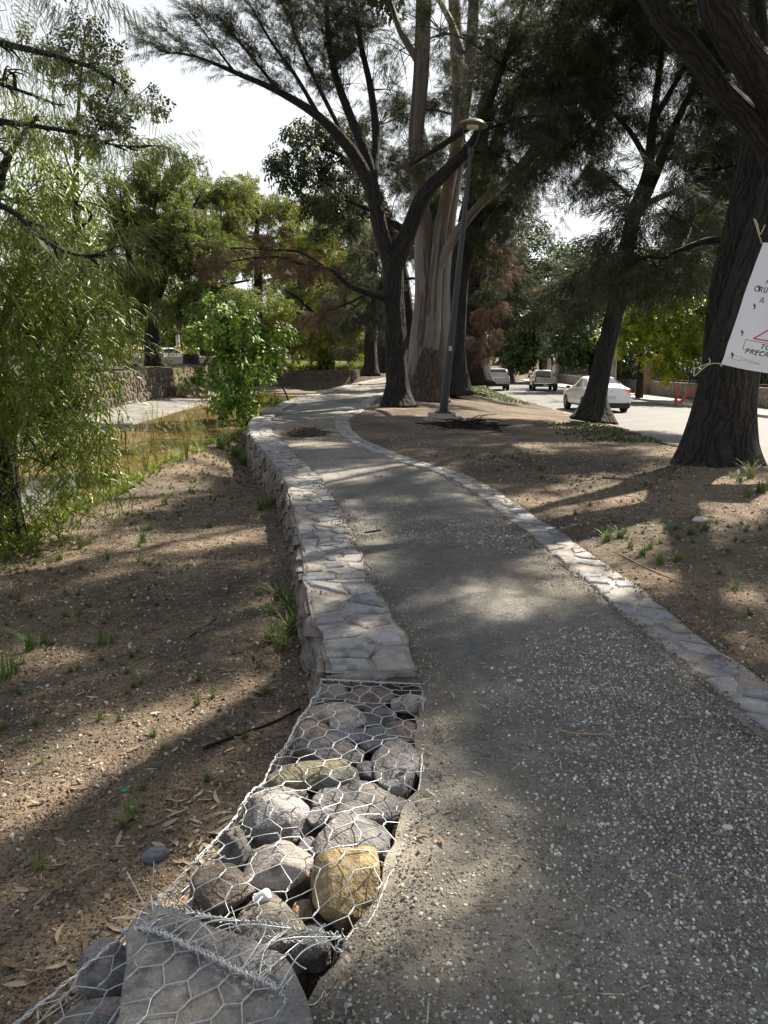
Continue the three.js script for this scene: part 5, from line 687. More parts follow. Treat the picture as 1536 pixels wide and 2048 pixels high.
// dead rust brown boughs
{
  const bough = (label, limbs, clumps, seed, extra = {}) => tree({ name: 'dead_bough', label, shafts: 0, category: 'branch', group: 'dead brown boughs', seed, limbs, leaf: L.cas, leafMat: LM.dead, droop: 0.7, scale: 1.0, clumps, ...extra });
  const b1 = P4([[782, 600, 22, 0.085], [740, 588, 21.6, 0.075], [700, 572, 21.2, 0.065], [660, 540, 20.8, 0.055], [610, 530, 20.5, 0.045], [560, 515, 20.2, 0.035], [480, 520, 20, 0.02], [400, 540, 19.8, 0.01]]), b1b = P4([[650, 535, 20.8, 0.035], [600, 505, 20.4, 0.028], [540, 500, 20, 0.02], [460, 495, 19.6, 0.01]]), b1c = P4([[735, 588, 21.6, 0.04], [700, 605, 21.2, 0.03], [670, 618, 21, 0.015]]);
  bough('long bare bough with rust brown needles reaching left from the forked tree', [b1, b1b, b1c], [C(620, 545, 20.6, 40, 22, 0.5, 22), C(560, 520, 20.2, 50, 22, 0.6, 24), C(470, 505, 19.8, 60, 22, 0.6, 16), C(640, 640, 21, 34, 22, 0.5, 30), C(690, 600, 21, 30, 20, 0.5, 14)], 81, { fringe: [{ limb: b1, n: 34, t0: 0.3, reach: 0.5, up: -0.1 }, { limb: b1b, n: 30, t0: 0.2, reach: 0.5, up: 0.1 }], droop: 0.5, scale: 0.8, spread: 0.25 });
  bough('rust brown dead foliage hanging in a long curtain left of the road', [P4([[948, 470, 33, 0.07], [980, 455, 32.6, 0.06], [1000, 480, 32.3, 0.05], [990, 580, 32.2, 0.03], [975, 700, 32.2, 0.015]])], [C(985, 480, 32.3, 32, 24, 0.6, 60), C(995, 550, 32.3, 24, 45, 0.6, 70), C(985, 630, 32.2, 24, 45, 0.6, 70), C(968, 695, 32.2, 20, 26, 0.5, 40), C(945, 490, 32.6, 22, 18, 0.5, 24)], 82, { droop: 1.3 });
}
// ------------------------------------------------ across the river
{
  const far = (name, label, seed, limbs, clumps, extra = {}) => tree({ name, label, shafts: 0, group: 'trees across the river', seed, limbs, leaf: L.tuft, leafMat: LM.tax, droop: 0.4, scale: 1.15, clumps: clumps.map(c => ({ ...c, n: Math.round(c.n * 1.35) })), open: 0.7, hole: -0.3, ...extra });
  const o1 = P4([[308, 732, 47, 0.58], [306, 690, 47, 0.5], [305, 650, 47, 0.5], [303, 620, 47, 0.52]]);
  far('cypress_tree', 'large round crowned tree with thick black trunk across the river', 101, [o1, P4([[303, 630, 47, 0.3], [270, 560, 47, 0.22], [250, 470, 47, 0.13], [240, 380, 47, 0.05]]), P4([[303, 625, 47, 0.3], [300, 540, 47, 0.22], [305, 450, 47, 0.15], [320, 350, 47, 0.06]]), P4([[305, 625, 47, 0.28], [335, 540, 46.6, 0.2], [370, 450, 46.4, 0.12], [400, 390, 46, 0.05]]), P4([[310, 640, 47, 0.26], [370, 600, 46.4, 0.18], [430, 575, 46, 0.12], [500, 560, 45.6, 0.05]])],
    [C(260, 380, 47, 60, 60, 1.8, 300), C(320, 350, 47, 60, 45, 1.8, 300), C(300, 440, 46.5, 70, 50, 2, 330), C(250, 480, 47, 60, 60, 1.8, 280), C(350, 430, 46.5, 50, 60, 1.8, 280), C(380, 500, 46, 60, 50, 1.8, 260), C(310, 540, 46, 60, 45, 1.8, 180), C(240, 570, 47, 60, 45, 1.6, 200), C(450, 560, 46, 60, 45, 1.8, 260), C(400, 600, 45.6, 60, 40, 1.6, 220), C(500, 580, 45.6, 45, 40, 1.5, 170), C(350, 620, 46, 40, 30, 1.4, 100), C(220, 640, 47, 45, 45, 1.4, 130), C(430, 510, 46, 50, 40, 1.6, 180)], { leafMat: LM.tax, tint: [0.8, 0.85, 0.8] });
  far('cypress_tree', 'tall olive green tree behind the thick trunked one', 102, [P4([[412, 712, 62, 0.5], [412, 600, 62, 0.4], [410, 480, 62, 0.28], [408, 380, 62, 0.1]])], [C(410, 370, 62, 45, 34, 2, 240), C(380, 430, 62, 50, 50, 2.2, 260), C(440, 430, 62, 50, 50, 2.2, 260), C(450, 500, 62, 50, 50, 2, 220), C(400, 520, 62, 50, 50, 2, 200), C(470, 390, 62, 30, 30, 1.6, 110)]);
  far('cypress_tree', 'olive green tree with layered crown right of the taller one', 103, [P4([[516, 715, 66, 0.5], [516, 620, 66, 0.4], [515, 500, 66, 0.25], [512, 400, 66, 0.1]])], [C(510, 400, 66, 40, 32, 2, 200), C(540, 440, 66, 50, 40, 2.2, 250), C(490, 460, 66, 45, 45, 2, 210), C(570, 430, 66, 34, 26, 1.8, 120), C(545, 510, 66, 55, 45, 2.2, 230), C(590, 480, 66, 36, 34, 1.8, 150), C(500, 560, 66, 40, 50, 2, 150), C(530, 640, 66, 45, 40, 2, 130)]);
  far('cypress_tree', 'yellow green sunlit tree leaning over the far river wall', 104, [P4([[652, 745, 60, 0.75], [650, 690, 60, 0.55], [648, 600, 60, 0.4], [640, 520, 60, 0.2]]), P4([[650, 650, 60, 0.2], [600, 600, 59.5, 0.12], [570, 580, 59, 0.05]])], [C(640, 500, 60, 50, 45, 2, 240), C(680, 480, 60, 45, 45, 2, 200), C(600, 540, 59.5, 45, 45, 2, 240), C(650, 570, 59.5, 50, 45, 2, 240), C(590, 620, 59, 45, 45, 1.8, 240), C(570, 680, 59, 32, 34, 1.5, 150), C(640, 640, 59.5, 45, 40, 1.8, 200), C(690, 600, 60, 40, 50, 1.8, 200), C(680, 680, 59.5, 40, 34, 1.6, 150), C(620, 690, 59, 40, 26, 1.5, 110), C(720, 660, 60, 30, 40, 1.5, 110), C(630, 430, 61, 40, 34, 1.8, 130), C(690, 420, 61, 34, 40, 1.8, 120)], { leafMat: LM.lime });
  far('cypress_tree', 'dense bank of trees behind the willow on the far shore', 105, [P4([[130, 720, 60, 0.5], [130, 600, 60, 0.4], [125, 450, 60, 0.2]])], [C(120, 450, 60, 70, 60, 2.4, 280), C(180, 500, 60, 60, 60, 2.2, 240), C(60, 480, 60, 60, 60, 2.2, 240), C(110, 560, 60, 70, 50, 2.2, 220), C(200, 600, 60, 50, 50, 2, 180), C(40, 600, 60, 60, 60, 2, 180), C(150, 660, 60, 60, 36, 2, 120)]);
  far('roadside_tree', 'hazy row tree beyond the parked cars across the river', 106, [P4([[230, 700, 95, 0.5], [230, 600, 95, 0.4], [228, 500, 95, 0.2]])], [C(230, 560, 95, 70, 60, 3, 200), C(170, 610, 95, 60, 50, 3, 160), C(290, 600, 95, 60, 50, 3, 160), C(350, 620, 95, 60, 50, 3, 160), C(420, 630, 95, 60, 45, 3, 150), C(480, 640, 95, 50, 45, 3, 130)], { scale: 2.4 });
  far('roadside_tree', 'distant tree closing the view behind the island wall', 107, [P4([[600, 705, 105, 0.5], [600, 600, 105, 0.4], [598, 500, 105, 0.2]])], [C(600, 560, 105, 60, 50, 3, 180), C(550, 610, 105, 55, 50, 3, 160), C(650, 590, 105, 60, 50, 3, 170), C(700, 560, 105, 55, 60, 3, 170), C(740, 620, 105, 45, 55, 3, 140), C(560, 660, 105, 55, 26, 3, 100), C(690, 650, 105, 50, 34, 3, 110), C(640, 500, 105, 55, 40, 3, 120), C(720, 480, 105, 55, 50, 3, 140)], { scale: 2.6 });
  tree({ name: 'poplar_tree', label: 'tall thin airy tree with sparse leaves rising above the willow', group: 'trees across the river', seed: 108, limbs: [P4([[150, 700, 52, 0.4], [152, 450, 52, 0.25], [155, 250, 52, 0.12], [170, 60, 52, 0.04]]), P4([[152, 330, 52, 0.08], [200, 240, 52, 0.06], [240, 130, 52, 0.02]]), P4([[155, 300, 52, 0.07], [230, 230, 51.6, 0.05], [300, 170, 51, 0.02]]), P4([[153, 380, 52, 0.08], [110, 230, 52, 0.05], [100, 100, 52, 0.02]])], leaf: L.broad, leafMat: LM.euc, droop: 0.2, scale: 1.5,
    clumps: [C(180, 70, 52, 24, 32, 0.8, 40), C(150, 110, 52, 30, 40, 0.8, 50), C(220, 140, 52, 30, 32, 0.8, 50), C(280, 195, 51, 30, 26, 0.7, 34), C(200, 210, 52, 40, 34, 0.8, 50), C(110, 130, 52, 30, 34, 0.7, 44), C(160, 180, 52, 30, 40, 0.8, 40), C(250, 240, 51.5, 30, 24, 0.7, 30), C(210, 270, 51.6, 40, 26, 0.8, 36), C(270, 300, 51.6, 26, 18, 0.7, 20), C(90, 90, 52, 24, 34, 0.7, 30), C(160, 280, 52, 40, 40, 0.9, 44)] });
}
// ------------------------------------------------ the willow at the near bank
{
  const trunk = W4([[-4.15, -0.85, -8.2, 0.2], [-4.1, 0.2, -8.2, 0.17], [-4.05, 1.4, -8.15, 0.14], [-4.1, 2.8, -8.0, 0.11], [-4.2, 4.2, -8, 0.06]]);
  const lim = (a, b, c, r) => W4([[...a, r], [...b, r * 0.7], [...c, r * 0.3]]);
  const limbs = [trunk, lim([-4.08, 1.0, -8.15], [-3.6, 2.2, -7.9], [-3.0, 2.6, -7.7], 0.06), lim([-4.07, 1.6, -8.1], [-3.6, 3.2, -7.8], [-3.1, 3.6, -7.5], 0.06), lim([-4.1, 2.4, -8], [-4.4, 3.6, -7.2], [-4.2, 4.0, -6.4], 0.06), lim([-4.1, 0.5, -8.2], [-3.5, 1.2, -7.9], [-3.1, 1.0, -7.7], 0.05), lim([-4.1, 1.2, -8.1], [-5.2, 2.6, -8.4], [-6.2, 3, -8.6], 0.07)];
  const cl = (x, y, z, a, b, c, n) => ({ c: V(x, y, z), r: [a, b, c], n });
  tree({ name: 'willow_tree', shafts: 0, label: 'bushy willow with narrow drooping leaves at the left river bank', seed: 201, limbs, leaf: L.willow, leafMat: LM.willow, droop: 0.6, scale: 1.0, open: 1.7, hole: -0.26, sub: 6, spread: 0.3,
    clumps: [cl(-3.75, 3.5, -7.9, 0.85, 0.45, 0.7, 161), cl(-3.45, 2.9, -7.7, 0.8, 0.45, 0.7, 186), cl(-3.5, 2.3, -7.7, 0.75, 0.42, 0.7, 198), cl(-3.45, 1.75, -7.6, 0.7, 0.4, 0.6, 198), cl(-3.6, 1.2, -7.6, 0.6, 0.4, 0.6, 173), cl(-3.25, 0.9, -7.5, 0.5, 0.35, 0.5, 117), cl(-3.3, 0.45, -7.5, 0.45, 0.3, 0.45, 105), cl(-3.75, 0.5, -7.4, 0.5, 0.4, 0.5, 136), cl(-3.8, 0.0, -7.3, 0.5, 0.35, 0.5, 111), cl(-4.4, 2.6, -7.4, 0.8, 0.7, 0.8, 198), cl(-4.4, 1.4, -7.2, 0.7, 0.6, 0.7, 186), cl(-4.3, 3.6, -7.4, 0.8, 0.5, 0.8, 136), cl(-2.95, 1.55, -7.6, 0.45, 0.3, 0.4, 90), cl(-2.85, 2.2, -7.6, 0.5, 0.3, 0.4, 80), cl(-2.75, 1.9, -7.5, 0.35, 0.2, 0.35, 40), cl(-2.9, 2.9, -7.6, 0.5, 0.35, 0.45, 80), cl(-3.0, 1.0, -7.5, 0.4, 0.3, 0.4, 60), cl(-3.2, 2.4, -7.5, 0.45, 0.3, 0.4, 80), cl(-4.2, 0.2, -7.2, 0.5, 0.5, 0.5, 117), cl(-5.2, 2.4, -8.4, 0.9, 1, 0.9, 161), cl(-3.5, -0.15, -7.2, 0.45, 0.25, 0.4, 55), cl(-4.6, 4.0, -8.2, 0.9, 0.5, 0.8, 124)] });
}
{ // feathery cypress boughs reaching in from the left, in front of the willow
  const boughs = [P4([[-260, 60, 6.4, 0.04], [-80, 70, 6.2, 0.03], [40, 95, 6.1, 0.022], [140, 120, 6.0, 0.014], [210, 150, 5.9, 0.008], [255, 185, 5.8, 0.004]]), P4([[-260, 200, 6.2, 0.04], [-80, 230, 6.0, 0.03], [20, 245, 5.9, 0.02], [130, 262, 5.8, 0.013], [230, 290, 5.7, 0.007], [325, 292, 5.6, 0.003]]), P4([[-260, 330, 5.4, 0.04], [-100, 380, 5.3, 0.03], [20, 420, 5.2, 0.02], [90, 480, 5.1, 0.013], [170, 512, 5.0, 0.007], [245, 490, 5, 0.003]]), P4([[-260, 120, 6.8, 0.03], [-60, 150, 6.6, 0.02], [50, 185, 6.5, 0.012], [130, 215, 6.4, 0.004]])];
  const trunk = W4([[-4.6, -0.6, -4.2, 0.3], [-4.65, 1.5, -4.3, 0.26], [-4.6, 3.5, -4.5, 0.22], [-4.5, 6, -4.6, 0.15], [-4.4, 8, -4.6, 0.08]]);
  const link = boughs.map((b, i) => { const p = b[0]; const q = V(-4.55, p.y + 0.4, -4.6); q.r = 0.07; const e = p.clone(); e.r = 0.045; return [q, q.clone().lerp(e, 0.5).add(V(0, 0.1, 0)), e].map((x, k) => { x.r = [0.07, 0.055, 0.04][k]; return x; }); });
  const over = P4([[-120, -260, 4.6, 0.03], [0, -160, 4.4, 0.018], [60, -60, 4.3, 0.012], [110, -30, 4.2, 0.006], [180, -40, 4.2, 0.003]]);
  const overL = [V(-4.5, 5.2, -4.6), V(-3.6, 4.6, -4.6), over[0].clone()]; [0.06, 0.05, 0.035].forEach((k, i) => overL[i].r = k);
  tree({ name: 'cypress_tree', label: 'feathery leaved bough tree at left whose fronds hang before the willow', seed: 211, limbs: [trunk, ...link, ...boughs, overL, over], leaf: L.feather, leafMat: LM.tax, droop: 0.3, scale: 0.55, tint: [0.5, 0.6, 0.6],
    fringe: [...boughs.map((b, i) => ({ limb: b, n: [90, 100, 90, 50][i], t0: 0.15, up: -0.15, reach: 0.2, spread: 0.55, fwd: 1 })), { limb: over, n: 30, t0: 0.1, up: -0.35, reach: 0.2, spread: 0.5, fwd: 0.7 }], clumps: [C(-60, 60, 6.4, 80, 60, 0.5, 40), C(10, 140, 6.3, 50, 40, 0.4, 26)] });
}
{ // young tree by the wall bend, and yellow weeds at the water
  const b = at(495, 858, 18.6); b.y = landY(b.x, b.z) - 0.05;
  const trunk = [b, at(497, 800, 18.5), at(488, 740, 18.5), at(484, 690, 18.5), at(470, 640, 18.5), at(450, 600, 18.5)]; [0.07, 0.055, 0.045, 0.04, 0.025, 0.012].forEach((r, i) => trunk[i].r = r);
  const st = P4([[503, 835, 18.7, 0.03], [508, 790, 18.7, 0.022], [515, 740, 18.7, 0.014], [520, 690, 18.6, 0.008]]);
  tree({ name: 'young_tree', shafts: 0, label: 'slender young tree with bright green leaves at the bend of the wall', seed: 221, rough: 0.03, limbs: [trunk, st, P4([[486, 720, 18.5, 0.025], [455, 700, 18.3, 0.018], [420, 695, 18.2, 0.008]]), P4([[484, 690, 18.5, 0.025], [520, 660, 18.6, 0.018], [545, 670, 18.7, 0.008]]), P4([[478, 660, 18.5, 0.02], [430, 640, 18.3, 0.014], [385, 635, 18.2, 0.006]])], leaf: L.broad, leafMat: LM.sap, droop: 0.9, scale: 0.8, spread: 0.34, sub: 5, twigs: 0.5,
    clumps: [C(440, 620, 18.4, 30, 24, 0.4, 29), C(400, 640, 18.2, 26, 20, 0.35, 23), C(480, 650, 18.5, 34, 26, 0.45, 29), C(520, 670, 18.6, 32, 26, 0.45, 29), C(430, 680, 18.3, 32, 24, 0.45, 25), C(475, 700, 18.5, 34, 26, 0.45, 29), C(410, 725, 18.2, 24, 20, 0.35, 19), C(450, 745, 18.3, 34, 24, 0.45, 27), C(510, 730, 18.6, 34, 28, 0.45, 29), C(470, 785, 18.4, 34, 20, 0.4, 23), C(515, 785, 18.7, 24, 24, 0.35, 16), C(540, 700, 18.7, 20, 24, 0.35, 15), C(445, 800, 18.4, 18, 16, 0.3, 8), C(420, 590, 18.3, 16, 12, 0.3, 8), C(455, 595, 18.4, 20, 12, 0.3, 9)] });
  tree({ name: 'leaning_sapling', label: 'bare thin stem leaning over the water past the young tree', category: 'sapling', seed: 222, limbs: [P4([[582, 815, 23.5, 0.03], [568, 780, 23.6, 0.022], [550, 755, 23.7, 0.014], [535, 740, 23.8, 0.006]])], leaf: L.broad, leafMat: LM.sap, scale: 0.6, clumps: [C(535, 740, 23.8, 16, 12, 0.3, 22)] });
  for (const [u, v, d, h, lab, seed] of [[310, 915, 12.4, 120, 'yellow green weed stalk at the water edge, nearer the willow', 231], [372, 898, 13.2, 95, 'yellow green weed stalk at the water edge, nearest the young tree', 233], [290, 930, 12, 50, 'low yellow green weed beside the willow at the water', 234]]) {
    const b0 = at(u, v, d), g = landY(b0.x, b0.z); b0.y = g - 0.03; b0.r = 0.012; const limbs = [], clumps = []; for (let k = 0; k < 4; k++) { const o = (k - 1.5) * 11; const T = P4([[u + o * 0.6, v - h * 0.5, d, 0.006], [u + o, v - h * (0.75 + 0.06 * ((k * 7) % 5)), d, 0.003]]); limbs.push([b0, ...T]); clumps.push(C(u + o, v - h * 0.8, d, 8, 12, 0.1, 5), C(u + o * 0.8, v - h * 0.5, d, 10, 14, 0.12, 6), C(u + o * 0.6, v - h * 0.25, d, 14, 14, 0.18, 6)); }
    tree({ name: 'weed_clump', shafts: 0, label: lab, category: 'plant', group: 'weeds at the water edge', seed, limbs, bark: std({ color: RGB(0.2, 0.19, 0.06) }), leaf: L.willow, leafMat: LM.yel, droop: 0.0, scale: 0.45, spread: 0.12, sub: 3, twigs: 0, clumps });
  }
}
// ------------------------------------------------ behind the road
{
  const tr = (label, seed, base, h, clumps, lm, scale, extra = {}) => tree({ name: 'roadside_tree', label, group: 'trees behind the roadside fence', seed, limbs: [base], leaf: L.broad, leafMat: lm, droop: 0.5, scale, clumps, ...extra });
  const trunk = (u, v, d, top, r) => P4([[u, v, d, r], [u + 4, lerp(v, top, 0.4), d, r * 0.75], [u + 2, top, d, r * 0.3]]);
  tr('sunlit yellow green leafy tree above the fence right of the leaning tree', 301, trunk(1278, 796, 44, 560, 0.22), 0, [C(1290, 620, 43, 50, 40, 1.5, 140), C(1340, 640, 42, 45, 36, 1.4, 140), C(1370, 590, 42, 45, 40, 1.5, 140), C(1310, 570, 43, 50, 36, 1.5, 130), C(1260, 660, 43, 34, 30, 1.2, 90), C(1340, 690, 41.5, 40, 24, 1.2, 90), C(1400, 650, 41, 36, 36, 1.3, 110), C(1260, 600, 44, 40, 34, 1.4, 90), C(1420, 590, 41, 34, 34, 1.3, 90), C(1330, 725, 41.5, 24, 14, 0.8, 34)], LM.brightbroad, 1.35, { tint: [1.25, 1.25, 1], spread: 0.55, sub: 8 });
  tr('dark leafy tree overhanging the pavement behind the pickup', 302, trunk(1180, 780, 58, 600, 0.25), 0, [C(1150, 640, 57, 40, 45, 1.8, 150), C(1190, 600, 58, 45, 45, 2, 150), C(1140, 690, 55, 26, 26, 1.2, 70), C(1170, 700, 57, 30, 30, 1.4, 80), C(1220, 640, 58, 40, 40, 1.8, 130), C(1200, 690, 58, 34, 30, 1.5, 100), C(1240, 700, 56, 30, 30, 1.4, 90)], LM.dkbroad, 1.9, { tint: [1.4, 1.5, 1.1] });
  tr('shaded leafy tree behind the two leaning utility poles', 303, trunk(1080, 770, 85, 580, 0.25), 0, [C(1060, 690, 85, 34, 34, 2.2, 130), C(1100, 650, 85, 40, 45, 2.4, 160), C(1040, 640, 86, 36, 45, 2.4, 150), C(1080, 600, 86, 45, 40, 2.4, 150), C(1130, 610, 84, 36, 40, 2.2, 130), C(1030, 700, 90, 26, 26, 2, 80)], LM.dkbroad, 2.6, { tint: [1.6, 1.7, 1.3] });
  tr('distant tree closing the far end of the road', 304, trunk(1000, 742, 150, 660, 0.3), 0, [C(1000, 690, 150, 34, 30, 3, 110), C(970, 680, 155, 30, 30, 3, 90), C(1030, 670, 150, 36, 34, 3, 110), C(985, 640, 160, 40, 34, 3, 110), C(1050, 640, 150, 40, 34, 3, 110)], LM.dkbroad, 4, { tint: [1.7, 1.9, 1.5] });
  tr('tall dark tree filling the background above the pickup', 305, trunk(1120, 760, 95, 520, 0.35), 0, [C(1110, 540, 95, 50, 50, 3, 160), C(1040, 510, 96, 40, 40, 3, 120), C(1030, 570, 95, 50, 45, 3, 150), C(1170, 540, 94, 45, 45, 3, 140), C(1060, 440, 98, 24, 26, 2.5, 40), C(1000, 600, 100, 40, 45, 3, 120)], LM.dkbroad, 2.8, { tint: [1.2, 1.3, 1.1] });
  tr('dark tree behind the fence at the right edge of the picture', 306, trunk(1500, 790, 42, 420, 0.3), 0, [C(1470, 560, 42, 50, 50, 1.8, 160), C(1420, 520, 43, 45, 45, 1.8, 140), C(1500, 480, 42, 50, 45, 1.8, 140), C(1380, 500, 44, 40, 34, 1.6, 110), C(1520, 620, 41, 36, 50, 1.5, 120), C(1460, 650, 42, 40, 40, 1.5, 120)], LM.dkbroad, 1.6, { tint: [1.3, 1.4, 1.0] });
  tr('dim leafy tree behind the slim leaning trunk', 307, trunk(1240, 780, 66, 480, 0.3), 0, [C(1220, 550, 66, 50, 45, 2.2, 150), C(1280, 540, 66, 50, 40, 2.2, 140), C(1330, 530, 65, 45, 36, 2, 110), C(1160, 510, 70, 36, 20, 2, 50)], LM.dkbroad, 2.2, { tint: [1.2, 1.3, 1.0] });
}

{
  const hedge = (label, seed, list, lm, scale, tint) => { const o = tree({ name: 'hedge', label, category: 'hedge', group: 'hedges', seed, limbs: [W4([[list[0][0], list[0][1] - 1, list[0][2], 0.08], [list[0][0], list[0][1], list[0][2], 0.05]])], leaf: L.broad, leafMat: lm, droop: 0.2, scale, twigs: 0, tint, clumps: list.map(([x, y, z, a, b, c, n]) => ({ c: V(x, y, z), r: [a, b, c], n })) }); return o; };
  const row = []; for (let d = 24; d < 92; d += 3.4) { const x = kerbX(d) + ROADW + WALKW + 2.6 + (d % 5) * 0.1, y = roadY(d); row.push([x, y + 1.2, -d, 1.3, 1.2, 2.1, 120], [x + 1.2, y + 2.9, -d - 1, 1.4, 1.2, 2, 100]); }
  hedge('tall dark hedge standing behind the roadside railing', 401, row, LM.dkbroad, 1.5, [0.9, 0.95, 0.9]);
  const lf = []; for (let x = -52; x < 6; x += 3) lf.push([x, 1.6, -100 - 0.1 * x, 2.2, 1.9, 1.6, 90], [x + 1.4, 4.4, -103, 2.4, 2, 1.6, 80]);
  hedge('hazy hedge closing the view behind the parked cars', 402, lf, LM.tax, 2.6, [0.8, 0.85, 0.8]);
  const sh = [[-21, 1.0, -70, 1.6, 0.7, 1, 80], [-17.5, 1.1, -71, 1.5, 0.8, 1, 80], [-23.5, 0.9, -69, 1.2, 0.6, 1, 60]];
  hedge('yellow flowering low shrubs before the parked cars', 403, sh, LM.yel, 1.2, [0.9, 0.9, 0.8]);
}
// ---------------------------------------------------------------- vehicles (length along +x is forward, y up)
const paint = (r, g, b) => new THREE.MeshPhysicalMaterial({ color: RGB(r, g, b), roughness: 0.35, clearcoat: 0.8, clearcoatRoughness: 0.08 });
const VM = { glass: new THREE.MeshPhysicalMaterial({ color: RGB(0.015, 0.017, 0.02), roughness: 0.06 }), black: std({ color: RGB(0.018, 0.018, 0.02), roughness: 0.6 }), tyre: std({ color: RGB(0.02, 0.02, 0.02), roughness: 0.9 }), rim: std({ color: RGB(0.3, 0.3, 0.31), metalness: 0.7, roughness: 0.35 }), red: new THREE.MeshPhysicalMaterial({ color: RGB(0.3, 0.01, 0.012), roughness: 0.2, clearcoat: 0.6 }), glow: new THREE.MeshPhysicalMaterial({ color: RGB(0.5, 0.02, 0.02), roughness: 0.2, emissive: RGB(1, 0.04, 0.03), emissiveIntensity: 0.25 }), plate: std({ color: RGB(0.6, 0.6, 0.58) }), chrome: std({ color: RGB(0.5, 0.5, 0.5), metalness: 1, roughness: 0.2 }), seam: std({ color: RGB(0.03, 0.03, 0.03) }) };
// stations: [x, bottom, belt, top, halfWidth, halfRoof]
function loft(st, sub = 4) {
  const prof = ([x, yb, yl, yr, w, wr]) => [[0, yb], [w * 0.9, yb], [w * 0.985, yb + 0.1], [w, lerp(yb, yl, 0.45)], [w * 0.995, lerp(yb, yl, 0.75)], [w * 0.955, yl], [lerp(w * 0.955, wr, 0.5), lerp(yl, yr - 0.05, 0.5)], [wr, yr - 0.06], [wr * 0.86, yr - 0.015], [wr * 0.45, yr + 0.005], [0, yr + 0.012]];
  const f = st.map((_, i) => i), cur = [0, 1, 2, 3, 4, 5].map(k => curve(st.map((s, i) => [i, s[k]])));
  const S = (a, t) => { const s = cur.map(c => c(a)), P = prof(s), k = clamp(t, 0, 10), i = Math.min(9, Math.floor(k)), q = k - i; return V(s[0], lerp(P[i][1], P[i + 1][1], q), lerp(P[i][0], P[i + 1][0], q)); };
  const n = (st.length - 1) * sub;
  const half = sgn => { const g = grid(10, n, (u, v) => { const p = S(v * (st.length - 1), u * 10); p.z *= sgn; return p; }); return g; };
  const caps = []; for (const a of [0, st.length - 1]) for (let i = 0; i < 10; i++) for (const s of [1, -1]) { const A = S(a, i), B = S(a, i + 1), c = V(A.x, (st[a][1] + st[a][2]) / 2, 0); A.z *= s; B.z *= s; caps.push(...c.toArray(), ...A.toArray(), ...B.toArray()); }
  const body = merge([half(1), half(-1), geoOf(caps, null)]);
  const patch = (a0, a1, t0, t1, sgn, off = 0.008, na = 8, nt = 4) => grid(nt, na, (u, v) => { const a = lerp(a0, a1, v), t = lerp(typeof t0 === 'function' ? t0(v) : t0, typeof t1 === 'function' ? t1(v) : t1, u), p = S(a, t), e = 0.02, X = S(Math.min(st.length - 1, a + e), t).sub(S(Math.max(0, a - e), t)), T = S(a, t + 0.05).sub(S(a, t - 0.05)), N = X.cross(T).normalize(); if (N.z < 0 && Math.abs(N.z) > 0.3) N.negate(); if (Math.abs(N.z) <= 0.3 && N.y < 0) N.negate(); p.addScaledVector(N, off); p.z *= sgn; return p; });
  return { body, patch, S };
}
const tyreGeo = (() => { const g = new THREE.LatheGeometry([[0.2, -0.1], [0.3, -0.105], [0.325, -0.08], [0.33, 0], [0.325, 0.08], [0.3, 0.105], [0.2, 0.1]].map(([a, b]) => new THREE.Vector2(a, b)), 28); g.rotateX(Math.PI / 2); return g; })();
const rimGeo = (() => { const gs = [new THREE.CylinderGeometry(0.055, 0.055, 0.06, 14).rotateX(Math.PI / 2)]; gs.push(new THREE.TorusGeometry(0.195, 0.018, 8, 28)); for (let k = 0; k < 5; k++) gs.push(box(0.045, 0.19, 0.03, 0, 0.1, 0.01).rotateZ(k * 1.2566)); const back = new THREE.CylinderGeometry(0.19, 0.19, 0.02, 24).rotateX(Math.PI / 2).translate(0, 0, -0.03); gs.push(back); return merge(gs); })();
function wheels(root, xs, track, R = 0.33) { for (const x of xs) for (const s of [1, -1]) { const w = new THREE.Group(); w.name = 'wheel'; w.position.set(x, R, s * track); w.scale.setScalar(R / 0.33); root.add(w); part('tyre', tyreGeo, VM.tyre, w); const r = part('rim', rimGeo, VM.rim, w); r.position.z = s * 0.075; r.rotation.y = s > 0 ? 0 : Math.PI; } }
function arches(root, xs, w, R, mat = VM.black) { for (const x of xs) for (const s of [1, -1]) { const g = new THREE.RingGeometry(R * 0.7, R * 1.16, 22, 1, -0.25, Math.PI + 0.5); g.translate(x, R, 0); const m = part('wheel_arch', g, mat, root); m.position.z = s * (w + 0.006); if (s < 0) { m.rotation.y = Math.PI; m.position.x = 2 * x * 0; g.translate(0, 0, 0); m.scale.x = 1; m.rotation.y = 0; } } }
const dsMat = m => { m.side = THREE.DoubleSide; return m; }; Object.values(VM).forEach(dsMat);
function place(root, u, v, d, heading) { const p = at(u, v, d), dd = -p.z; p.y = roadY(dd) + 0.02; root.position.copy(p); root.rotation.y = Math.PI / 2 - heading; const pitch = Math.atan((roadY(dd + 3) - roadY(dd - 3)) / 6); root.rotateZ(pitch); }
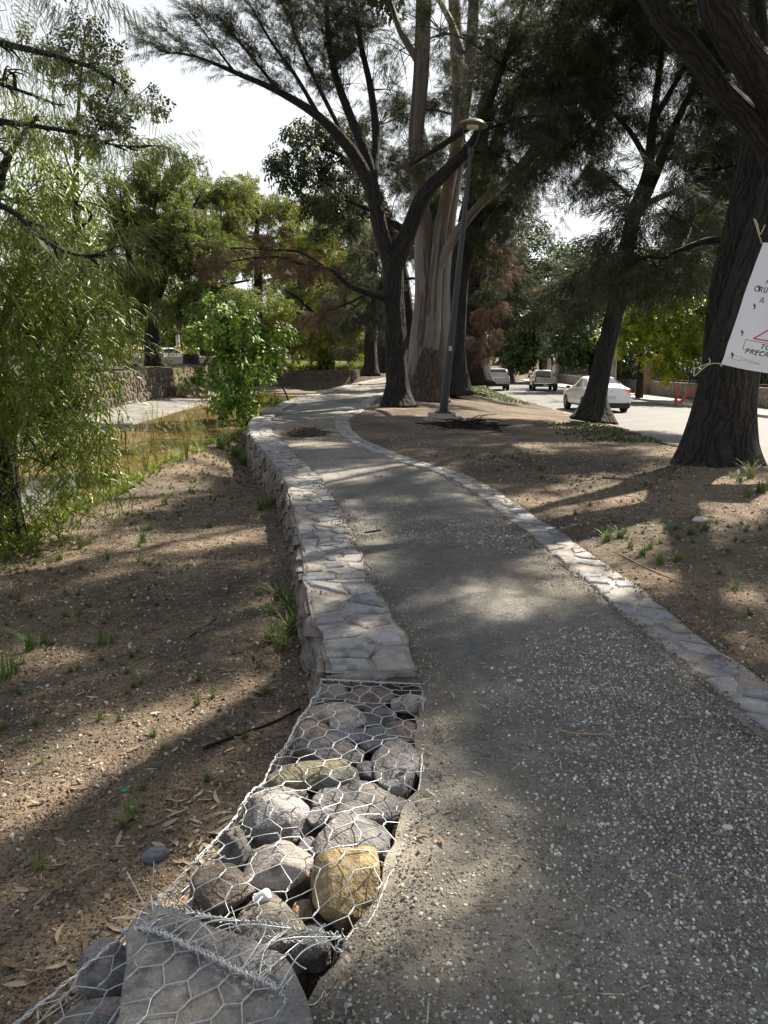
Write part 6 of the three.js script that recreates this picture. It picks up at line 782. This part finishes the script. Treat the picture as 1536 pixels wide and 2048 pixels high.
{ // white sedan
  const r = thing('sedan_car', 'white four door sedan driving away behind the slim leaning tree', 'car'), white = dsMat(paint(0.78, 0.79, 0.8));
  const st = [[-2.3, 0.42, 0.82, 0.92, 0.6, 0.5], [-2.22, 0.3, 0.9, 1.02, 0.78, 0.62], [-2.0, 0.26, 0.95, 1.09, 0.86, 0.62], [-1.7, 0.25, 0.97, 1.14, 0.89, 0.58], [-1.0, 0.24, 0.97, 1.37, 0.9, 0.56], [-0.3, 0.24, 0.96, 1.43, 0.9, 0.57], [0.3, 0.24, 0.95, 1.4, 0.9, 0.56], [1.05, 0.24, 0.93, 1.02, 0.89, 0.6], [1.6, 0.25, 0.86, 0.92, 0.88, 0.62], [2.1, 0.28, 0.76, 0.8, 0.82, 0.56], [2.32, 0.38, 0.66, 0.7, 0.6, 0.42]];
  const { body, patch } = loft(st); part('body', body, white, r);
  for (const s of [1, -1]) { part('side_window', patch(3.35, 5.0, 5.25, v => lerp(5.5, 6.85, Math.sin(Math.min(1, v * 1.6) * 1.57)), s), VM.glass, r); part('side_window', patch(5.06, 6.75, 5.25, v => lerp(6.9, 5.5, Math.pow(v, 1.7)), s), VM.glass, r); part('door_seam', patch(5.0, 5.03, 1.5, 5.2, s, 0.004), VM.seam, r); part('door_handle', patch(4.6, 4.75, 4.35, 4.5, s, 0.02), white, r); const m = part('wing_mirror', new THREE.SphereGeometry(0.1, 12, 8).scale(0.7, 0.65, 1), VM.black, r); m.position.set(0.62, 0.98, s * 0.98); part('tail_light', patch(0.55, 1.9, 4.55, 5.3, s, 0.012), VM.red, r); part('tail_light_cluster', box(0.05, 0.12, 0.3, -2.25, 0.87, s * 0.6), VM.red, r); part('tail_lamp_glow', box(0.03, 0.07, 0.2, -2.275, 0.87, s * 0.6), VM.glow, r); part('bumper_reflector', box(0.02, 0.05, 0.14, -2.26, 0.42, s * 0.62), VM.red, r); }
  for (const s of [1, -1]) part('rear_window', patch(3.05, 3.95, 7.2, 10, s, 0.01), VM.glass, r);
  for (const s of [1, -1]) part('windscreen', patch(6.1, 6.9, 7.2, 10, s, 0.01), VM.glass, r);
  part('lower_bumper', box(0.25, 0.2, 1.5, -2.17, 0.3, 0), VM.black, r); part('number_plate', box(0.02, 0.13, 0.36, -2.31, 0.62, 0), VM.plate, r); part('emblem', new THREE.TorusGeometry(0.055, 0.012, 6, 18).rotateY(Math.PI / 2).translate(-2.29, 0.84, 0), VM.chrome, r); part('emblem_wing', box(0.012, 0.016, 0.09, -2.295, 0.845, 0), VM.chrome, r);
  wheels(r, [-1.38, 1.35], 0.8, 0.33); place(r, 1188, 822, 33, -0.02);
}
{ // silver suv
  const r = thing('suv_car', 'silver sport utility car in the left lane beyond the tree row', 'car'), silver = dsMat(paint(0.42, 0.43, 0.45));
  const st = [[-2.25, 0.5, 0.95, 1.05, 0.75, 0.62], [-2.2, 0.36, 1.0, 1.35, 0.86, 0.66], [-1.95, 0.32, 1.04, 1.6, 0.9, 0.66], [-1.2, 0.3, 1.04, 1.67, 0.91, 0.66], [-0.3, 0.3, 1.03, 1.68, 0.91, 0.66], [0.4, 0.3, 1.02, 1.6, 0.91, 0.64], [1.2, 0.3, 1.02, 1.12, 0.9, 0.66], [1.8, 0.32, 0.95, 1.0, 0.88, 0.64], [2.25, 0.4, 0.75, 0.8, 0.7, 0.5]];
  const { body, patch } = loft(st); part('body', body, silver, r);
  for (const s of [1, -1]) { part('side_window', patch(2.3, 3.9, 5.2, 6.85, s), VM.glass, r); part('side_window', patch(3.98, 5.6, 5.2, v => lerp(6.85, 5.6, v * v), s), VM.glass, r); part('tail_light', box(0.1, 0.62, 0.13, -2.13, 1.24, s * 0.73), VM.red, r); part('reflector', box(0.03, 0.05, 0.2, -2.25, 0.62, s * 0.6), VM.red, r); const m = part('wing_mirror', new THREE.SphereGeometry(0.11, 12, 8), silver, r); m.position.set(0.75, 1.1, s * 1.0); }
  part('rear_window', box(0.02, 0.42, 1.16, -2.17, 1.32, 0).rotateZ(0), VM.glass, r); part('chrome_strip', box(0.03, 0.05, 1.0, -2.27, 1.0, 0), VM.chrome, r); part('number_plate', box(0.02, 0.13, 0.36, -2.28, 0.85, 0), VM.plate, r); part('lower_bumper', box(0.2, 0.2, 1.6, -2.18, 0.42, 0), VM.black, r); part('roof_spoiler', box(0.3, 0.05, 1.2, -2.1, 1.6, 0), silver, r);
  wheels(r, [-1.35, 1.3], 0.8, 0.35); place(r, 991, 778, 62, 0.05);
}
{ // pickup
  const r = thing('pickup_truck', 'two tone pickup truck with white tailgate and dark rear bumper', 'truck'), white = dsMat(paint(0.5, 0.49, 0.47)), dark = dsMat(std({ color: RGB(0.03, 0.03, 0.032), roughness: 0.7 }));
  const cab = [[-0.3, 0.4, 0.98, 1.5, 0.83, 0.6], [-0.1, 0.36, 0.98, 1.56, 0.84, 0.6], [0.6, 0.34, 0.97, 1.56, 0.84, 0.6], [1.0, 0.34, 0.96, 1.45, 0.84, 0.58], [1.5, 0.34, 0.95, 1.02, 0.84, 0.62], [1.9, 0.36, 0.88, 0.92, 0.82, 0.6], [2.2, 0.42, 0.72, 0.76, 0.66, 0.5]];
  const { body, patch } = loft(cab); part('cab', body, white, r); part('rear_window', box(0.02, 0.42, 1.1, -0.315, 1.24, 0), VM.glass, r); for (const s of [1, -1]) { part('side_window', patch(0.5, 2.9, 5.2, v => lerp(6.8, 5.8, v * v), s), VM.glass, r); const m = part('wing_mirror', new THREE.SphereGeometry(0.1, 12, 8), dark, r); m.position.set(1.0, 1.05, s * 0.94); }
  const bed = []; for (const s of [1, -1]) bed.push(box(1.85, 0.5, 0.06, -1.24, 0.78, s * 0.8)); bed.push(box(1.85, 0.05, 1.56, -1.24, 0.55, 0)); part('cargo_bed', merge(bed), white, r);
  part('tailgate', box(0.06, 0.42, 1.28, -2.17, 0.82, 0), white, r); part('tailgate_trim', box(0.05, 0.09, 0.7, -2.18, 1.06, 0), dark, r); part('emblem', box(0.02, 0.06, 0.1, -2.21, 0.86, 0), VM.seam, r); part('rear_bumper', box(0.22, 0.24, 1.68, -2.18, 0.46, 0), dark, r); part('number_plate', box(0.02, 0.13, 0.34, -2.3, 0.46, 0), VM.plate, r);
  for (const s of [1, -1]) { part('tail_light', box(0.14, 0.36, 0.13, -2.13, 0.86, s * 0.74), VM.red, r); part('wheel_flare', box(0.9, 0.16, 0.08, -1.3, 0.66, s * 0.84), dark, r); part('bed_rail', box(1.85, 0.05, 0.1, -1.24, 1.05, s * 0.8), dark, r); }
  wheels(r, [-1.32, 1.35], 0.76, 0.33); place(r, 1084, 786, 60, 0.09);
}
function simpleCar(label, color, group) { const r = thing('parked_car', label, 'car', null, group), c = dsMat(paint(...color)); const st = [[-2.1, 0.42, 0.8, 0.9, 0.7, 0.55], [-1.9, 0.28, 0.92, 1.05, 0.84, 0.62], [-1.2, 0.26, 0.95, 1.42, 0.87, 0.58], [-0.2, 0.26, 0.95, 1.48, 0.87, 0.58], [0.5, 0.26, 0.94, 1.36, 0.87, 0.56], [1.15, 0.26, 0.93, 1.0, 0.86, 0.6], [1.7, 0.28, 0.85, 0.9, 0.84, 0.58], [2.1, 0.38, 0.66, 0.7, 0.62, 0.45]]; const { body, patch } = loft(st, 3); part('body', body, c, r); for (const s of [1, -1]) { part('side_window', patch(1.6, 4.7, 5.2, v => lerp(5.6, 6.9, Math.sin(v * 3.1)), s), VM.glass, r); part('windscreen', patch(4.1, 4.85, 7.2, 10, s), VM.glass, r); part('rear_window', patch(1.1, 1.9, 7.2, 10, s), VM.glass, r); part('tail_light', patch(0.5, 0.95, 4.2, 5.2, s, 0.012), VM.red, r); } wheels(r, [-1.3, 1.28], 0.76, 0.32); return r; }
{ const c = simpleCar('white car farther down the road ahead of the silver one', [0.7, 0.7, 0.7]); place(c, 966, 768, 76, 0.05);
  const G = 'cars parked across the river';
  for (const [u, d, col, lab] of [[282, 74, [0.7, 0.71, 0.72], 'white parked car just left of the thick black trunk'], [344, 78, [0.65, 0.66, 0.68], 'pale parked car just right of the thick black trunk'], [414, 76, [0.75, 0.76, 0.78], 'white parked car with bright windscreen left of the young tree'], [558, 84, [0.6, 0.62, 0.64], 'silver parked car right of the young tree'], [150, 66, [0.55, 0.57, 0.6], 'silver parked car glimpsed through the willow leaves'], [505, 88, [0.45, 0.46, 0.48], 'grey parked car half hidden behind the young tree']]) { const o = simpleCar(lab, col, G), p = at(u, 700, d); o.position.set(p.x, landY(p.x, -d) + 0.03, -d); o.rotation.y = 0.25 + (u % 7) * 0.02; } }
// ---------------------------------------------------------------- lamp post, poles, signal
{
  const b = groundAt(886, 836, 0).p; b.y = landY(b.x, b.z); const r = thing('lamp_post', 'tall grey tapered park lamp post with domed head leaning slightly right', 'street lamp', b); const steel = std({ color: RGB(0.03, 0.033, 0.037), metalness: 0.3, roughness: 0.55 }), conc = std({ map: rockMap, color: RGB(0.42, 0.38, 0.32) });
  part('base_slab', box(0.9, 0.1, 0.6, 0, 0.03, 0), conc, r); part('base_slab', box(0.62, 0.1, 0.45, -0.03, 0.13, -0.02), conc, r);
  const top = at(942, 300, -b.z).sub(b); const pole = part('pole', tube([V(0, 0.16, 0), V(top.x * 0.5, top.y * 0.5, 0), top], [0.1, 0.07, 0.042], 16, 0, 6), steel, r); part('base_plate', box(0.34, 0.03, 0.34, 0, 0.2, 0), steel, r); for (const [x, z] of [[-0.12, -0.12], [0.12, -0.12], [-0.12, 0.12], [0.12, 0.12]]) part('anchor_bolt', new THREE.CylinderGeometry(0.018, 0.018, 0.07, 6).translate(x, 0.24, z), VM.rim, r); part('inspection_cover', box(0.07, 0.1, 0.02, top.x * 0.28 - 0.01, top.y * 0.28, 0.09), VM.rim, r); part('collar', new THREE.CylinderGeometry(0.065, 0.07, 0.12, 14).translate(top.x, top.y - 0.02, 0), steel, r);
  for (const s of [1, -1]) part('fork_arm', tube([top.clone(), top.clone().add(V(s * 0.12, 0.16, 0)), top.clone().add(V(s * 0.17, 0.36, 0)), top.clone().add(V(s * 0.15 + 0.02, 0.52, 0))], [0.02, 0.018, 0.016, 0.016], 8, 0, 4), steel, r);
  const hp = top.clone().add(V(0.03, 0.5, 0)); const head = part('lamp_head', new THREE.LatheGeometry([[0.0, 0.13], [0.1, 0.12], [0.2, 0.085], [0.29, 0.035], [0.325, -0.01], [0.31, -0.02], [0.2, -0.015], [0.0, -0.01]].map(([a, c]) => new THREE.Vector2(a, c)), 28), std({ color: RGB(0.12, 0.11, 0.09), metalness: 0.4, roughness: 0.45, side: THREE.DoubleSide }), r); head.position.copy(hp); head.rotation.z = -0.06; const len = part('lens', new THREE.CylinderGeometry(0.14, 0.12, 0.05, 20), std({ color: RGB(0.55, 0.55, 0.5), roughness: 0.4 }), head); len.position.y = -0.045;
}
{
  const pc = std({ map: rockMap, color: RGB(0.48, 0.45, 0.4) });
  const pole = (pts, label, arm, lampArm) => { const P = pts.map(([u, v, d, r]) => { const p = at(u, v, d); p.r = r; return p; }); P[0].y = landY(P[0].x, P[0].z); const o = thing('utility_pole', label, 'pole', P[0].clone(), 'utility poles'); const R = P.map(p => p.clone().sub(P[0])); part('pole', tube(R, P.map(p => p.r), 12, 0, 5), pc, o); const t = R[R.length - 1]; if (arm) part('cross_arm', box(arm, 0.1, 0.1, t.x - arm * 0.1, t.y - 0.35, t.z), std({ color: RGB(0.2, 0.17, 0.14) }), o); if (lampArm) { part('lamp_arm', tube([t.clone().add(V(0, -0.5, 0)), t.clone().add(V(-0.8, -0.25, 0)), t.clone().add(V(-1.7, -0.2, 0))], [0.035, 0.03, 0.025], 8, 0, 4), VM.rim, o); part('lamp_head', new THREE.SphereGeometry(0.3, 14, 8).scale(1.2, 0.3, 0.6).translate(t.x - 1.95, t.y - 0.2, t.z), VM.rim, o); } return P[P.length - 1]; };
  const a = pole([[1098, 752, 72, 0.19], [1098, 690, 72, 0.16], [1095, 618, 72, 0.12]], 'pale utility pole with lamp arm behind the pickup', 0, true), b = pole([[1111, 762, 62, 0.18], [1117, 700, 62, 0.16], [1124, 640, 62, 0.12]], 'utility pole leaning right close behind the pickup', 1.2), c = pole([[1228, 762, 47, 0.16], [1229, 700, 47, 0.15], [1236, 560, 47, 0.12]], 'pale pole partly hidden behind the slim leaning tree', 1.4, true), e = pole([[1150, 735, 110, 0.16], [1150, 600, 110, 0.12]].map(q => [q[0] - 90, q[1] + 12, q[2], q[3]]), 'small distant pole far down the right pavement', 1);
  const wire = (p, q, sag, label) => { const m = p.clone().lerp(q, 0.5); m.y -= sag; single('overhead_cable', tube([p, m, q], [0.02, 0.02, 0.02], 5, 0, 10), VM.black, label, 'cable', 'overhead cables'); };
  wire(b.clone().add(V(-0.4, -0.3, 0)), c.clone().add(V(-0.6, -0.3, 0)), 0.5, 'upper cable from the leaning pole to the pole behind the slim tree'); wire(b.clone().add(V(0.1, -0.3, 0)), c.clone().add(V(0.2, -0.4, 0)), 0.6, 'second cable beside the upper one between the same two poles'); wire(a.clone().add(V(0, -1.5, 0)), b.clone().add(V(0, -1.6, 0)), 0.9, 'slack cable between the pale lamp pole and the leaning pole'); wire(c.clone().add(V(0.2, -0.4, 0)), at(1536, 560, 30).add(V(2, 0.5, 4)), 0.6, 'cable running right from the pole behind the slim tree');
  // traffic signal far down the road
  const p = at(973, 762, 96); p.y = landY(p.x, p.z); const o = thing('traffic_signal', 'distant traffic signal showing green above the road end', 'traffic light', p); const q = at(973, 712, 96).sub(p); part('pole', tube([V(), q], [0.1, 0.08], 10), VM.rim, o); part('signal_head', box(0.35, 1.0, 0.25, 0.05, q.y - 0.6, 0.15), VM.black, o); const gl = part('green_signal_light', new THREE.CylinderGeometry(0.17, 0.17, 0.05, 16).rotateX(Math.PI / 2).translate(0.05, q.y - 0.92, 0.3), std({ color: RGB(0.0, 0.3, 0.25), emissive: RGB(0.05, 0.9, 0.7), emissiveIntensity: 0.9 }), o); for (const k of [0, 1]) part('signal_lens', new THREE.CylinderGeometry(0.15, 0.15, 0.04, 16).rotateX(Math.PI / 2).translate(0.05, q.y - 0.28 - 0.32 * k, 0.29), VM.seam, o);
  const lamp = new THREE.PointLight(RGB(0.05, 0.9, 0.7), 1.5, 6); lamp.position.set(p.x + 0.05, p.y + q.y - 0.92, p.z + 0.5); lamp.castShadow = true; scene.add(lamp);
}
// ---------------------------------------------------------------- fence wall behind the pavement
{
  const root = thing('stone_fence_wall', 'low rubble wall carrying a dark railing along the far pavement', 'fence');
  const fx = d => kerbX(d) + ROADW + WALKW + 0.05, A = along(fx, 20, 100), H = 0.85;
  const P = (s, t, h) => { const d = A.d(s); return V(fx(d) - h, roadY(d) + 0.1 + (1 - t) * H, -d); };
  const cap = (s, t, h) => { const d = A.d(s); return V(fx(d) + t * 0.4, roadY(d) + 0.1 + H + h, -d); };
  part('mortar_body', merge([grid(3, 120, (u, v) => P(A.L * v, u, 0), (p, u, v) => [u, A.L * v]), grid(1, 120, (u, v) => cap(A.L * v, u, 0), (p, u, v) => [u, A.L * v]), grid(1, 120, (u, v) => { const p = cap(A.L * v, 1, 0); p.y -= u * H; return p; })]), std({ map: rockMap, color: RGB(0.25, 0.22, 0.18) }), root);
  layStones(root, paving(A.L, 1, 0.42, 0.03, 91, 0.85), (s, t, h) => P(s, t, h), 0.03, wallTones, 92, 210, 0.1, 'face_stone');
  const rail = std({ color: RGB(0.05, 0.05, 0.05), metalness: 0.3, roughness: 0.6 }), barG = box(0.025, 1.5, 0.025, 0, 0.75, 0), postG = box(0.09, 1.75, 0.09, 0, 0.87, 0); let n = 0; const far = [];
  for (let s = 0.1; s < A.L; s += 0.32) { const d = A.d(s), p = cap(s, 0.5, 0), post = Math.round(s / 0.32) % 8 === 0; if (n < 170) { const m = part(post ? 'fence_post' : 'railing_bar', post ? postG : barG, rail, root); m.position.copy(p); n++; } else { const g = (post ? postG : barG).clone(); g.translate(p.x, p.y, p.z); far.push(g); } }
  tag(part('far_railing_bars', merge(far), rail, root), null, null, null, 'stuff');
  for (const h of [0.12, 1.42]) { const pts = []; for (let s = 0; s <= A.L; s += 2) pts.push(cap(s, 0.5, h)); part('rail', tube(pts, pts.map(() => 0.02), 5, 0, 1), rail, root); }
  // brick gate piers beside the fence
  const br = std({ map: rockMap, bumpMap: rockBump, bumpScale: 0.01, color: RGB(0.34, 0.22, 0.16) });
  for (const [d, lab] of [[50, 'square stone gate pier right of the slim leaning tree'], [39, 'square stone gate pier left of the bannered tree'], [92, 'distant brown gate pier at the far bend of the pavement']]) { const q = thing('gate_pier', lab, 'pillar', V(fx(d) - 0.25, roadY(d) + 0.08, -d), 'gate piers'); part('shaft', box(0.7, 2.1, 0.7, 0, 1.05, 0), br, q); part('cap', box(0.86, 0.14, 0.86, 0, 2.17, 0), std({ map: rockMap, color: RGB(0.45, 0.4, 0.34) }), q); part('plinth', box(0.8, 0.3, 0.8, 0, 0.15, 0), br, q); }
  const redM = std({ color: RGB(0.5, 0.06, 0.045), roughness: 0.5 });
  for (const [u, lean, lab] of [[1352, 0.0, 'upright red marker post on the far pavement'], [1360, -0.62, 'tilted red marker post leaning right on the far pavement']]) { const p = at(u, 795, 37.5); p.y = roadY(37.5) + 0.1; const q = thing('marker_post', lab, 'post', p, 'red marker posts'); part('post', new THREE.CylinderGeometry(0.055, 0.065, 0.85, 12).translate(0, 0.42, 0), redM, q); part('cap', new THREE.SphereGeometry(0.056, 12, 6, 0, 6.3, 0, 1.57).translate(0, 0.845, 0), redM, q); part('foot', new THREE.CylinderGeometry(0.11, 0.12, 0.03, 14).translate(0, 0.015, 0), redM, q); q.rotation.z = lean; }
}
// ---------------------------------------------------------------- far bank: retaining walls, stumps, parapet
{
  const shadedRiverTones = [[0.13, 0.105, 0.085], [0.11, 0.095, 0.08], [0.15, 0.12, 0.1], [0.1, 0.09, 0.08]].map(c => std({ map: rockMap, bumpMap: rockBump, bumpScale: 0.015, color: RGB(...c), roughness: 0.95 }));  // stone tones darkened to paint in the tree shade on the far wall
  const wall = (label, pts, h, seed, cell) => { // pts: [x, z] along the face; stones proud of the mortar
    const root = thing('river_wall', label, 'wall', null, 'river walls across the water'), T = [0]; for (let i = 1; i < pts.length; i++) T.push(T[i - 1] + Math.hypot(pts[i][0] - pts[i - 1][0], pts[i][1] - pts[i - 1][1])); const Lw = T[T.length - 1];
    const cx = new THREE.CatmullRomCurve3(pts.map(p => V(p[0], 0, p[1])), false, 'centripetal');
    const P = (s, t, hh) => { const q = clamp(s / Lw, 0, 1), p = cx.getPoint(q), T0 = cx.getTangent(q), N = V(-T0.z, 0, T0.x); return V(p.x + N.x * (hh + 0.12 * t), -1.3 + (1 - t) * h, p.z + N.z * (hh + 0.12 * t)); };
    const top = grid(1, 40, (u, v) => P(Lw * v, 0, -u * 0.5)); part('mortar_body', merge([grid(4, 40, (u, v) => P(Lw * v, u, 0.03 * noise2(v * 40, u * 4)), (p, u, v) => [u, Lw * v]), top]), std({ map: rockMap, bumpMap: rockBump, bumpScale: 0.03, color: RGB(0.13, 0.1, 0.08) }), root);  // mortar colour carries the same painted shade
    layStones(root, paving(Lw, 1, cell, 0.03, seed, 0.9), P, 0.06, shadedRiverTones, seed + 1, 220, 0.2, 'face_stone'); };
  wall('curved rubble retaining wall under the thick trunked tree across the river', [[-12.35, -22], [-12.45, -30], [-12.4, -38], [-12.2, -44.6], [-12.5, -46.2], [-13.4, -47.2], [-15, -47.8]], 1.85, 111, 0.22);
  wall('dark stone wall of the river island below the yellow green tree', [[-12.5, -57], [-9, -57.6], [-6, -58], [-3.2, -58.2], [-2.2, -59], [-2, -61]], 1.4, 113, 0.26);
  const wood = std({ map: barkMap, bumpMap: barkBump, bumpScale: 0.03 });
  for (const [u, v, d, w, h, lab] of [[269, 722, 48, 0.55, 1.1, 'dark cut tree stump left of the thick trunk'], [242, 718, 52, 0.5, 0.9, 'smaller dark stump farther left behind the willow edge'], [382, 714, 60, 0.6, 0.8, 'low dark stump behind the young tree'], ]) { const p = at(u, v, d); p.y = landY(p.x, p.z) - 0.1; const o = thing('tree_stump', lab, 'stump', p, 'stumps on the far bank'); part('stump', tube([V(0, 0, 0), V(0.02, h * 0.5, 0), V(0, h + 0.1, 0)], [w * 1.15, w, w * 0.95], 18, 0.08, 4), wood, o); }
  const par = thing('concrete_parapet', 'pale low parapet in front of the cars across the river', 'parapet'); const pm = std({ map: rockMap, color: RGB(0.55, 0.53, 0.48) }), R = rngOf(3);
  for (let x = -42; x < -12; x += 2.04) { const d = 66 + 0.1 * (x + 27), y = landY(x, -d); part('parapet_block', box(2.0, 0.75 + 0.04 * R(), 0.3, x, y + 0.3, -d), pm, par); }
  // earth and debris slumped at the foot of the wall
  const p = at(375, 782, 44); const g = new THREE.IcosahedronGeometry(1, 4), q = g.attributes.position; for (let i = 0; i < q.count; i++) { const v = V(q.getX(i), q.getY(i), q.getZ(i)), k = 1 + 0.35 * noise3(v.x * 2, v.y * 2, v.z * 2) + 0.18 * noise3(v.x * 6, v.y * 6, v.z * 6); q.setXYZ(i, v.x * 1.1 * k, v.y * 0.65 * k, v.z * 0.9 * k); } g.computeVertexNormals(); const m = single('earth_heap', g, std({ map: rockMap, bumpMap: rockBump, bumpScale: 0.05, color: RGB(0.24, 0.16, 0.11) }), 'reddish heap of slumped earth at the end of the far wall', 'earth heap'); m.position.set(p.x, -1.0, p.z);
  const wp = at(357, 712, 82); wp.y = landY(wp.x, wp.z); const o = thing('white_post', 'thin white post standing behind the cars across the river', 'post', wp); part('post', tube([V(), V(0, 3.6, 0)], [0.2, 0.18], 10), pm, o); part('cap', box(0.5, 0.12, 0.5, 0, 3.65, 0), pm, o);
  for (const [x, z, r0, lab] of [[-5.5, -50.5, 0.8, 'flat sand bar left of the leaning stem in the river'], [-7.6, -53.5, 1.1, 'muddy sand bar before the island wall']]) { const gg = new THREE.SphereGeometry(1, 24, 8).scale(r0 * 2, 0.16, r0); single('sand_bar', gg, std({ map: soilMap, color: RGB(1, 1, 1) }), lab, 'sand bar').position.set(x, -1.2, z); }
}
// ---------------------------------------------------------------- banner on the big tree
{
  const A = at(1523, 486, 9.75), B = at(1437, 728, 9.7), Cc = at(1527, 746, 9.55), D = at(1660, 500, 9.5);
  const W = 1024, H = 1536, cv = document.createElement('canvas'); cv.width = W; cv.height = H; const c = cv.getContext('2d'); c.fillStyle = '#e6e8ee'; c.fillRect(0, 0, W, H);
  c.textAlign = 'left'; c.fillStyle = '#4a5560'; c.font = 'bold 96px sans-serif'; c.fillText('A', 215, 480); c.fillText('CRUCE', 95, 590); c.fillText('A', 215, 715);
  c.strokeStyle = '#b3202c'; c.lineWidth = 16; c.lineJoin = 'round'; c.beginPath(); c.moveTo(560, 900); c.lineTo(285, 1150); c.lineTo(835, 1150); c.closePath(); c.stroke(); c.lineWidth = 8; c.strokeRect(190, 1180, 700, 120);
  c.fillStyle = '#1d6b3a'; c.font = 'italic bold 92px sans-serif'; c.fillText('TOME', 380, 1262); c.fillText('PRECAUCIÓN', 215, 1345); c.strokeStyle = '#6b7378'; c.lineWidth = 4; for (const [x, y, w, h] of [[60, 1400, 150, 46], [640, 1390, 200, 20], [680, 1430, 120, 60]]) c.strokeRect(x, y, w, h); c.beginPath(); c.moveTo(230, 1410); c.lineTo(420, 1440); c.moveTo(230, 1430); c.lineTo(440, 1450); c.stroke();
  const t = new THREE.CanvasTexture(cv); t.colorSpace = THREE.SRGBColorSpace; t.needsUpdate = true;
  const nu = 60, nv = 90, pos = [], uv = [], idx = []; const dn = A.clone().sub(V(0, 0, 0)).normalize();
  for (let j = 0; j <= nv; j++) for (let i = 0; i <= nu; i++) { const u = i / nu, v = j / nv, p = A.clone().lerp(D, u).lerp(B.clone().lerp(Cc.clone().add(V(0.55, -0.06, 0.02)), u), v); const wr = 0.03 * Math.sin(u * 9 + v * 2) * v + 0.025 * Math.sin(v * 22 + u * 5) * smooth(0.75, 1, v) * (1 - u * 0.4) + 0.02 * noise2(u * 4, v * 5) + 0.05 * Math.sin(u * 3.14) * 0.6; p.z += wr + 0.03; p.y -= 0.02 * Math.sin(u * 3.1) * v; pos.push(p.x, p.y, p.z); uv.push(u, 1 - v); }
  const slits = [[8, 30], [9, 43], [6, 63], [4, 80], [46, 30], [48, 63]]; // wind slits cut through the cloth
  for (let j = 0; j < nv; j++) for (let i = 0; i < nu; i++) { const a = j * (nu + 1) + i, s = slits.find(q => (i === q[0] || i === q[0] + 1) && j >= q[1] && j < q[1] + 4); if (s) { const dj = j - s[1], di = i - s[0]; if (dj < 2 ? di === 0 || dj === 1 : di === 1) continue; } idx.push(a, a + nu + 1, a + 1, a + 1, a + nu + 1, a + nu + 2); }
  const r = thing('banner', 'white vinyl warning banner with green lettering tied to the leaning tree', 'banner'); part('cloth', geoOf(pos, idx, uv), std({ map: t, roughness: 0.55, side: THREE.DoubleSide }), r);
  const rope = std({ color: RGB(0.45, 0.45, 0.3), roughness: 0.9 }); for (const p of [A, B]) part('eyelet', new THREE.TorusGeometry(0.014, 0.005, 6, 14).translate(p.x + 0.02, p.y - 0.015, p.z + 0.04), VM.chrome, r);
  const loop = (pts, label) => { const P = pts.map(([u, v, d]) => at(u, v, d)); single('rope', tube(P, P.map(() => 0.007), 6, 0, 6), rope, label, 'rope', 'ropes of the banner'); };
  loop([[1524, 488, 9.68], [1518, 470, 9.6], [1512, 450, 9.62], [1508, 438, 9.66], [1514, 446, 9.58], [1520, 468, 9.62], [1530, 450, 9.7]], 'pale rope knotted at the upper left corner of the banner');
  loop([[1440, 727, 9.65], [1425, 727, 9.62], [1416, 730, 9.62], [1400, 742, 9.62], [1388, 752, 9.6], [1390, 738, 9.62], [1404, 732, 9.6], [1420, 724, 9.6], [1418, 716, 9.6]], 'yellowish rope loop at the lower left corner of the banner');
}
renderer.render(scene, camera);
